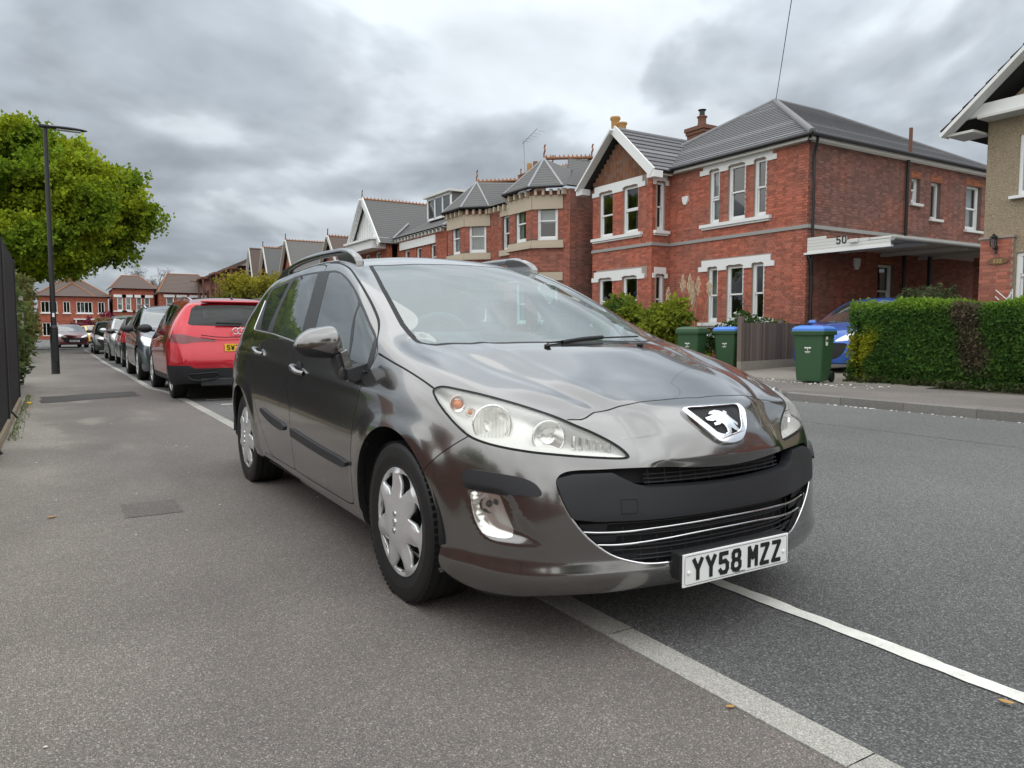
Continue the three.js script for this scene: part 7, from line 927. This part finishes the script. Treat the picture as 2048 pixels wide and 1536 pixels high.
function blobPts(n, blobs, shell = .55) { const P = []; const gs = () => (rnd() + rnd() + rnd() - 1.5) * .95; const tot = blobs.reduce((s, b) => s + b[3] * b[4] * b[5], 0); for (const b of blobs) { const m = Math.round(n * b[3] * b[4] * b[5] / tot); for (let i = 0; i < m; i++) { let x, y, z, r; if (shell < 0) { x = gs(); y = gs(); z = gs(); } else do { x = rr(-1, 1); y = rr(-1, 1); z = rr(-1, 1); r = Math.hypot(x, y, z); } while (r > 1 || r < shell * rnd()); P.push([b[0] + x * b[3], b[1] + y * b[4], b[2] + z * b[5]]); } } return P; }
function tree(name, label, x, z, h, trunkR, blobs, n, leaf, tint, smin, smax, limbs = 9) {
  const T = thing(name, label, 'tree', [x, 0, z]); const top = blobs.reduce((m, b) => Math.max(m, b[1]), 0);
  part(T, 'trunk', tube([[0, -.1, 0], [.05, h * .2, .03], [-.05, h * .45, 0], [.1, h * .7, .05]], trunkR, 10, 16), M.bark); const L = []; blobs.slice(0, limbs + 8).forEach((b, i) => { const y0 = h * rr(.25, .5); L.push(tube([[0, y0, 0], [b[0] * .45, lerp(y0, b[1], .6), b[2] * .45], [b[0] * .95, b[1], b[2] * .95]], trunkR * .28, 6, 12)); }); L.forEach(g => part(T, 'limb', g, M.bark)); leaves(T, 'crown', leaf, blobPts(n, blobs, -1), tint, smin, smax); return T;
}
{ const B = []; for (let k = 0; k < 40; k++) { const a = rnd() * 6.283, r = Math.sqrt(rnd()); B.push([Math.cos(a) * r * 4.5, rr(3.2, 9), Math.sin(a) * r * 4.5, rr(1.4, 2.2), rr(.8, 1.3), rr(1.4, 2.2)]); } tree('street_tree', 'green tree standing behind the viewer', 34, 7, 8, .3, B, 5000, clump(8, .3, .8), () => [.10, .15, .03], .8, 1.4, 10); tree('street_tree', 'green tree across the road behind the viewer', 46, -10, 8, .3, B, 5000, clump(8, .3, .8), () => [.09, .13, .03], .8, 1.4, 10); }  // unseen trees, added behind the viewer to fill the car reflections
{ // the big lime-green tree at left
  const B = []; const C = [0, 6.9, 0]; for (let k = 0; k < 210; k++) { const a = rnd() * 6.283, e = Math.asin(rr(-.80, .98)), R = [7.6, 3.9, 7.4]; const r = Math.cbrt(rr(.10, 1)) * .95; B.push([C[0] + Math.cos(a) * Math.cos(e) * R[0] * r, C[1] + Math.sin(e) * R[1] * r, C[2] + Math.sin(a) * Math.cos(e) * R[2] * r, rr(1.0, 1.7), rr(.45, .8), rr(1.0, 1.7)]); }
  tree('maple_tree', 'large bright green maple tree rising behind the street lamp at left', -42, 4.9, 8, .34, B, 70000, clump(8, .17, .8), (p) => mixc([.16, .245, .012], [.36, .42, .018], sstep(.35, .8, fbm(p[0] * .9 + 4, p[1] * .9 + p[2] * .7, 3, 3))), .8, 1.4, 20);
}
{ const B = []; for (let k = 0; k < 26; k++) { const a = rnd() * 6.283, r = Math.sqrt(rnd()); B.push([Math.cos(a) * r * 5.5, rr(1.2, 4.2), Math.sin(a) * r * 2.2, rr(1.2, 1.9), rr(.7, 1.1), rr(1, 1.5)]); } tree('golden_tree', 'spreading yellow-green tree behind the red car', -52.5, -10.8, 4, .12, B, 6000, clump(7, .22, .7), (p) => mixc([.13, .13, .03], [.30, .27, .025], sstep(2.8, 4.6, p[1] + 1.6 * (fbm(p[0], p[2] * 2, 2, 6) - .5))), .7, 1.3, 16); }
function shrub(name, label, x, y, z, blobs, n, leaf, tint, s0, s1, m) { const S = thing(name, label, 'shrub', [x, y, z]); const L = []; blobs.forEach(b => L.push(tube([[b[0] * .2, -.05, b[2] * .2], [b[0] * .6, b[1] * .5, b[2] * .6], [b[0], b[1], b[2]]], .018, 5, 8))); L.forEach(g => part(S, 'stem', g, M.bark)); leaves(S, 'foliage', leaf, blobPts(n, blobs, .5), tint, s0, s1, m); return S; }
const blobRow = (n, lx, ly, lz, r) => Array.from({ length: n }, () => [rr(-lx, lx), rr(.25, ly), rr(-lz, lz), r * rr(.8, 1.2), r * rr(.7, 1.1), r * rr(.8, 1.2)]);
const green = (a, b, f = 2) => p => mixc(a, b, sstep(.3, .7, fbm(p[0] * f + 7, p[1] * f + p[2] * f, 2, 4)));
shrub('laurel_shrub', 'broad glossy yellow-green laurel shrub in front of the bay window', -15.4, .1, -13.2, blobRow(12, 1.1, 1.55, .6, .55), 3000, clump(5, .16, .55), green([.05, .10, .015], [.20, .25, .02], 1.6), .8, 1.4);
shrub('laurel_shrub', 'second laurel shrub with yellow tips nearest the green bins', -13.1, .1, -12.9, blobRow(11, .8, 1.35, .5, .5), 2600, clump(5, .16, .55), green([.05, .10, .015], [.22, .26, .02], 1.6), .8, 1.4);
shrub('dark_shrub', 'dark straggly shrub against the side wall of the bay house', -19.6, .1, -13.6, blobRow(8, .6, 2.3, .4, .45), 900, clump(5, .14, .55), green([.04, .055, .02], [.09, .10, .035]), .7, 1.2);
shrub('flower_shrub', 'white flowered shrub above the slatted timber fence', -11.2, .1, -14.3, blobRow(7, .7, 1.35, .4, .32), 800, clump(5, .10, .5), p => rnd() < .18 ? [.75, .75, .72] : [.06, .11, .03], .8, 1.3);
shrub('flower_shrub', 'leafy white flowered shrub between the bins and the timber fence', -10.45, .1, -12.5, blobRow(7, .35, 1.1, .35, .3), 800, clump(5, .10, .5), p => rnd() < .10 ? [.75, .75, .72] : [.05, .10, .025], .8, 1.3);
shrub('olive_shrub', 'grey-green shrub climbing by the brick corner of the pebbledashed house', -6.2, .1, -14.1, blobRow(12, .75, 1.75, .4, .4), 1800, clump(6, .10, .35), green([.065, .085, .035], [.14, .16, .075]), .8, 1.3);
shrub('olive_shrub', 'small grey-green shrub under the carport left of the climbing shrub', -7.7, .1, -15.6, blobRow(7, .6, 1.3, .4, .35), 800, clump(6, .10, .35), green([.05, .065, .03], [.11, .12, .06]), .8, 1.3);
{ // pampas grass plumes
  const P = thing('pampas_grass', 'tall dry pampas plumes standing in front of the brick house', 'grass plant', [-13.3, .1, -13.95]); const st = mat('strawDry', [.42, .31, .17], .95), pl = mat('plume', [.58, .47, .34], 1); [[-.55, 2.25, .3], [-.18, 2.75, .1], [.0, 2.45, -.1], [.12, 2.7, .15], [.3, 2.62, 0], [.62, 2.55, -.1], [-.42, 1.7, .2], [.2, 2.2, .1]].forEach(([x, h, z]) => { const lean = x * .35; part(P, 'stalk', tube([[x * .4, 0, z * .4], [x * .7, h * .5, z], [x + lean * .2, h * .8, z]], .009, 5, 12), st); const L = []; for (let k = 0; k < 70; k++) { const t = rnd(), r = .085 * Math.sin(Math.PI * Math.min(1, t * .9 + .08)) * rr(.4, 1); const a = rnd() * 6.283; const g = new THREE.BoxGeometry(.012, .10, .006).rotateZ(rr(-.5, .5)).rotateX(rr(-.5, .5)); L.push(g.translate(x + lean * .2 + Math.cos(a) * r, h * .76 + t * .5, z + Math.sin(a) * r)); } part(P, 'plume', L, pl); }); const L = []; for (let k = 0; k < 60; k++) { const a = rnd() * 6.283, r = rr(.2, .7); L.push(tube([[0, 0, 0], [Math.cos(a) * r * .5, rr(.6, 1), Math.sin(a) * r * .5], [Math.cos(a) * r, rr(.3, .8), Math.sin(a) * r]], .006, 3, 6)); } part(P, 'leaf_blades', L, st).userData.kind = 'stuff';
}
{ // clipped privet hedge at right: a leafy skin over a woody core
  const H = thing('privet_hedge', 'long clipped green privet hedge with a brown dead patch at right', 'hedge', [-1.2, .08, -11.35]); const pts = []; const len = 4.75, w = .62, h = 1.42, surf = (x) => 1 + .05 * Math.sin(x * 3.1) + .05 * (fbm(x * 1.4, 2, 3, 8) - .5);
  const N = 30000; for (let i = 0; i < N; i++) { const f = rnd(), x = rr(-len, len), k = surf(x), endR = sstep(0, .35, len - Math.abs(x)); const hh = h * k * (1 + .055 * (x + 4.5) / 9) * (.86 + .14 * endR); let y, z; const inn = rnd() * rnd() * .16; if (f < .62) { y = Math.pow(rnd(), .85) * hh; z = w * (.88 + .12 * sstep(0, .4, y)) * endR ** .5 - inn; } else if (f < .9) { y = hh - inn; z = rr(-w, w); } else { y = rnd() * hh; z = rr(-w, w); if (i % 2) { pts.push([-len + inn, y, z]); continue; } z = -w; } const round = Math.min(hh - y, .12) < .12 ? .06 * (1 - (hh - y) / .12) : 0; pts.push([x, y + .05 * (fbm(x * 5, z * 5, 2, 3) - .5), z - round + .05 * (fbm(x * 4, y * 4, 2, 5) - .5)]); }
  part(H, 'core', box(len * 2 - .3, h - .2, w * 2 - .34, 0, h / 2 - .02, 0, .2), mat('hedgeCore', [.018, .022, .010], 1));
  const tint = p => { const X = p[0]; const dead = sstep(.30, .12, Math.abs(X + 2.55 + .25 * (p[1] - .8)) + .22 * (fbm(X * 3, p[1] * 3, 3, 2) - .5)) * sstep(.1, .5, p[1]); const yel = sstep(.52, .62, fbm(X * 1.1 + 3, p[1] * 1.5, 3, 12)) * (sstep(-3.7, -4.4, X) + sstep(1.0, 1.6, X) * sstep(3.2, 2.2, X)) * sstep(1.15, .8, p[1]); const young = sstep(h * .90, h * 1.0, p[1]); let c = mixc([.045, .115, .018], [.085, .18, .028], fbm(X * 4, p[1] * 4, 2, 7)); c = mixc(c, [.20, .33, .035], young * .9); c = mixc(c, [.34, .36, .02], yel); return mixc(c, [.12, .085, .06], dead * .9); };  // green turns paler and yellower towards the hedge top
  leaves(H, 'foliage', clump(7, .062, .55), pts, tint, .8, 1.3);
  const weeds = []; for (let i = 0; i < 420; i++) weeds.push([rr(-len, len), .02 + rnd() * .1, w + rr(-.02, .22)]); leaves(H, 'ground_ivy', clump(5, .07, .7), weeds, () => [.06, .075, .025], .8, 1.3);
}
// near side: bush and hedges behind the railing line, and an unseen shrub row added by the viewer for the car to mirror
const bushTone = green([.055, .085, .03], [.15, .19, .06], 2.2);
shrub('roadside_bush', 'leafy pale green bush spilling onto the pavement past the railing end', -12.8, 0, 2.75, Array.from({ length: 16 }, () => [rr(-2.2, 2.4), rr(.3, 1.6), rr(-.15, .5), rr(.4, .6), rr(.35, .5), rr(.25, .42)]), 3600, clump(6, .13, .5), bushTone, .8, 1.3);
shrub('tall_hedge', 'tall mixed olive hedge beyond the lamp on the near pavement', -25.5, 0, 3.6, Array.from({ length: 26 }, () => [rr(-8.5, 8), rr(.5, 2.6), rr(-.5, .7), rr(.8, 1.3), rr(.6, 1.0), rr(.5, .8)]), 5000, clump(6, .16, .5), green([.05, .07, .02], [.17, .17, .05], 1.2), .8, 1.4);
shrub('wall_shrub', 'ragged green shrub row behind the low garden wall, outside the frame', 2, 0, 3.6, Array.from({ length: 22 }, () => [rr(-5, 7), rr(.35, .95), rr(-.2, .4), rr(.5, .8), rr(.25, .45), rr(.4, .6)]), 1800, clump(6, .16, .5), green([.04, .06, .02], [.09, .12, .03], 1.2), .8, 1.3);
shrub('red_shrub', 'dark red leaved shrub in front of the end houses', -84, 0, -1.4, blobRow(9, 2.6, 2.0, 1.8, .9), 900, clump(6, .25, .6), green([.10, .02, .03], [.22, .03, .06], .6), .9, 1.5);
shrub('bronze_shrub', 'bronze and cream flowering shrub behind the yellow car', -80, 0, -3.2, blobRow(7, 1.2, 1.9, 1.4, .8), 700, clump(6, .22, .6), green([.10, .09, .03], [.30, .20, .10], .8), .9, 1.5);
shrub('end_hedge', 'green hedge in front of the brick house at the bend', -78, 0, -6.5, blobRow(9, .8, 1.2, 3.4, .7), 800, clump(6, .22, .6), green([.05, .08, .02], [.13, .15, .03], .8), .9, 1.5);
{ const B = []; for (let k = 0; k < 14; k++) { const a = rnd() * 6.283, r = Math.sqrt(rnd()); B.push([Math.cos(a) * r * 2.6, rr(6, 9.5), Math.sin(a) * r * 2.6, rr(.9, 1.4), rr(.8, 1.2), rr(.9, 1.4)]); } tree('bare_tree', 'greyish bare tree above the roofs at the end of the street', -118, -10.6, 9, .2, B, 900, clump(4, .35, .08), () => [.17, .15, .13], .8, 1.3, 14); }
{ const W = thing('weed_tuft', 'grass weeds and a dandelion at the foot of the railing', 'weeds', [-9.2, 0, 2.25]); const L = []; for (let k = 0; k < 520; k++) { const x = rr(-2.4, 3.4), z = .15 - .13 * rnd() * rnd(), h = rr(.015, .05), a = rnd() * 6.28; L.push(new THREE.ConeGeometry(.005, h, 3).rotateZ(rr(-.6, .6)).rotateY(a).translate(x, h / 2, z)); } part(W, 'blades', L, mat('weedGreen', [.12, .15, .05], .9)).userData.kind = 'stuff'; part(W, 'dandelion', [cyl(.004, .004, .1, 5, .35, .05, .05), new THREE.SphereGeometry(.028, 10, 6).scale(1, .6, 1).translate(.35, .11, .05)], mat('dandelionYellow', [.7, .45, .02], .8)); }
renderer.render(scene, camera);
